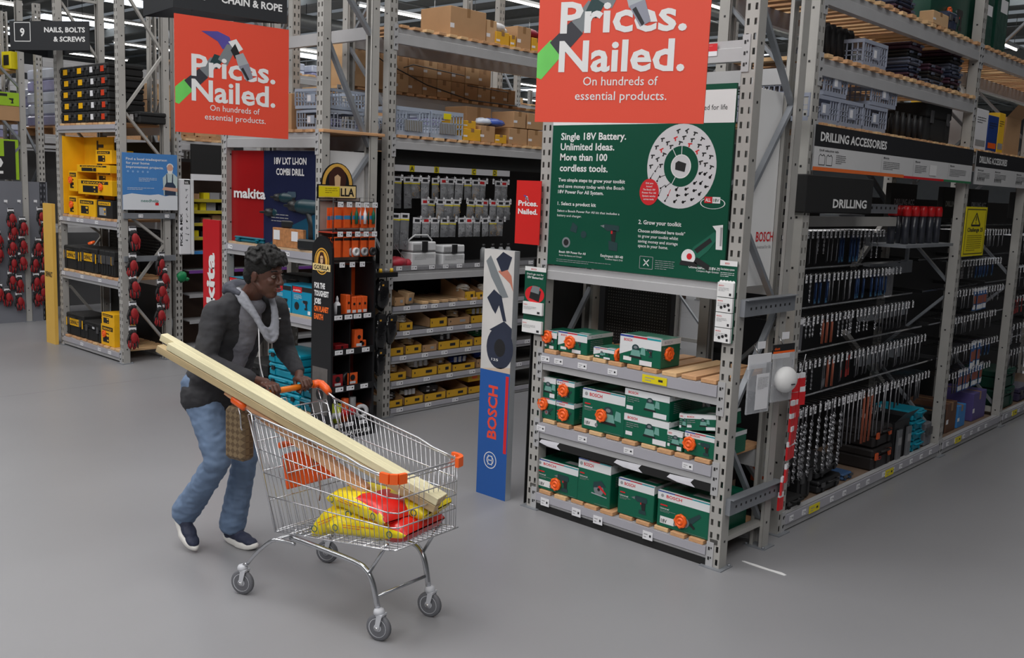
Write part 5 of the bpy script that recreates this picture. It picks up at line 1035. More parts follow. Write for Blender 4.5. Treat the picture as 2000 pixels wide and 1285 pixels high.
for row, z, kinds in ((0, 1.86, 5), (1, 1.63, 5)):
    for k in range(kinds):
        for q in range(3):
            u = .05+k*.085; t = thing('glue_card', 'orange glue card hanging in the %s row of the glue stand' % ('upper', 'lower')[row], 'pack', lp(u, .0+.05*q, z-.005*q), math.pi/2+.1, 'orange glue cards in the %s row' % ('upper', 'lower')[row])
            b = MB(); b.box(-.032, -.003, -.16, .032, 0, .0, GO); b.box(-.032, -.0035, -.095 if row == 0 else -.03, .032, -.003, -.065 if row == 0 else -.01, GB if row == 0 else SK); link('card', cached(('gc', row), lambda: b.mesh('card')), t)
            b = MB()
            if row == 0 and k > 1: b.lathe([(.012, -.13), (.014, -.05), (.004, -.02), (.003, 0)], PAPER if k % 2 else GREEN, Matrix.Translation((0, -.014, 0)), 8); link('tube', cached(('gt', k), lambda: b.mesh('tube')), t)
            if row == 1 and k > 1: b.lathe([(.034, 0), (.034, .02), (.016, .02), (.016, 0)], (GREYP, DARK, WP)[k % 3], Matrix.Translation((0, -.004, -.12))@Matrix.Rotation(math.pi/2, 4, 'X'), 14); link('tape_roll', cached(('gr', k), lambda: b.mesh('tape_roll')), t)
        link('price_label', label_mesh(.05, .04), st, (.05+k*.085+.01, -.02, z+.02))
for k in range(3): link('price_label', label_mesh(.05, .04), st, (.09+k*.1, -.01, 1.41))
def sbox(lab, u, z, w_, d, h, m, dr=None): return bx('glue_box', lab, 'box', lp(u, .04, z), math.pi/2, w_, d, h, m, draw=dr or (lambda F, a, c: (F.disc(a*.5, c*.62, min(a, c)*.22, SK, 2, n=10), F.rect(a*.15, c*.15, a*.85, c*.3, PAPER))))
t = thing('glue_bottle', 'white glue bottle with a pointed cap on the upper shelf of the glue stand', 'bottle', lp(.10, .06, .993)); b = MB(); b.lathe([(.027, 0), (.028, .1), (.012, .12)], PAPER, n=12); b.box(.024, -.018, .02, .0285, .018, .09, SK); b.build('body', t); b = MB(); b.lathe([(.012, .12), (.011, .145), (.003, .165)], PAPER, n=10); b.build('cap', t)
t = thing('glue_cone', 'narrow orange and black sealant pack hanging left on the glue stand', 'pack', lp(.06, .12, 1.20), math.pi/2); b = MB(); b.add([(-.03, 0, 0), (.03, 0, 0), (0, -.01, .2), (-.03, .02, 0), (.03, .02, 0), (0, .02, .2)], [(0, 1, 2), (5, 4, 3), (0, 2, 5, 3), (1, 4, 5, 2)], GO); b.build('body', t); b = MB(); b.box(-.03, -.003, .02, .03, -.0005, .05, PAPER); b.build('printed_art', t)
for k in range(4): sbox('small orange glue box, %s from the left on the upper shelf of the stand' % ('first', 'second', 'third', 'fourth')[k], .20+.055*k, .993, .05, .08, .15 if k else .17, GO)
t = thing('glue_bottle', 'white-capped small bottle behind the orange glue boxes', 'bottle', lp(.3, .15, .993)); b = MB(); b.lathe([(.02, 0), (.02, .16)], GO, n=10); b.build('body', t); b = MB(); b.lathe([(.01, .16), (.003, .2)], PAPER, n=8); b.build('cap', t)
sbox('flat dark red box on the second shelf of the glue stand', .14, .713, .13, .12, .05, M('glue_dark_red', (130, 24, 30), .4)); sbox('tall orange glue pack on the second shelf of the stand', .31, .713, .08, .05, .16, GO); sbox('small orange clip pack in front of the tall one on the second shelf', .35, .713, .07, .03, .07, GO)
for k, (u, m) in enumerate(((.10, M('tape_dark_red', (150, 30, 34), .4)), (.25, GO))):
    t = thing('tape_pack', ('black tape roll with dark red card on the third shelf', 'black tape roll with orange card on the third shelf')[k], 'tape', lp(u, .05, .413), math.pi/2)
    b = MB(); b.lathe([(.06, 0), (.06, .05), (.03, .05), (.03, 0)], SK, Matrix.Translation((-.02, .06, .06))@Matrix.Rotation(math.pi/2, 4, 'X'), 18); b.build('roll', t); b = MB(); b.box(-.045, -.004, 0, .055, 0, .11, m); F = Face(b, (-.045, -.005, 0), (1, 0, 0), (0, 0, 1)); F.disc(.05, .07, .025, SK, 2, n=10); F.rect(.02, .02, .08, .04, PAPER); b.build('card', t)
for k, (u, m, h) in enumerate(((.05, M('lime_print', (200, 214, 60), .4), .17), (.12, M('lime_print', (0, 0, 0)), .16), (.20, GO, .2), (.27, GREYP, .2))):
    t = thing('glue_tin', ('lime green tin at the left of the lowest shelf of the glue stand', 'second lime green tin on the lowest shelf of the glue stand', 'orange and grey tin on the lowest shelf of the glue stand', 'grey and red tin on the lowest shelf of the glue stand')[k], 'tin', lp(u, .07, .113)); b = MB(); b.lathe([(.033, 0), (.033, h), (.03, h+.004)], m, n=14); b.build('body', t); b = MB(); b.lathe([(.0345, h*.3), (.0345, h*.6)], RED if k > 1 else PAPER, n=14); b.build('label_band', t)
t = thing('tape_roll', 'big white and orange tape roll on its side, lowest shelf of the glue stand', 'tape', lp(.36, .06, .185), math.pi/2-.3); b = MB(); T = Matrix.Rotation(math.pi/2, 4, 'X'); b.lathe([(.06, -.08), (.06, .0)], GO, T, 18); b.build('roll', t); b = MB(); b.lathe([(.062, .0), (.062, .012), (.03, .012), (.03, .0)], PAPER, T, 18); b.lathe([(.028, 0), (.028, .006)], SK, T, 14); b.build('end_card', t)
# black bags hanging right of the stand
GBG = M('black_film', (26, 26, 28), .12, 0, .2, 14, .8)
for k, (y, z, s_, lab) in enumerate(((5.26, 1.12, (.05, .075, .13), 'shiny black bag hanging right of the glue stand, uppermost'), (5.24, .80, (.055, .085, .17), 'shiny black bag hanging right of the glue stand, middle'), (5.36, .82, (.05, .07, .13), 'shiny black bag beside the middle one, further right'), (5.25, .55, (.045, .065, .12), 'shiny black bag hanging right of the glue stand, lowest'))):
    t = thing('black_bag', lab, 'bag', (-6.32, y, z)); b = MB(); b.ell((0, 0, 0), s_, GBG, n=14, k=10, jit=.10); b.build('bag', t); b = MB(); b.box(.03, -.04, s_[2]*.55, .045, .04, s_[2]*.95, DARK); F = Face(b, (.0455, -.04, s_[2]*.55), (0, 1, 0), (0, 0, 1)); F.rect(.01, .01, .03, .025, M('emblem_gold', (0, 0, 0))); b.build('card', t)
t = thing('hook_ledge', 'short black ledge with small gold-topped items over the black bags', 'shelf', (-6.40, 5.16, 1.27)); b = MB(); b.box(0, 0, 0, .10, .26, .04, SK); b.build('board', t); b = MB(); [b.lathe([(.018, .04), (.012, .07)], YEL if q % 2 else GREYP, Matrix.Translation((.05, .05+.06*q, 0)), 8) for q in range(4)]; b.build('fitting', t)
# ---------------------------------------------------------------- end rack with blue power tools (front y = 4.70)
MX, MY, MW = -7.91, 4.70, 1.51
mk = Rack('end_rack', 'grey steel end rack with red and dark blue boards behind the person', MX, MY, 0, 'rack'); mk.depth = .56
mk.frame(.05, 4.2, .56, False); mk.frame(MW-.05, 4.2, .56, False)
for x in (.05, MW-.05):
    for a in ((.06, 3.75, .5, 3.25), (.07, 3.15, .5, 2.35), (.5, 2.28, .08, 1.75), (.07, 1.65, .5, 1.1), (.5, 1.0, .08, .45)): brace(mk, x, *a, w_=.03, h=.045)
    brace(mk, x, 0, .15, .56, .15, .03, .05, STEEL)
x0, x1 = .10, MW-.10
for z, h, lab in ((1.375, .095, (.07, .95)), (.84, .085, ()), (.02, .09, (.2, .5, .9))):
    mk.beam(x0, x1, z, h, 0, lab, True); mk.beam(x0, x1, z, h, .56, back=True)
    b = MB(); b.box(x0, .01, z+h, x1, .55, z+h+.018, M('chipboard', (196, 168, 136), .7, 0, .1, 20)); b.build('shelf_board', mk.o)
mk.beam(x0, x1, 2.315, .12, 0); mk.beam(x0, x1, 2.315, .12, .56, back=True); mk.planks(x0-.05, x1+.12, 2.437, -.01, .62, .10, .14); mk.beam(x0, x1, 3.22, .10, .56, back=True)
MR = M('board_red', (150, 14, 18), .35, 0, .1, 2); MB_ = M('board_navy', (26, 32, 66), .35, 0, .2, 2)
t = thing('display_board', 'dark red and navy display board with white maker name, behind the person', 'sign', (MX, MY+.05, 1.49))
b = MB(); b.box(.09, 0, 0, .62, .012, .80, MR); b.build('red_board', t); b = MB(); b.box(.62, -.01, 0, MW-.09, .01, .80, MB_); b.build('blue_board', t)
b = MB(); F = Face(b, (.12, -.012, 0), (1, 0, 0), (0, 0, 1)); F.text('makita', .03, .39, .085, WHITE, 2, .5, .03); F.text('18V LXT LI-ION', .66, .69, .055, WHITE, 2, .46, .03); F.text('COMBI DRILL', .69, .60, .055, WHITE, 2, .40, .03); draw_drill(F, .92, .4, .13, M('print_slate', (60, 80, 96), .5, 0, 0)); F.lines(.62, .27, .25, 3, .014, GREYP); F.poly([(.56, 0), (1.26, 0), (1.26, .3), (.9, .18)], M('print_deep_teal', (10, 70, 96), .4, 0, 0), 1.2); b.build('printed_art', t)
t = thing('side_board', 'plain white board behind the diagonal brace, over the arched header', 'sign', (-6.50, 4.80, 1.5)); b = MB(); b.box(0, 0, 0, .014, .44, .8, WHITE); b.build('board', t)
case('flat teal tool case lying at the left of the board shelf', (-7.50, MY+.02, 1.489), 0, .46, .08, .05, m=M('teal_case', (0, 96, 116), .4), handle=False, latch=M('latch_teal', (0, 0, 0)))
OSB = M('strand_board', (176, 120, 74), .7, 0, .3, 30)
t = thing('display_block', 'block of strand board with two white cards under the display drill', 'block', (-6.89, MY+.01, 1.489)); b = MB(); b.cbox(-.22, 0, 0, .22, .09, .16, OSB, .003); b.build('block', t)
for q in (-.16, .10): b = MB(); b.box(q-.04, -.004, .06, q+.05, 0, .14, PAPER); b.build('card', t)
DK = M('tool_black', (30, 32, 34), .4); DT = M('tool_teal_dark', (12, 52, 62), .4)
def drill3d(label, loc, rz, s=1.):
    t = thing('cordless_drill', label, 'drill', loc, rz)
    b = MB(); T = Matrix.Translation((0, 0, .2*s))@Matrix.Rotation(math.pi/2, 4, 'Y'); b.lathe([(.006*s, -.16*s), (.01*s, -.12*s), (.024*s, -.115*s), (.028*s, -.06*s)], DK, T, 12); b.build('chuck', t)
    b = MB(); b.lathe([(.03*s, -.06*s), (.036*s, -.03*s), (.036*s, .08*s), (.03*s, .1*s)], DT, T, 12); b.build('motor_body', t)
    b = MB(); b.tube([(.01*s, 0, .19*s), (.03*s, 0, .12*s), (.035*s, 0, .04*s)], [.024*s, .02*s, .022*s], DK, 8); b.build('grip', t)
    b = MB(); b.cbox(-.04*s, -.035*s, 0, .08*s, .035*s, .05*s, DK, .008*s); b.build('battery', t)
    return t
drill3d('black and teal display drill standing on the strand board block', (-6.95, MY+.06, 1.651), .25, 1.25)
drill3d('large black and teal display drill at the right end of the board shelf', (-6.66, MY+.05, 1.489), .15, 1.75)
drill3d('small display drill behind the strand board block', (-7.08, MY+.10, 1.489), .5, 1.4)
TB = M('tool_box_blue', (0, 138, 176), .4, 0, .05)
def mak_box(label, xa, xb, yt, z, hh, d=.3, y=MY+.02):
    a = on(xa, yt, 1, y); c = on(xb, yt, 1, y)
    def dr(F, w_, h): F.rect(0, h*.83, w_, h, DARK); F.rect(w_*.05, h*.78, w_*.5, h*.98, RED, 2); F.text('makita', w_*.08, h*.83, h*.07, WHITE, 3, w_*.36, .02); F.lines(w_*.1, h*.7, w_*.4, 4, h*.025, WHITE); F.disc(w_*.25, h*.3, w_*.12, DARK, 2, n=12); draw_drill(F, w_*.68, h*.38, w_*.25, DARK); F.rect(w_*.8, h*.05, w_*.93, h*.18, WHITE, 2)
    return bx('tool_box', label, 'box', ((a.x+c.x)/2, y, z), 0, c.x-a.x-.005, d, hh, TB, None, .003, dr)
mak_box('blue drill box beside the glue stand, right end of its shelf', 570, 610, 563, .943, .235); mak_box('blue drill box left of the one at the shelf end, partly behind the person', 536, 569, 560, .943, .225); mak_box('blue box with a red corner at the left post behind the person', 447, 480, 540, .943, .22)
for k in range(2): case('black tool case %s on the shelf above the blue boxes' % ('lying behind the drill boxes' if k else 'at the back'), (-7.2+.45*k, MY+.30, .943), 0, .4, .24, .28+.04*k, m=BLK)
for k in range(4): case('teal tool case low behind the trolley handle, %s of its stack' % ('bottom', 'second', 'third', 'top')[k], (-6.98, MY+.04, .13+.115*k), .04*(k % 2), .44, .34, .11, m=TEAL, latch=DARK, group='teal cases low in the end rack')
for k in range(2): case('dark teal case low at the right end of the bottom shelf, %s' % ('lower', 'upper')[k], (-6.62, MY+.03, .13+.12*k), 0, .2, .34, .11, m=M('teal_case', (0, 0, 0)), latch=DARK)
case('black tool case low at the left of the bottom shelf, behind the jeans', (-7.45, MY+.05, .13), 0, .4, .34, .3, m=BLK)
for k in range(2): crate('grey crate on the upper deck over the navy board, %s' % ('lower', 'upper')[k], (-6.72, MY+.12, 2.465+k*.17), .1*k, .4, .4, .16, m=M('crate_blue_grey', (0, 0, 0)))
carton('brown carton behind the left red slogan sign on the upper deck', (-7.2, MY+.1, 2.465), 0, .45, .4, .3)
# tall red strip with white letters left of it
t = thing('display_banner', 'tall narrow red panel with white upright letters left of the person', 'sign', (-8.07, 4.69, 0)); b = MB(); b.box(-.145, 0, 0, .145, .04, 1.66, M('panel_red', (188, 28, 36), .4, 0, .03)); b.build('board', t)
b = MB(); F = Face(b, (-.145, -.001, 0), (1, 0, 0), (0, 0, 1)); F.text('makita', .20, .50, .14, WHITE, 2, .86, .04, 'l', True); b.build('printed_art', t)
# ---------------------------------------------------------------- end rack with yellow and black boxes (front y = 4.80)
DX, DY, DW = -11.68, 4.80, 1.62
dw = Rack('end_rack', 'grey steel end rack full of yellow and black tool boxes at the left', DX, DY, 0, 'rack'); dw.depth = .56
dw.frame(.05, 4.2, .56, False); dw.frame(DW-.05, 4.2, .56, False)
for x in (.05, DW-.05):
    for a in ((.08, 3.95, .5, 3.35), (.5, 3.3, .08, 2.72), (.08, 2.68, .5, 2.2), (.48, 2.1, .08, 1.7), (.10, 1.6, .5, 1.3), (.5, 1.28, .12, .8), (.1, .7, .5, .2)): brace(dw, x, *a, w_=.025, h=.035, m=STEEL)
    brace(dw, x, 0, 4.0, .56, 4.0, .03, .05, STEEL)
x0, x1 = .10, DW-.10
for z, h, lab in ((2.475, .08, ()), (1.44, .085, (.03, .23, .48, .58, .95)), (.805, .085, (.05, .55, 1.0)), (.02, .09, (.5, .95, 1.2))):
    dw.beam(x0, x1, z, h, 0, lab, True); dw.beam(x0, x1, z, h, .56, back=True); dw.planks(x0, x1, z+h+.001, .01, .58, .10, .14)
b = MB(); b.box(.1, .57, .1, x1, .585, 2.4, PEG); b.build('pegboard', dw.o)
b = MB(); [b.box(.15+i*.035, .566, 1.05+j*.035, .158+i*.035, .57, 1.058+j*.035, DOT) for i in range(34) for j in range(11)]; o = b.build('perforation', dw.o); o['kind'] = 'stuff'
for z in (1.60, 1.14): b = MB(); b.box(DW-.01, .02, z-.03, DW+.02, .6, z+.03, STEEL2); [link('price_label', label_mesh(.05, .035), dw.o, (DW+.024, .2+.3*q, z), (0, 0, math.pi/2)) for q in (0, 1) if z > 1.5]; b.build('side_channel', dw.o)
YD = M('tool_yellow', (236, 178, 20), .45, 0, .06)
bd = lambda F, w_, h: (F.rect(-w_*.28, -h*.2, w_*.28, h*.12, YD, 1), F.text('DEWALT', -w_*.24, -h*.13, h*.16, INK, 2, w_*.48, .03), F.rect(-w_*.5, -h*.25, -w_*.44, h*.12, YD, 1), F.rect(w_*.42, -h*.25, w_*.48, h*.12, YD, 1))
def dpos(px, py, y=DY+.02): p = on(px, py, 1, y); return p.x, p.z
for j in range(5):
    for i in range(4):
        xa = on((116, 143, 170, 190)[i], 200, 1, DY+.04).x; xb = on((142, 169, 189, 212)[i], 200, 1, DY+.04).x
        t = case('black case with %s mark, %s row, %s column over the yellow board' % (('a yellow', 'a yellow', 'a white', 'an orange')[i], ('bottom', 'second', 'middle', 'fourth', 'top')[j], ('first', 'second', 'third', 'last')[i]), ((xa+xb)/2+.02*(j % 2), DY+.04, 2.582+.126*j), 0, xb-xa-.01, .4, .122, m=BLK, latch=M('case_grey', (0, 0, 0)), handle=False, group='black cases stacked over the yellow board',
                 badge=(lambda F, w_, h: F.rect(-w_*.12, -h*.4, w_*.2, h*.1, (YD, YD, PAPER, M('print_fire', (200, 60, 30), .5))[i], 1)))
case('black case lying out to the right of the stacked black cases', (-10.2, DY+.2, 2.582), 0, .35, .3, .12, m=BLK, badge=lambda F, w_, h: F.rect(-.03, -h*.4, .05, h*.1, PAPER, 1))
t = thing('display_board', 'yellow board with large black upright letters in the yellow and black rack', 'sign', (-11.5, DY+.25, 1.56)); b = MB(); b.box(0, 0, 0, .75, .012, .88, YD); b.box(0, -.25, 0, .012, 0, .88, YD); b.build('board', t); b = MB(); F = Face(b, (0, -.001, 0), (1, 0, 0), (0, 0, 1)); F.text('DEWALT', .50, .1, .16, INK, 2, .74, .05, 'l', True); b.build('printed_art', t)
def ybox(label, xa, xb, yt, yb, z=None, m=YD, tg=None, d=.25, y=DY+.03):
    a = on(xa, yt, 1, y); c = on(xb, yb, 1, y); z0 = z if z is not None else c.z; h = a.z-c.z
    t = bx('tool_box', label, 'box', ((a.x+c.x)/2, y, z0), 0, c.x-a.x-.005, d, h, m, 'yellow and black tool boxes at the left', draw=lambda F, w_, hh: (F.rect(w_*.1, hh*.72, w_*.9, hh*.92, BLK if m is YD else YD), F.text('DEWALT', w_*.16, hh*.76, hh*.1, YD if m is YD else INK, 2, w_*.66, .03), F.rect(w_*.15, hh*.15, w_*.6, hh*.6, DARK if m is YD else GREYP), draw_drill(F, w_*.5, hh*.4, min(w_, hh)*.3, YEL if m is YD else YD)))
    if tg: link('security_tag', tag_mesh(), t, (tg*(c.x-a.x), -.003, h*.55))
    return t
zz = 1.55
ybox('yellow box with orange tag, upper left of the yellow stack', 134, 151, 338, 378, zz+.27, tg=-.2); ybox('yellow box with orange tag, lower left of the yellow stack', 134, 151, 388, 426, zz, tg=-.1); ybox('wide yellow box with a tag, second level of the yellow stack', 152, 219, 353, 387, zz+.245, tg=.2); ybox('yellow box at the foot of the wide one', 153, 187, 391, 428, zz); ybox('black box with yellow print at the right end of the yellow stack', 189, 220, 394, 432, zz, m=BLK)
ybox('flat yellow box on the very top of the yellow stack', 150, 215, 334, 352, zz+.49, d=.2); ybox('yellow box glimpsed behind the post, under the top shelf', 186, 218, 278, 305, 2.14, y=DY+.1); ybox('yellow box behind the post, below the highest one', 188, 218, 308, 332, 1.93, y=DY+.1); 
def dcase(label, xa, xb, z, h, d=.3, m=BLK, badge=bd, **k): a = on(xa, 520, 1, DY+.03).x; c = on(xb, 520, 1, DY+.03).x; return case(label, ((a+c)/2, DY+.03, z), 0, c-a-.01, d, h, m=m, badge=badge, latch=M('case_grey', (0, 0, 0)), **k)
dcase('black and yellow tool case at the left of the middle shelf', 125, 157, .917, .27); dcase('black and yellow tool case, second on the middle shelf', 158, 190, .917, .28)
link('security_tag', tag_mesh(), bpy.data.objects[[o.name for o in bpy.data.objects if o.get('label', '').startswith('black and yellow tool case, second')][0]], (.02, .03, .33), (-1.2, 0, 0))
for k in range(3): dcase('narrow upright black case, %s of three at the right of the middle shelf' % ('left', 'middle', 'right')[k], 194+10*k, 203.5+10*k, .917, .28, badge=(lambda F, w_, h: F.rect(-.01, -h*.2, .02, h*.12, YD, 1)) if k % 2 == 0 else None, handle=False)
dcase('black and yellow tool case at the left of the floor shelf', 127, 161, .137, .26); dcase('tall black case, second on the floor shelf', 162, 195, .137, .22, badge=lambda F, w_, h: F.rect(.0, 0, .06, .03, PAPER, 1)); 
ybox('yellow and white box with orange tag, lower right of the floor shelf', 197, 224, 640, 688, .137, tg=-.2); ybox('yellow box stacked on the tagged one, floor shelf', 198, 223, 606, 636, .137+.23); 
link('security_tag', tag_mesh(), dw.o, (.95, .1, .42))
t = thing('display_banner', 'tall narrow yellow panel standing left of the yellow and black rack', 'sign', (-11.77, 4.72, 0)); b = MB(); b.box(-.125, 0, 0, .125, .04, 1.66, M('panel_yellow', (222, 178, 84), .45, 0, .03)); b.build('board', t); b = MB(); F = Face(b, (-.125, -.001, 0), (1, 0, 0), (0, 0, 1)); F.text('DEWALT', .03, .80, .06, INK, 2, .19, .03); b.build('printed_art', t)
# blue trades poster on its right side
t = thing('trades_poster', 'blue poster with a bearded man in an apron, beside the yellow box rack', 'poster', (-10.03, 4.80, 1.665), math.pi/2)
b = MB(); b.box(0, -.006, 0, .62, 0, .60, M('poster_blue', (72, 128, 190), .4, 0, .03)); b.build('board', t)
b = MB(); F = Face(b, (0, -.0065, 0), (1, 0, 0), (0, 0, 1)); pale = M('poster_white', (214, 218, 224), .5, 0, 0)
F.poly([(0, 0), (.62, 0), (.62, .155), (.55, .165), (.48, .15), (.4, .17), (.3, .16), (.2, .165), (.1, .175), (0, .155)], pale, 1)
for k, s_ in enumerate(('Find a local tradesperson', 'for your home', 'improvement projects.')): F.text(s_, .04, .525-k*.042, .026, pale, 2, (.46, .26, .42)[k], .02)
F.lines(.18, .34, .2, 3, .008, pale); F.lines(.05, .235, .3, 2, .008, pale); [F.disc(.06+.055*k, .405, .012, M('poster_icon', (130, 168, 214), .5, 0, 0), 2, n=8) for k in range(5)]
sk = M('print_skin', (206, 160, 140), .5, 0, 0); F.poly([(.46, .16), (.62, .16), (.62, .36), (.57, .40), (.5, .40), (.45, .35)], M('print_shirt', (184, 200, 200), .5, 0, 0), 2); F.poly([(.47, .16), (.6, .16), (.6, .26), (.57, .3), (.57, .39), (.56, .39), (.555, .3), (.505, .3), (.50, .39), (.49, .39), (.49, .3), (.47, .26)], M('print_apron', (44, 58, 80), .5, 0, 0), 3)
F.disc(.535, .455, .036, sk, 3, ry=.045); F.poly([(.502, .44), (.51, .40), (.535, .39), (.56, .40), (.568, .44), (.55, .425), (.52, .425)], WHITE, 4); F.ring(.535, .465, .03, .04, WHITE, 4, 14, 1, 0, 180); F.poly([(.44, .22), (.62, .20), (.62, .24), (.46, .25)], sk, 5)
F.text('needhelp', .2, .085, .03, M('print_green_blue', (60, 120, 110), .5, 0, 0), 2, .2, .02); F.rect(.36, .05, .40, .08, RED, 2); b.build('printed_art', t)
# ---------------------------------------------------------------- gloves (red palms, black cuffs)
GR = M('glove_red', (150, 22, 28), .6, 0, .12, 30, .3); GK = M('glove_black', (34, 32, 34), .7, 0, .1, 30, .3)
def glove_mesh(seed):
    def f():
        r = random.Random(seed); b = MB()
        for s_ in (-1, 1):
            dx = s_*.012
            b.ell((dx, -.014*s_-.01, -.125), (.036, .016, .058), GR if s_ > 0 else GK, n=8, k=6); b.ell((dx, -.012, -.062), (.030, .018, .035), GK, n=8, k=4)
            for q in range(4): x = dx-.03+.02*q; b.tube([(x, -.012, -.15), (x+r.uniform(-.006, .008), -.016, -.205), (x+r.uniform(-.012, .012), -.02, -.25+abs(q-1.5)*.01)], [.0105, .010, .006], GR if (q+seed) % 2 else GK, 5)
            b.tube([(dx+s_*.026, -.012, -.10), (dx+s_*.042, -.014, -.15), (dx+s_*.040, -.016, -.185)], [.012, .011, .007], GR if s_ > 0 else GK, 5)
        return b.mesh('gloves')
    return cached(('gl', seed), f)
def card_mesh():
    def f(): b = MB(); b.box(-.035, -.022, -.045, .035, -.005, 0, PAPER); b.box(-.035, -.023, -.015, .035, -.022, 0, INK); return b.mesh('header_card')
    return cached('gcard', f)
def gloves(x, y, z, where, rz=math.pi/2, grp=None, sc=1.05):
    t = thing('hanging_gloves', where, 'gloves', (x, y, z), rz+R_.uniform(-.25, .25), grp); t.scale = (sc, sc, sc); link('gloves', glove_mesh(R_.randrange(4)), t, (0, 0, 0), (0, R_.uniform(-.12, .12), 0)); link('header_card', card_mesh(), t)
for ci, (px, ys) in enumerate(((258, (442, 494, 536, 588, 636)), (313, (492, 545, 592)), (318, (520, 560)))):
    for k, py in enumerate(ys):
        p = on(px, py, 0, -9.98); gloves(-9.98, p.y, p.z, 'red and black gloves beside the yellow box rack, %s column, %s from top' % (('near', 'far', 'hindmost')[ci], ('first', 'second', 'third', 'fourth', 'fifth')[k]), grp='gloves on the side of the yellow and black rack')
gb = thing('glove_board', 'plain grey board hung with red gloves at the left edge', 'board', (-13.62, 4.2, 0), math.pi/2); GB2 = M('board_grey', (112, 114, 122), .5, 0, .05, 2)
b = MB(); b.box(0, 0, .0, 1.27, .02, 1.88, GB2); b.box(1.19, .0, 0, 1.27, .3, 1.0, GB2); b.build('board', gb)
for px, ys, nm in ((20, (410, 442, 470, 505, 540, 572), 'first'), (-4, (452, 480, 520, 556), 'leftmost'), (40, (434, 462, 500, 540, 575), 'second'), (70, (410, 470, 498, 536, 570), 'third'), (84, (440, 468, 500, 530, 560), 'last')):
    for k, py in enumerate(ys):
        p = on(px, py, 0, -13.55); gloves(-13.52-.015*k, p.y+R_.uniform(-.04, .04), p.z+.05+R_.uniform(-.03, .03), 'red and black gloves on the grey board, %s hook, %s' % (nm, ('at the top', 'below the top pair', 'in the middle', 'under the middle pair', 'near the bottom', 'at the very bottom')[k]), grp='gloves on the grey board')
for px in (12, 38, 70): p = on(px, 395, 0, -13.6); b = MB(); b.box(-.02, -.01, 0, .02, 0, .03, PAPER); b.tube([(0, 0, 0), (0, -.06, -.01)], .004, CHROME, 4); o = b.build('hook', gb, (p.y-4.2, 0, p.z))
# ---------------------------------------------------------------- rack along the next aisle (faces +x, x = -10.1)
ar = Rack('long_rack', 'grey steel rack with yellow shelf fronts in the aisle left of the person', -10.12, 5.42, math.pi/2, 'rack')
for k in range(5): ar.frame(.06+2.76*k, 4.2, .6, dz=.8)
for k in range(4):
    a, c = .11+2.76*k, 2.77+2.76*k
    for z in (2.33, 3.2): ar.beam(a, c, z, .1); ar.beam(a, c, z, .1, .6, back=True); ar.planks(a, c, z+.102, 0, .62, .11, .2)
    b = MB(); b.box(a, .3, 0, c, .32, 2.2, M('aisle_back', (70, 52, 42), .8)); b.build('back_panel', ar.o)
MUS = M('shelf_front_mustard', (176, 160, 48), .5)
for z, m, u in ((1.79, MUS, 1.2), (1.66, MUS, 1.2), (1.52, MUS, 1.2), (1.36, MUS, 1.2), (1.20, BLUEP, 1.2), (.98, M('strip_violet', (110, 60, 140), .5), 1.2), (.7, GREYP, 1.2), (.4, GREYP, 1.2), (.1, GREYP, 1.2)):
    b = MB(); b.box(.2, .02, z-.035, 2.7, .03, z, m); b.box(.2, .03, z-.01, 2.7, .3, z, GREYP); o = b.build('shelf', ar.o)
    r = random.Random(int(z*100)); y = .3
    while y < 2.0 and z > 1.3: 
        t = thing('small_box', 'small dim box on a yellow-fronted shelf in the aisle left of the person', 'box', (-10.2, 5.42+y, z), math.pi/2, 'small boxes on the yellow-fronted shelves'); w_ = r.uniform(.07, .13); b = MB(); b.box(-w_/2, 0, 0, w_/2, .1, r.uniform(.05, .09), (CARD, DARK, GREYP, YEL2)[r.randrange(4)]); b.build('body', t); y += w_+.03
t = thing('black_sign', 'plain black sign with a white foot stripe in the aisle left of the person', 'sign', (-10.08, 5.62, 2.0), math.pi/2); b = MB(); b.box(0, 0, .07, .66, .02, .40, BLK); b.build('board', t); b = MB(); b.box(0, -.002, 0, .66, .02, .068, PAPER); b.build('foot_stripe', t)
t = thing('pick_and_mix_strip', 'white vertical fixture with small item pictures and black edge lettering', 'sign', (-10.06, 5.46, 1.17), math.pi/2); b = MB(); b.cbox(0, 0, 0, .14, .03, .84, PAPER, .01); b.cbox(.14, -.02, 0, .17, .03, .84, WP, .008); b.build('fixture', t)
b = MB(); F = Face(b, (0, -.0005, 0), (1, 0, 0), (0, 0, 1)); F.text('PICK & MIX', .035, .10, .03, INK, 2, .36, .03, 'l', True); F.rect(.06, .78, .13, .83, DARK); F.text('WK', .065, .785, .03, WHITE, 3, .05); [tiny_tool(F, .09, .72-.07*k, .016, .3*k, DARK if k % 2 else G3, 2, k) for k in range(9)]; b.build('printed_art', t)
t = thing('hanging_bundle', 'small bright green bundle hanging at the post left of the red panel', 'bundle', (-10.0, 5.45, .93)); b = MB(); b.ell((0, 0, 0), (.03, .06, .06), M('bundle_green', (0, 120, 70), .5, 0, .15, 20, .5), jit=.15); b.build('bundle', t); b = MB(); b.ell((0, .06, -.03), (.02, .03, .02), M('bundle_green', (0, 0, 0)), jit=.2); b.build('tail', t)
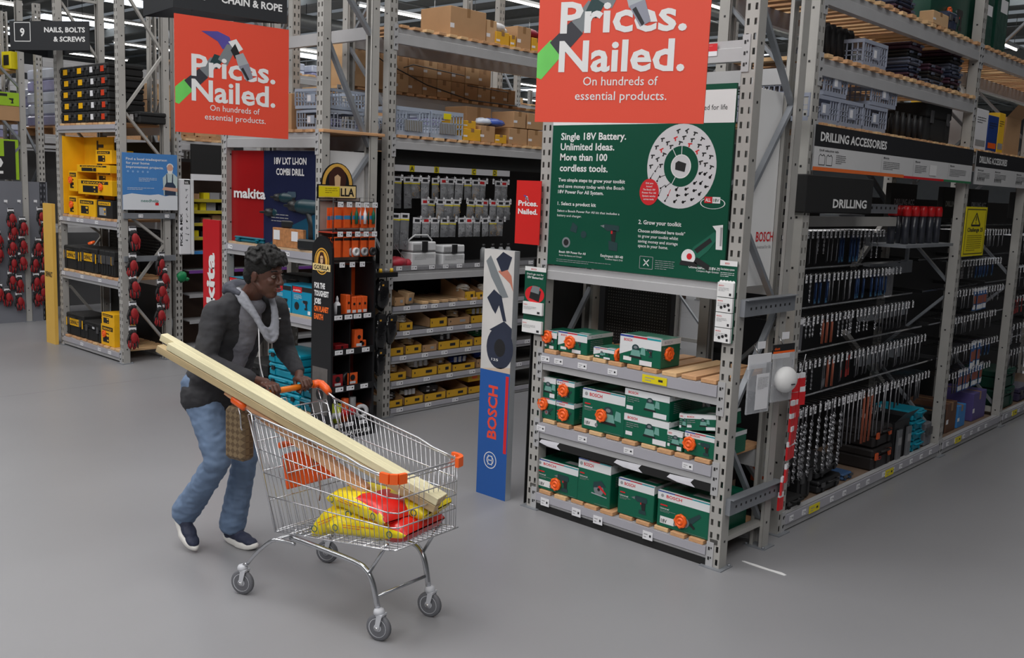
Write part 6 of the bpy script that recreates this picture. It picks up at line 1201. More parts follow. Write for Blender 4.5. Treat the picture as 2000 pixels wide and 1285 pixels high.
# ---------------------------------------------------------------- farthest left end rack and the aisles behind
gr_ = Rack('end_rack', 'grey steel end rack with lime green boxes at the left edge', -15.15, 4.62, 0, 'rack'); gr_.depth = .6
gr_.frame(.05, 4.2, .6, False); gr_.frame(1.5, 4.2, .6, False); gr_.beam(.1, 1.45, 2.53, .1); gr_.beam(.1, 1.45, 3.2, .1); gr_.planks(.1, 1.45, 2.632, 0, .6, .1, .15); gr_.planks(.1, 1.45, 3.302, 0, .6, .1, .15)
for a in ((.06, 3.6, .54, 3.1), (.06, 3.0, .54, 2.4), (.54, 2.35, .06, 1.85)): brace(gr_, 1.5, *a, w_=.03, h=.04)
LM = M('lime_green', (150, 190, 40), .45, 0, .08)
carton('brown carton under the lime green box at the left edge', (-13.9, 4.7, 2.66), 0, .55, .45, .19); bx('tool_box', 'lime green box on the brown carton at the left edge', 'box', (-13.82, 4.7, 2.852), 0, .4, .5, .17, LM, side=lambda F, d, h: (F.rect(d*.3, h*.7, d*.6, h*.9, DARK), draw_drill(F, d*.3, h*.4, .06, DARK), draw_drill(F, d*.7, h*.4, .06, DARK)))
t = thing('display_board', 'lime green and black board with round white letters at the left edge', 'sign', (-13.63, 4.5, 1.9), math.pi/2); b = MB(); b.box(0, 0, 0, .62, .02, .52, LM); b.box(.44, -.002, 0, .58, 0, .5, DARK); b.build('board', t); b = MB(); F = Face(b, (0, -.003, 0), (1, 0, 0), (0, 0, 1)); F.rect(.2, 0, .44, .3, DARK, .5); F.text('RYOBI', .41, -.2, .13, WHITE, 2, .5, .05, 'l', True) if False else F.text('YO', .41, .02, .16, WHITE, 2, .27, .05, 'l', True); b.build('printed_art', t)
for k, (x, y, z) in enumerate(((-13.8, 4.8, 3.33), (-13.75, 5.05, 3.33))): bx('small_box', ('white-framed grey box high at the left edge', 'yellow small box high beside the left edge post')[k], 'box', (x, y, z), .2, .2, .15, .22, (GREYP, YEL2)[k], draw=lambda F, a, c: F.rect(a*.2, c*.2, a*.8, c*.8, DARK))
FILM = M('pallet_film', (186, 192, 208), .12, 0, .2, 3, .4)
def pallet_mesh():
    def f():
        b = MB()
        for y in (-.55, -.05, .45): b.box(-.6, y, 0, .6, y+.1, .1, PINE)
        for k in range(6): b.box(-.6+.21*k, -.55, .1, -.45+.21*k, .55, .12, PINE)
        return b.mesh('pallet')
    return cached('pal', f)
def wrapped_mesh(k):
    def f():
        b = MB(); r = random.Random(k)
        for i in range(5): z = .12+.16*i; q = r.uniform(-.03, .03); b.cbox(-.56+q, -.5+q, z, .56+q, .5+q, z+.15, FILM if (i+k) % 3 else M('film_violet', (150, 150, 186), .15, 0, .2, 4, .4), .02)
        return b.mesh('load')
    return cached(('wr', k), f)
names = ('second', 'third', 'fourth', 'fifth', 'sixth'); rr2 = random.Random(11); np_ = 0
for gi, x in enumerate((-13.62, -17.3, -21.0, -25.0, -30.0)):
    g_ = Rack('long_rack', 'tall grey rack running into the hall, %s aisle from the left rack of cases' % names[gi], x, 5.45 if gi else 5.35, math.pi/2, 'rack')
    nb = 5 if gi < 3 else 7; hgt = (4.2, 3.9, 3.6, 3.9, 4.2)[gi]
    for k in range(nb+1): g_.frame(.06+2.76*k, hgt, 1.2, gi < 2, dz=1.0)
    for k in range(nb):
        a, c = .11+2.76*k, 2.77+2.76*k
        for z in (1.2, 2.4, 3.4):
            g_.beam(a, c, z, .12, conn=False); g_.beam(a, c, z, .12, 1.2, back=True, conn=False)
        b = MB(); b.box(a, .6, .1, c, .62, 2.3, M('rear_grey', (78, 78, 80), .7)); b.build('back_panel', g_.o)
        for z in (2.52,)+((3.52,) if 0 < gi < 3 and k > 1 else ()):
            for q in (0, 1):
                if rr2.random() < .2: continue
                yy = (5.45)+a+.68+1.3*q; np_ += 1
                if rr2.random() < .62:
                    t = thing('wrapped_pallet', 'film-wrapped pallet load on the %s aisle rack, %s level' % (names[gi], {2.52: 'lower', 3.52: 'middle', 4.52: 'upper'}[z]), 'pallet', (x-.62, yy, z), math.pi/2, 'film-wrapped pallets on the %s aisle rack' % names[gi]); link('pallet', pallet_mesh(), t); link('load', wrapped_mesh(rr2.randrange(4)), t)
                else:
                    t = thing('carton_pallet', 'pallet of brown cartons on the %s aisle rack, %s level' % (names[gi], {2.52: 'lower', 3.52: 'middle', 4.52: 'upper'}[z]), 'pallet', (x-.62, yy, z), math.pi/2, 'pallets of cartons on the %s aisle rack' % names[gi]); link('pallet', pallet_mesh(), t)
                    def f():
                        b = MB(); [b.cbox(-.55+.37*i, -.5+.5*j, .12+.24*l, -.20+.37*i, -.02+.5*j, .35+.24*l, CARD if (i+j+l) % 2 else CARD2, .004) for i in range(3) for j in range(2) for l in range(3)]; return b.mesh('cartons')
                    o = link('cartons', cached('pc', f), t); o['kind'] = 'stuff'
aisle_sign('black aisle sign at the upper left, about nails, bolts and screws', (-11.32, 4.62, 3.36), math.radians(30), 1.0, .31, '9', 'NAILS, BOLTS', '& SCREWS', 3.0)
# hanging ducts in the roof
for x, z, r_, nm in ((-14, 6.75, .12, 'thin round duct running along the hall under the dark roof'), (-24, 6.5, .2, 'thick round duct running along the hall under the dark roof')):
    t = thing('ceiling_duct', nm, 'duct', (x, 9, z)); b = MB(); b.tube([(0, 0, 0), (0, 49, 0)], r_, M('duct_metal', (150, 152, 150), .4, .4), 10); b.build('duct', t)
    b = MB(); [b.tube([(0, y, 0), (0, y, .5)], .01, DARK, 4) for y in range(2, 48, 6)]; b.build('hanger', t)
# ---------------------------------------------------------------- shopping trolley (local: x forward, y to its left, origin between the rear castors)
TO, TA = V((-4.09, 2.81, 0)), math.atan2(.065, .85)
TM = Matrix.Translation(TO)@Matrix.Rotation(TA, 4, 'Z')
WIRE = M('trolley_wire', (205, 206, 210), .25, .85, .03, 20)
ZN = M('trolley_tube', (190, 192, 196), .22, .9, .04, 20)
GRU = M('castor_grey', (186, 188, 194), .5, 0, .06); GRT = M('castor_tyre', (98, 99, 104), .6, 0, .06)
tr = thing('shopping_trolley', 'large wire shopping trolley with orange handle and corners, pushed by the person', 'trolley', TO, TA)
def lerp(a, b, t): return a+(b-a)*t
def hw(t): return lerp(.262, .222, t)
def tp(t, s): return V((lerp(.035, .975, t), s*hw(t), lerp(.93, .805, t)+(-.012 if .78 < t < .95 else 0)))   # rim
def bp(t, s): return V((lerp(.22, .985, t), s*(hw(t)-.012), lerp(.372, .472, t)))                              # foot
def side(t, q, s): return tp(t, s).lerp(bp(t, s), q)
R1 = .0028
b = MB(); rim = [tp(0, -1)]+[tp(k/10, -1) for k in range(1, 10)]+[V((.972, -.20, .805)), V((.985, -.15, .803)), V((.985, .15, .803)), V((.972, .20, .805))]+[tp(k/10, 1) for k in range(9, -1, -1)]
b.tube(rim, .0055, WIRE, 6); b.build('rim', tr)
LV = (.055, .30, .50, .70, 1.)
for s, nm in ((-1, 'side_grid'), (1, 'side_grid')):
    b = MB()
    for q in LV: b.tube([side(t, q, s) for t in (0, .25, .5, .75, .96)], R1*1.2, WIRE, 5)
    for k in range(28): t = k/27*.96; b.tube([side(t, 0, s), side(t, 1, s)], R1*.75, WIRE, 4)
    b.build(nm, tr)
b = MB()
def fr(y, q): return V((.985, y, lerp(.803, .472, q)))
for q in LV: b.tube([side(.96, q, -1), fr(-.19, q), fr(.19, q), side(.96, q, 1)], R1*1.2, WIRE, 5)
for k in range(13): y = lerp(-.19, .19, k/12); b.tube([fr(y, 0), fr(y, 1)], R1*.75, WIRE, 4)
b.build('front_grid', tr)
b = MB()
for k in range(15): y = lerp(-.2, .2, k/14); b.tube([(.22, y*1.15, .372), (.985, y, .472)], R1*.8, WIRE, 4)
for k in range(9): t = k/8; b.tube([bp(t, -1), bp(t, 1)], R1*1.2, WIRE, 4)
b.build('floor_grid', tr)
b = MB()
def gp(y, q): return V((lerp(-.005, .20, q), y*lerp(1, .93, q), lerp(.925, .372, q)))
for k in range(11): y = lerp(-.25, .25, k/10); b.tube([gp(y, 0.02), gp(y, 1)], R1*(.8 if 0 < k < 10 else 1.4), WIRE, 5)
for q in (.02, .25, .5, .75, 1.): b.tube([gp(-.25, q), gp(.25, q)], R1*1.2, WIRE, 5)
b.build('rear_gate', tr)
for s in (-1, 1):        # raised corner rods at the handle
    b = MB(); b.tube([(-.10, s*.262, .965), (-.02, s*.264, .955), (.045, s*.264, .93), (.06, s*.264, .87), (.215, s*.25, .37)], .0055, WIRE, 6)
    b.tube([(-.075, s*.255, .955), (-.05, s*.258, .90), (-.045, s*.258, .84), (-.035, s*.258, .83)], .004, WIRE, 5); b.build('corner_rod', tr)
b = MB(); b.tube([(-.085, -.235, .985), (-.085, .235, .985)], .0165, M('handle_orange', (244, 130, 34), .35), 12); b.build('handle', tr)
for s in (-1, 1):
    b = MB(); b.tube([(-.085, s*.225, .987), (-.085, s*.262, .987), (-.07, s*.275, .982), (-.03, s*.272, .967), (-.0, s*.267, .950)], [.021, .023, .024, .022, .018], M('cap_orange', (238, 96, 30), .35), 10); b.build('handle_cap', tr)
for s in (-1, 1):
    b = MB(); OC = M('cap_orange', (0, 0, 0)); pts = [(.915, s*.232), (.965, s*.228), (.992, s*.205), (1.0, s*.165)]
    for k in range(3):
        (xa, ya), (xb_, yb_) = pts[k], pts[k+1]; n_ = V((yb_-ya, -(xb_-xa), 0)).normalized()*.012*(-s)
        vs = [V((x, y, z))+n_*e for z in (.775, .82) for (x, y) in ((xa, ya), (xb_, yb_)) for e in (-.6, 1)]
        b.add(vs, [(0, 1, 3, 2), (4, 6, 7, 5), (0, 4, 5, 1), (2, 3, 7, 6), (0, 2, 6, 4), (1, 5, 7, 3)], OC)
    b.build('corner_bumper', tr)
# child seat folded at the rear
b = MB()
for y in (-.17, .17): b.tube([(.02, y, .93), (.10, y, .92), (.13, y, .85), (.20, y, .66)], .004, WIRE, 5)
for k in range(9): y = lerp(-.17, .17, k/8); b.tube([(.115, y, .88), (.2, y, .64)], R1*.8, WIRE, 4)
for (x, z) in ((.115, .885), (.16, .76), (.2, .645)): b.tube([(x, -.17, z), (x, .17, z)], .0036, WIRE, 5)
b.tube([(.02, -.06, .935), (.0, -.06, .965), (-.0, -.02, .965), (.02, -.02, .935)], .004, WIRE, 5); b.build('child_seat_frame', tr)
b = MB(); b.cbox(0, -.165, -.004, .012, .165, .17, M('flap_orange', (236, 92, 38), .4, 0, .06), .006, Matrix.Translation((.185, 0, .56))@Matrix.Rotation(-.22, 4, 'Y')); b.build('seat_flap', tr)
b = MB(); b.cbox(0, -.17, 0, .03, -.06, .03, OC, .006, Matrix.Translation((.125, 0, .755))); b.cbox(0, .06, 0, .03, .17, .03, OC, .006, Matrix.Translation((.125, 0, .755))); b.build('seat_hinge', tr)
b = MB(); b.tube([(.16, .0, .77), (.18, .02, .72), (.19, .02, .66)], .010, DARK, 6); b.tube([(.215, .02, .6), (.215, .03, .50), (.23, .01, .47)], .004, M('strap_brown', (120, 84, 70), .6), 5); b.build('seat_strap', tr)
# chassis
def smooth_path(pts, n=4):
    out = []; P = [V(p) for p in pts]
    for i in range(len(P)-1):
        p0, p1, p2, p3 = P[max(i-1, 0)], P[i], P[i+1], P[min(i+2, len(P)-1)]
        for k in range(n):
            t = k/n; out.append(.5*((2*p1)+(-p0+p2)*t+(2*p0-5*p1+4*p2-p3)*t*t+(-p0+3*p1-3*p2+p3)*t**3))
    return out+[P[-1]]
for s in (-1, 1):
    b = MB(); b.tube(smooth_path([(.03, s*.275, .165), (.10, s*.265, .245), (.185, s*.245, .318), (.23, s*.22, .322), (.30, s*.20, .318)]), .0095, ZN, 8); b.build('rear_leg', tr)
    b = MB(); b.tube(smooth_path([(.27, s*.20, .345), (.45, s*.19, .342), (.70, s*.18, .335), (.775, s*.176, .315), (.815, s*.172, .26), (.845, s*.168, .15)]), .0135, ZN, 10); b.build('side_tube', tr)
    b = MB(); b.tube([(.79, s*.178, .30), (.90, s*.17, .47)], .008, ZN, 6); b.tube([(.30, s*.19, .345), (.28, s*.18, .385)], .008, ZN, 6); b.build('strut', tr)
for p, q, r in (((.83, -.165, .20), (.83, .165, .20), .008), ((.27, -.20, .345), (.27, .20, .345), .008), ((.20, -.24, .322), (.20, .24, .322), .009)): b = MB(); b.tube([p, q], r, ZN, 8); b.build('cross_tube', tr)
QF = [(0, 1, 2, 3), (7, 6, 5, 4), (0, 4, 5, 1), (1, 5, 6, 2), (2, 6, 7, 3), (3, 7, 4, 0)]
def castor(x, y, yaw, d):
    b = MB(); b.lathe([(.012, .155), (.022, .15), (.026, .14), (.026, .128), (.018, .124)], GRU, None, 14); b.add([(-.010, -.024, .055), (.010, -.024, .055), (.028, -.024, .13), (.0, -.024, .13), (-.010, -.019, .055), (.010, -.019, .055), (.028, -.019, .13), (.0, -.019, .13)], QF, GRU); b.add([(-.010, .019, .055), (.010, .019, .055), (.028, .019, .13), (.0, .019, .13), (-.010, .024, .055), (.010, .024, .055), (.028, .024, .13), (.0, .024, .13)], QF, GRU); b.box(-.008, -.022, .122, .028, .022, .132, GRU); b.tube([(.0, -.026, .0625), (.0, .026, .0625)], .009, CHROME, 8)
    c = b.build('castor', tr, (x, y, 0), (0, 0, yaw))
    T = Matrix.Translation((0, -.013, .0625))@Matrix.Rotation(-math.pi/2, 4, 'X')
    b = MB(); b.lathe([(.047, 0), (.058, .001), (.0625, .006), (.0625, .020), (.058, .025), (.047, .026)], GRT, T, 24); b.build('tyre', c)
    b = MB(); b.lathe([(.012, -.002), (.018, -.002), (.022, .006), (.040, .003), (.045, -.003), (.045, .029), (.040, .023), (.022, .02), (.018, .028), (.012, .028)], GRU, T, 20); b.build('hub', c)
castor(.0, -.282, .35, 1); castor(.855, -.168, .25, 1); castor(.852, .171, .25, 1); castor(-.010, .276, .4, 1)
b = MB(); b.tube([(.03, -.275, .165), (.005, -.28, .15)], .009, ZN, 8); b.tube([(.03, .275, .165), (-.005, .275, .15)], .009, ZN, 8); b.build('castor_stem', tr)
# ---------------------------------------------------------------- timber in the trolley
def timber(label, A, B, off, w_, h, m, roll=0):
    A, B = V(A), V(B); d = (B-A).normalized(); a = d.cross(V((0, 0, 1))).normalized(); c = a.cross(d); L = (B-A).length
    A = A+a*off[0]+c*off[1]
    Mx = TM@Matrix(((d.x, a.x, c.x, A.x), (d.y, a.y, c.y, A.y), (d.z, a.z, c.z, A.z), (0, 0, 0, 1)))
    t = thing('timber_batten', label, 'timber', (0, 0, 0)); t.matrix_world = Mx@Matrix.Rotation(roll, 4, 'X')
    b = MB(); b.cbox(0, -w_/2, -h/2, L, w_/2, h/2, m, .002); b.build('batten', t)
    b = MB(); b.box(-.0006, -w_/2+.003, -h/2+.003, 0, w_/2-.003, h/2-.003, M('end_grain', (206, 176, 140), .8, 0, .1, 60)); b.box(L, -w_/2+.003, -h/2+.003, L+.0006, w_/2-.003, h/2-.003, M('end_grain', (0, 0, 0))); b.build('end_grain', t); return t
W1 = M('timber_pale', (212, 204, 168), .6, 0, .10, 5, .1, stretch=(1, 10, 10)); W2_ = M('timber_cream', (176, 156, 118), .6, 0, .14, 5, .1, stretch=(1, 10, 10)); W3 = M('timber_pink', (204, 154, 116), .6, 0, .12, 5, .1, stretch=(1, 10, 10))
TAa, TBb = (-.53, -.40, 1.226), (1.01, .05, .632)
timber('pale square batten on top of the bundle, sticking out over the rear of the trolley', TAa, TBb, (-.024, .021), .046, .036, W1)
timber('pale batten beside the top one, slightly shorter at its upper end', (-.45, -.376, 1.195), TBb, (.024, .021), .046, .036, W1)
timber('cream batten underneath the pale pair, on the side of the viewer', TAa, (1.0, .047, .636), (-.022, -.018), .044, .036, W2_) if False else None
timber('cream batten underneath the pale pair, nearer the viewer', (-.50, -.391, 1.214), (1.01, .05, .632), (.024, -.018), .046, .036, W2_)
timber('cream batten underneath the pale pair, further from the viewer', (-.42, -.368, 1.184), (1.0, .047, .636), (-.024, -.018), .046, .036, W2_)
timber('pinkish batten lying apart below the bundle, over the left end of the handle', (-.125, -.275, 1.022), (.66, -.07, .64), (0, 0), .046, .044, W3)
# ---------------------------------------------------------------- bags in the trolley
BY_, BR_, BB_ = M('bag_yellow', (238, 214, 30), .28, 0, .05, 12, .25), M('bag_red_film', (214, 34, 28), .28, 0, .05, 12, .25), M('bag_blue_film', (40, 130, 190), .28, 0, .05)
def sack(label, loc, L, W_, H_, rz, ry, bend, red, seed, blue=False):
    t = thing('filled_bag', label, 'bag', (0, 0, 0)); t.matrix_world = TM@Matrix.Translation(loc)@Matrix.Rotation(rz, 4, 'Z')@Matrix.Rotation(ry, 4, 'Y')
    r = random.Random(seed); nu, nv = 26, 20; vs = []; fs = []; ms = []
    ph = [r.uniform(0, 6) for _ in range(6)]
    for i in range(nu+1):
        u = -1+2*i/nu
        for j in range(nv):
            a = 2*math.pi*j/nv; ca, sa = math.cos(a), math.sin(a); e = .55
            cy = math.copysign(abs(ca)**e, ca); cz = math.copysign(abs(sa)**.8, sa)
            k = (1-abs(u)**5)**.5 if abs(u) < 1 else 0
            wx = .92+.08*k; y = cy*W_/2*wx*(1+.04*math.sin(5*u+ph[0])); z = cz*H_/2*(.06+.94*k)*(1+.10*math.sin(4*u+3*a+ph[1])+.06*math.sin(9*a+7*u+ph[2]))
            x = u*L/2; z += bend*(u*u)*-1
            vs.append((x, y, z))
    for i in range(nu):
        for j in range(nv): fs.append((i*nv+j, (i+1)*nv+j, (i+1)*nv+(j+1) % nv, i*nv+(j+1) % nv))
    b = MB(); fy = []; fr_ = []; fb = []
    for f in fs:
        c = sum((V(vs[i]) for i in f), V())/4; u = c.x/(L/2); v_ = c.y/(W_/2)
        if red[0] < u < red[1] and not (abs(v_) > .9): fr_.append(f)
        elif blue and -.1 < u < .35 and v_ > .1: fb.append(f)
        else: fy.append(f)
    b.add(vs, fy, BY_, True); b.mi(BR_); b.mi(BB_)
    n0 = len(b.f); b.f += fr_+fb; b.m += [1]*len(fr_)+[2]*len(fb); b.sm += [True]*(len(fr_)+len(fb)); b.build('sack', t)
    b = MB(); F = Face(b, (-L/2, -W_/2-.004, 0), (1, 0, 0), (0, 0, 1), .001)
    for q in (.14, .84): F.ring(L*q, -.005, .012, .017, M('bag_mark', (40, 90, 90), .4, 0, 0), 1, 16)
    F.lines(L*.25, .015, L*.4, 2, .006, M('bag_red_film', (0, 0, 0))); b.build('printed_art', t); return t
sack('yellow and red filled bag lying at the bottom of the trolley front', (.72, .0, .495), .46, .34, .115, .12, -.12, .01, (.45, 1.1), 1)
sack('yellow filled bag slumped at the left of the trolley bags', (.47, .0, .485), .30, .34, .11, .3, -.5, .03, (2, 3), 3)
sack('yellow filled bag with a blue patch at the front, under the timber ends', (.78, .08, .585), .34, .26, .10, .2, -.05, .015, (2, 3), 5, True)
sack('yellow bag with a broad red end bent over the lower bag', (.685, -.055, .592), .42, .24, .10, -.05, .03, .02, (.02, 1.1), 7)
# ---------------------------------------------------------------- the person
FAB = {}
def eval_mesh(me, mods, name):
    o = bpy.data.objects.new('tmp', me); C.objects.link(o)
    for ty, kw in mods:
        m = o.modifiers.new('m', ty)
        for k, v in kw.items(): setattr(m, k, v)
    dg = bpy.context.evaluated_depsgraph_get(); r = bpy.data.meshes.new_from_object(o.evaluated_get(dg)); bpy.data.objects.remove(o); r.name = name; return r
def cap(b, p, q, r0, r1, m, n=14, sq=1.):
    p, q = V(p), V(q); d = q-p; L = d.length; d.normalize(); prof = []
    for k in range(5): a = math.pi/2*(k/4); prof.append((max(.0005, r0*math.sin(a)), -r0*math.cos(a)))
    for k in range(5): a = math.pi/2*(k/4); prof.append((max(.0005, r1*math.cos(a)), L+r1*math.sin(a)))
    z = V((0, 0, 1)); T = Matrix.Translation(p)@z.rotation_difference(d).to_matrix().to_4x4()
    b.lathe(prof, m, T, n)
def elo(b, c, r, m, ax=None, yaw=0, n=18, k=12):            # ellipsoid whose z axis follows ax
    T = Matrix.Translation(V(c)); 
    if ax is not None:
        z = V(ax).normalized(); y = V((0, 1, 0)); x = y.cross(z).normalized(); y = z.cross(x); T = T@Matrix(((x.x, y.x, z.x, 0), (x.y, y.y, z.y, 0), (x.z, y.z, z.z, 0), (0, 0, 0, 1)))
    if yaw: T = T@Matrix.Rotation(yaw, 4, 'Z')
    b.ell((0, 0, 0), r, m, T, n, k)
def blob(build, mat, vox, smooth=6, wr=(0, 0), name='surface', sf=.5):
    b = MB(); build(b); me = b.mesh(name)
    r = eval_mesh(me, [('REMESH', dict(mode='VOXEL', voxel_size=vox)), ('SMOOTH', dict(iterations=smooth, factor=sf))], name)
    from mathutils import noise
    if wr[0]:
        ns = [v.normal.copy() for v in r.vertices]
        for v, n_ in zip(r.vertices, ns):
            c = v.co; k = noise.noise(V((c.x*wr[1], c.y*wr[1], c.z*wr[1]*1.8)))+.5*noise.noise(V((c.x*wr[1]*2.3, c.y*wr[1]*2.3, c.z*wr[1]*3)))
            v.co = c+n_*k*wr[0]
    r.materials.clear(); r.materials.append(mat); r.polygons.foreach_set('use_smooth', [True]*len(r.polygons)); r.update(); return r
SKIN = M('dark_skin', (82, 50, 39), .48, 0, .05, 30); JACK = M('jacket_charcoal', (44, 44, 48), .85, 0, .12, 30, .25); JEAN = M('denim', (98, 118, 146), .8, 0, .16, 9, .15); SHIRT = M('shirt_grey', (112, 112, 120), .8, 0, .1, 40, .3); HOOD = M('hood_grey', (132, 134, 142), .8, 0, .08, 40, .2); HAIRM = M('hair_black', (11, 10, 10), .75, 0, .2, 60, .6)
pr = thing('person', 'person in a charcoal jacket and blue jeans leaning forward to push the trolley', 'person', TO, TA)
SH = {-1: V((-.385, -.175, 1.375)), 1: V((-.325, .175, 1.385))}; EL = {-1: V((-.345, -.262, 1.13)), 1: V((-.36, .262, 1.13))}; WRI = {-1: V((-.155, -.10, 1.045)), 1: V((-.155, .19, 1.05))}; HV = {-1: -.045, 1: .17}
HIP = {-1: V((-.635, -.085, .93)), 1: V((-.60, .085, .93))}; KN_ = {-1: V((-.455, -.105, .56)), 1: V((-.50, .10, .52))}; AN = {-1: V((-.765, -.11, .175)), 1: V((-.615, .10, .10))}
HC = V((-.195, .0, 1.572)); HYAW = math.radians(17)
HT = Matrix.Translation(HC)@Matrix.Rotation(HYAW, 4, 'Z')@Matrix.Rotation(math.radians(8), 4, 'Y')     # head frame: x forward, z up
def hp(x, y, z): return HT@V((x, y, z))
def hell(b, c, r, m, n=16, k=12, rx=0): b.ell(c, r, m, HT if not rx else HT@Matrix.Translation(c)@Matrix.Rotation(rx, 4, 'Y')@Matrix.Translation(-V(c)), n, k)
def body(b):
    m = SKIN
    hell(b, (-.008, 0, .03), (.092, .072, .088), m, 24, 16); hell(b, (.022, 0, -.035), (.066, .058, .072), m, 20, 14); hell(b, (.045, 0, -.088), (.034, .034, .026), m)        # skull, face, chin
    hell(b, (.073, 0, .032), (.015, .044, .012), m); [hell(b, (.060, s*.036, -.018), (.022, .020, .02), m) for s in (-1, 1)]
    cap(b, hp(.086, 0, .016), hp(.103, 0, -.022), .008, .013, m); [hell(b, (.092, s*.012, -.026), (.011, .010, .009), m, 10, 8) for s in (-1, 1)]
    hell(b, (.083, 0, -.052), (.014, .024, .0075), m); hell(b, (.080, 0, -.065), (.014, .021, .0085), m); [cap(b, hp(.02, s*.044, -.062), hp(-.03, s*.052, -.03), .016, .014, m) for s in (-1, 1)]
    [hell(b, (-.012, s*.075, -.003), (.018, .009, .030), m, 12, 8) for s in (-1, 1)]
    cap(b, hp(-.025, 0, -.04), V((-.335, 0, 1.43)), .050, .058, m); sp = (V((-.36, 0, 1.38))-V((-.61, 0, .95)))
    for t, w_, d_ in ((0, .13, .085), (.3, .115, .08), (.6, .12, .08), (.9, .12, .075)): elo(b, V((-.61, 0, .95))+sp*t, (d_, w_, .13), m, sp)
    for s in (-1, 1):
        cap(b, SH[s], EL[s], .043, .035, m); cap(b, EL[s], WRI[s], .036, .024, m); cap(b, V((-.37, 0, 1.38)), SH[s]+V((-.01, 0, -.02)), .04, .035, m)
        cap(b, HIP[s], KN_[s], .08, .05, m); cap(b, KN_[s], AN[s], .05, .033, m)
        h = HV[s]; pa = V((-.118, h+s*.0, 1.020)); cap(b, WRI[s], pa+V((-.01, 0, .006)), .023, .024, m)
        for q in range(4):      # fingers over the bar, little finger on the outside
            y = h+(q-1.5)*.0215; f = (1, 1.08, 1.02, .84)[q if s < 0 else 3-q] if False else (.84, 1.02, 1.08, 1)[q if s > 0 else q]
            f = (.84, 1.0, 1.07, .98)[q if s < 0 else 3-q]
            k0 = V((-.105, y, 1.022)); k1 = V((-.105+.034*f, y, 1.019)); k2 = V((-.105+.05*f, y, 1.019-.028*f)); k3 = V((-.105+.036*f, y, 1.019-.050*f))
            cap(b, V((-.135, h+(q-1.5)*.016, 1.022)), k0, .0105, .0100, m, 8); cap(b, k0, k1, .0098, .0088, m, 8); cap(b, k1, k2, .0086, .0080, m, 8); cap(b, k2, k3, .0078, .0070, m, 8)
        elo(b, (-.128, h, 1.018), (.028, .040, .013), m)
        ty = h-s*.038; cap(b, V((-.135, h-s*.02, 1.012)), V((-.112, ty, .998)), .014, .011, m, 8); cap(b, V((-.112, ty, .998)), V((-.090, ty-s*.004, .965)), .0105, .0095, m, 8); cap(b, V((-.090, ty-s*.004, .965)), V((-.068, ty-s*.002, .958)), .0092, .008, m, 8)
link('body', blob(body, SKIN, .0042, 3, name='body'), pr)
b = MB()
for s in (-1, 1): hell(b, (.0725, s*.030, .008), (.013, .0145, .0095), M('eye_white', (120, 106, 98), .3, 0, 0), 12, 8)
b.build('eyeball', pr); b = MB()
for s in (-1, 1): hell(b, (.0825, s*.030+.002, .007), (.0042, .0062, .0062), M('iris_dark', (24, 14, 10), .2, 0, 0), 10, 6)
b.build('iris', pr); b = MB()
for s in (-1, 1):
    b.tube([hp(.082, s*.012, .034), hp(.084, s*.030, .040), hp(.066, s*.050, .034)], .0034, HAIRM, 5); b.tube([hp(.086, s*.017, .012), hp(.088, s*.031, .018), hp(.076, s*.044, .010)], .0022, M('lash_dark', (40, 24, 20), .6), 5)
b.build('eyebrow', pr)
LIP = M('lip_dark_rose', (128, 62, 62), .4); b = MB(); hell(b, (.0930, 0, -.0530), (.0075, .022, .0055), LIP, 14, 8); hell(b, (.0915, 0, -.0640), (.0085, .019, .0068), LIP, 14, 8); b.build('lips', pr)
def hair(b):
    m = HAIRM; r = random.Random(5); hell(b, (-.020, 0, .056), (.098, .088, .086), m, 20, 14); hell(b, (-.07, 0, -.005), (.045, .068, .065), m)
    for k in range(120):
        a = r.uniform(0, 2*math.pi); th = r.uniform(0, 1.25); x, y, z = math.sin(th)*math.cos(a), math.sin(th)*math.sin(a), math.cos(th)
        if x > .80 and z < .42: continue
        p = V((-.014+x*.100, y*.088, .056+z*.088)); t = V((r.uniform(.1, .9), -math.copysign(r.uniform(0, .7), -y), -.25)).normalized(); t = (t-V((x, y, z))*t.dot(V((x, y, z)))).normalized()
        L = r.uniform(.025, .045); q = p+t*L+V((x, y, z))*r.uniform(.0, .012); cap(b, HT@p, HT@q, .0105, .0085, m, 8)
    for k in range(16): y = lerp(-.062, .062, k/15); cap(b, hp(.05+.012*math.cos(y*20), y, .118), hp(.094-abs(y)*.35, y*1.1, .080+r.uniform(-.012, .008)), .013, .010, m, 8)
link('hair', blob(hair, HAIRM, .0045, 1, (.002, 90), 'hair'), pr)
SP0, SP1 = V((-.615, 0, .93)), V((-.37, 0, 1.385)); SPD = SP1-SP0; NRM = V((SPD.z, 0, -SPD.x)).normalized()
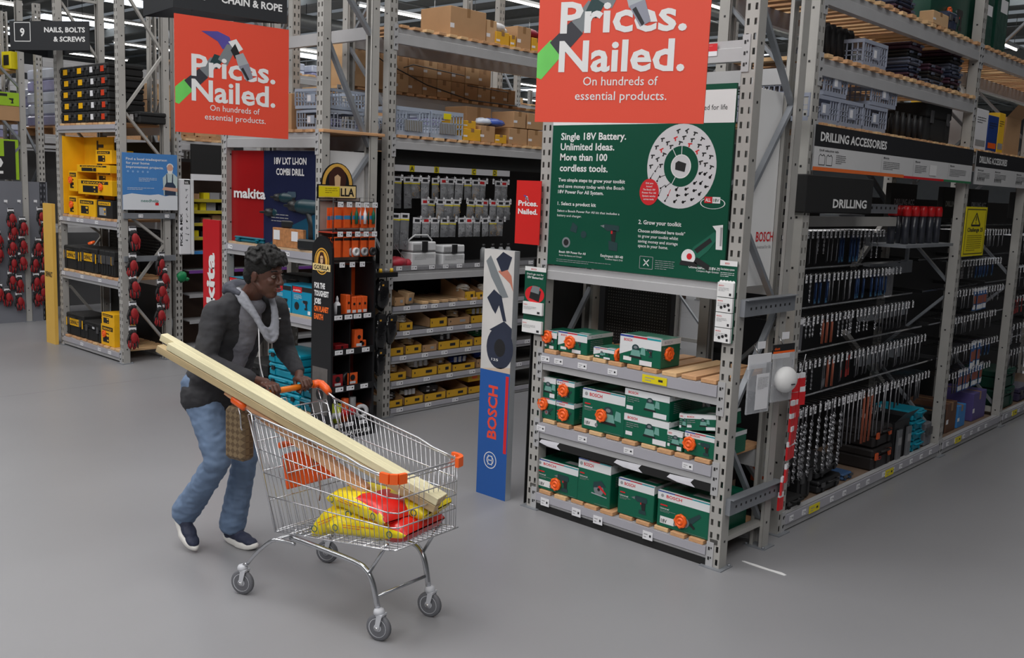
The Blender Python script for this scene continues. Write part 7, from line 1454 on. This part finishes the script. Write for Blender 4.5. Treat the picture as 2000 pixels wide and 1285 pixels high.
def jacket(b):
    m = JACK
    for t, w_, d_, o in ((-.05, .178, .122, 0), (.10, .178, .124, 0), (.30, .168, .120, 0), (.50, .168, .120, .0), (.70, .180, .120, 0), (.88, .182, .108, -.004), (1.0, .15, .09, -.01)): elo(b, SP0+SPD*t+NRM*o, (d_, w_, .17 if t < .8 else .11), m, SPD, 0, 28, 18)
    for s in (-1, 1):
        cap(b, SP0+SPD*.95+V((0, s*.05, 0)), SH[s]+V((0, -s*.01, -.012)), .082, .070, m, 20); cap(b, SH[s]+V((0, -s*.01, -.01)), EL[s], .070, .056, m, 20); cap(b, EL[s], WRI[s].lerp(EL[s], .10), .056, .040, m, 20); cap(b, WRI[s].lerp(EL[s], .22), WRI[s].lerp(EL[s], .08), .043, .039, m, 16)
    cap(b, SP0+V((0, -.085, -.045)), SP0+V((0, .085, -.045)), .122, .122, m, 24); elo(b, (-.42, 0, 1.425), (.06, .095, .06), m); elo(b, (-.385, 0, 1.455), (.045, .07, .05), m); elo(b, SP0+V((-.015, 0, .02)), (.135, .175, .17), m, SPD, 0, 28, 18)
link('jacket', blob(jacket, JACK, .007, 14, (.0055, 16), 'jacket'), pr)
def shirt(b):
    for t, w_, d_ in ((.12, .055, .125), (.3, .065, .132), (.5, .075, .136), (.7, .085, .139), (.9, .085, .128)): elo(b, SP0+SPD*t+NRM*.012+V((0, -.01, 0)), (d_, w_, .17), SHIRT, SPD, 0, 28, 18)
    elo(b, (-.30, 0, 1.40), (.07, .07, .05), SHIRT)
link('shirt', blob(shirt, SHIRT, .006, 8, (.0035, 22), 'shirt'), pr)
def hood(b):
    m = HOOD
    for k, (dr, r) in enumerate(((0, .017), (.016, .015), (.030, .012))):
        L = [(-.37-dr, -.02, 1.475), (-.335, -.062-dr*.5, 1.480), (-.265, -.074-dr*.5, 1.455-dr), (-.210+dr*.6, -.062, 1.385-dr), (-.172+dr*.9, -.034, 1.305-dr*1.5), (-.168+dr*.9, .0, 1.288-dr*1.8), (-.172+dr*.9, .034, 1.31-dr*1.5), (-.208+dr*.6, .066, 1.395-dr), (-.265, .078+dr*.5, 1.46-dr), (-.335, .064+dr*.5, 1.480), (-.37-dr, .02, 1.475)]
        P = smooth_path(L, 4)
        for i in range(len(P)-1): cap(b, P[i], P[i+1], r, r, m, 10)
link('hood', blob(hood, HOOD, .005, 3, (.0025, 34), 'hood'), pr)
HDK = M('hood_slate', (62, 64, 74), .85, 0, .1, 30, .25)
link('hood_back', blob(lambda b: (elo(b, (-.425, 0, 1.475), (.055, .095, .055), HDK), cap(b, V((-.40, -.07, 1.49)), V((-.29, -.085, 1.47)), .028, .014, HDK), cap(b, V((-.40, .07, 1.49)), V((-.29, .085, 1.47)), .028, .014, HDK)), HDK, .006, 6, (.004, 24), 'hood_back'), pr)
b = MB(); b.tube(smooth_path([(-.195, -.04, 1.33), (-.165, -.06, 1.25), (-.17, -.05, 1.12), (-.155, -.035, 1.03)]), .0035, PAPER, 5); b.build('drawstring', pr)
b = MB(); b.box(-.205, .075, 1.335, -.2, .105, 1.341, PAPER); b.build('chest_logo', pr)
def jeans(b):
    m = JEAN; elo(b, SP0+V((.01, 0, -.03)), (.11, .155, .11), m, V((.25, 0, 1)))
    for s in (-1, 1):
        cap(b, HIP[s]+V((0, 0, .0)), HIP[s].lerp(KN_[s], .5), .108, .088, m, 20); cap(b, HIP[s].lerp(KN_[s], .5), KN_[s], .088, .070, m, 20)
        mid = KN_[s].lerp(AN[s], .5); hem = AN[s]+(V((.0, 0, .02)) if s > 0 else V((.012, 0, .03))); cap(b, KN_[s], mid, .070, .070, m, 20); cap(b, mid, hem, .070, .078, m, 20)
    cap(b, HIP[-1]+V((-.01, .01, -.01)), HIP[1]+V((-.01, -.01, -.01)), .106, .106, m, 20)
def cut(me):          # open the hems with a flat cut above the shoes
    return me
link('jeans', blob(jeans, JEAN, .007, 5, (.007, 15), 'jeans'), pr)
NAVY = M('shoe_navy', (38, 44, 66), .7, 0, .1, 60, .3); SOLE = M('shoe_sole', (214, 212, 208), .5, 0, .05)
def shoe(T, nm):
    so = []; n = 26
    for k in range(n):
        a = 2*math.pi*k/n; x = math.cos(a); y = math.sin(a); so.append((x*.140+.085, (y*.046 if x > 0 else y*.037)*(1-.18*max(0, -x))*(1 if abs(x) < .9 else .97)))
    b = MB(); rows_ = [(.97, 0), (1.04, .008), (1.03, .024), (.96, .032)]; vs = []
    for sc_, z in rows_:
        for (x, y) in so: vs.append(T@V(((x-.085)*sc_+.085, y*sc_, z+.018*max(0, (x-.16)/.07)**2*(1 if z < .02 else .8)+.008*max(0, (-x)/.05))))
    fs = [(i*n+k, i*n+(k+1) % n, (i+1)*n+(k+1) % n, (i+1)*n+k) for i in range(3) for k in range(n)]+[tuple(range(n))[::-1], tuple(range(3*n, 4*n))]
    b.add(vs, fs, SOLE, True); s_ = b.build('sole', None)
    def up_(b):
        for (x, z, rx, ry, rz) in ((.0, .055, .05, .034, .045), (.05, .06, .06, .037, .042), (.11, .048, .06, .041, .032), (.165, .038, .05, .038, .024), (.0, .085, .038, .032, .03)): b.ell((x, 0, z), (rx, ry, rz), NAVY, T, 16, 10)
    u_ = link(nm, blob(up_, NAVY, .006, 4, (.001, 60), nm), pr); s_.parent = u_; KIDS.setdefault(u_.name, []).append(s_)
    return u_
shoe(Matrix.Translation((AN[1].x-.02, AN[1].y, .002))@Matrix.Rotation(.06, 4, 'Z'), 'shoe')
shoe(Matrix.Translation((-.815, -.115, .135))@Matrix.Rotation(-.1, 4, 'Z')@Matrix.Rotation(math.radians(37), 4, 'Y'), 'shoe')
# brown checked bag hung behind the handle
t = thing('handbag', 'brown checked handbag hanging between the jeans and the trolley', 'bag', (0, 0, 0)); t.matrix_world = TM@Matrix.Translation((-.115, -.215, .66))@Matrix.Rotation(.1, 4, 'Z')
CHK = M('bag_check', (116, 92, 64), .6, 0, 0); nt = CHK.node_tree; ck = nt.nodes.new('ShaderNodeTexChecker'); ck.inputs['Scale'].default_value = 42; ck.inputs['Color1'].default_value = (.20, .14, .075, 1); ck.inputs['Color2'].default_value = (.11, .07, .035, 1); tc = nt.nodes.new('ShaderNodeTexCoord'); mp = nt.nodes.new('ShaderNodeMapping'); mp.inputs['Rotation'].default_value = (.0, .78, .0); nt.links.new(tc.outputs['Object'], mp.inputs[0]); nt.links.new(mp.outputs[0], ck.inputs[0]); nt.links.new(ck.outputs[0], nt.nodes['Principled BSDF'].inputs[0])
b = MB(); b.cbox(-.07, -.045, 0, .07, .045, .27, CHK, .02); b.build('body', t); b = MB(); b.tube(smooth_path([(-.05, 0, .26), (-.035, 0, .33), (.02, 0, .345), (.05, 0, .26)]), .006, M('strap_tan', (90, 62, 44), .6), 6); b.build('strap', t)
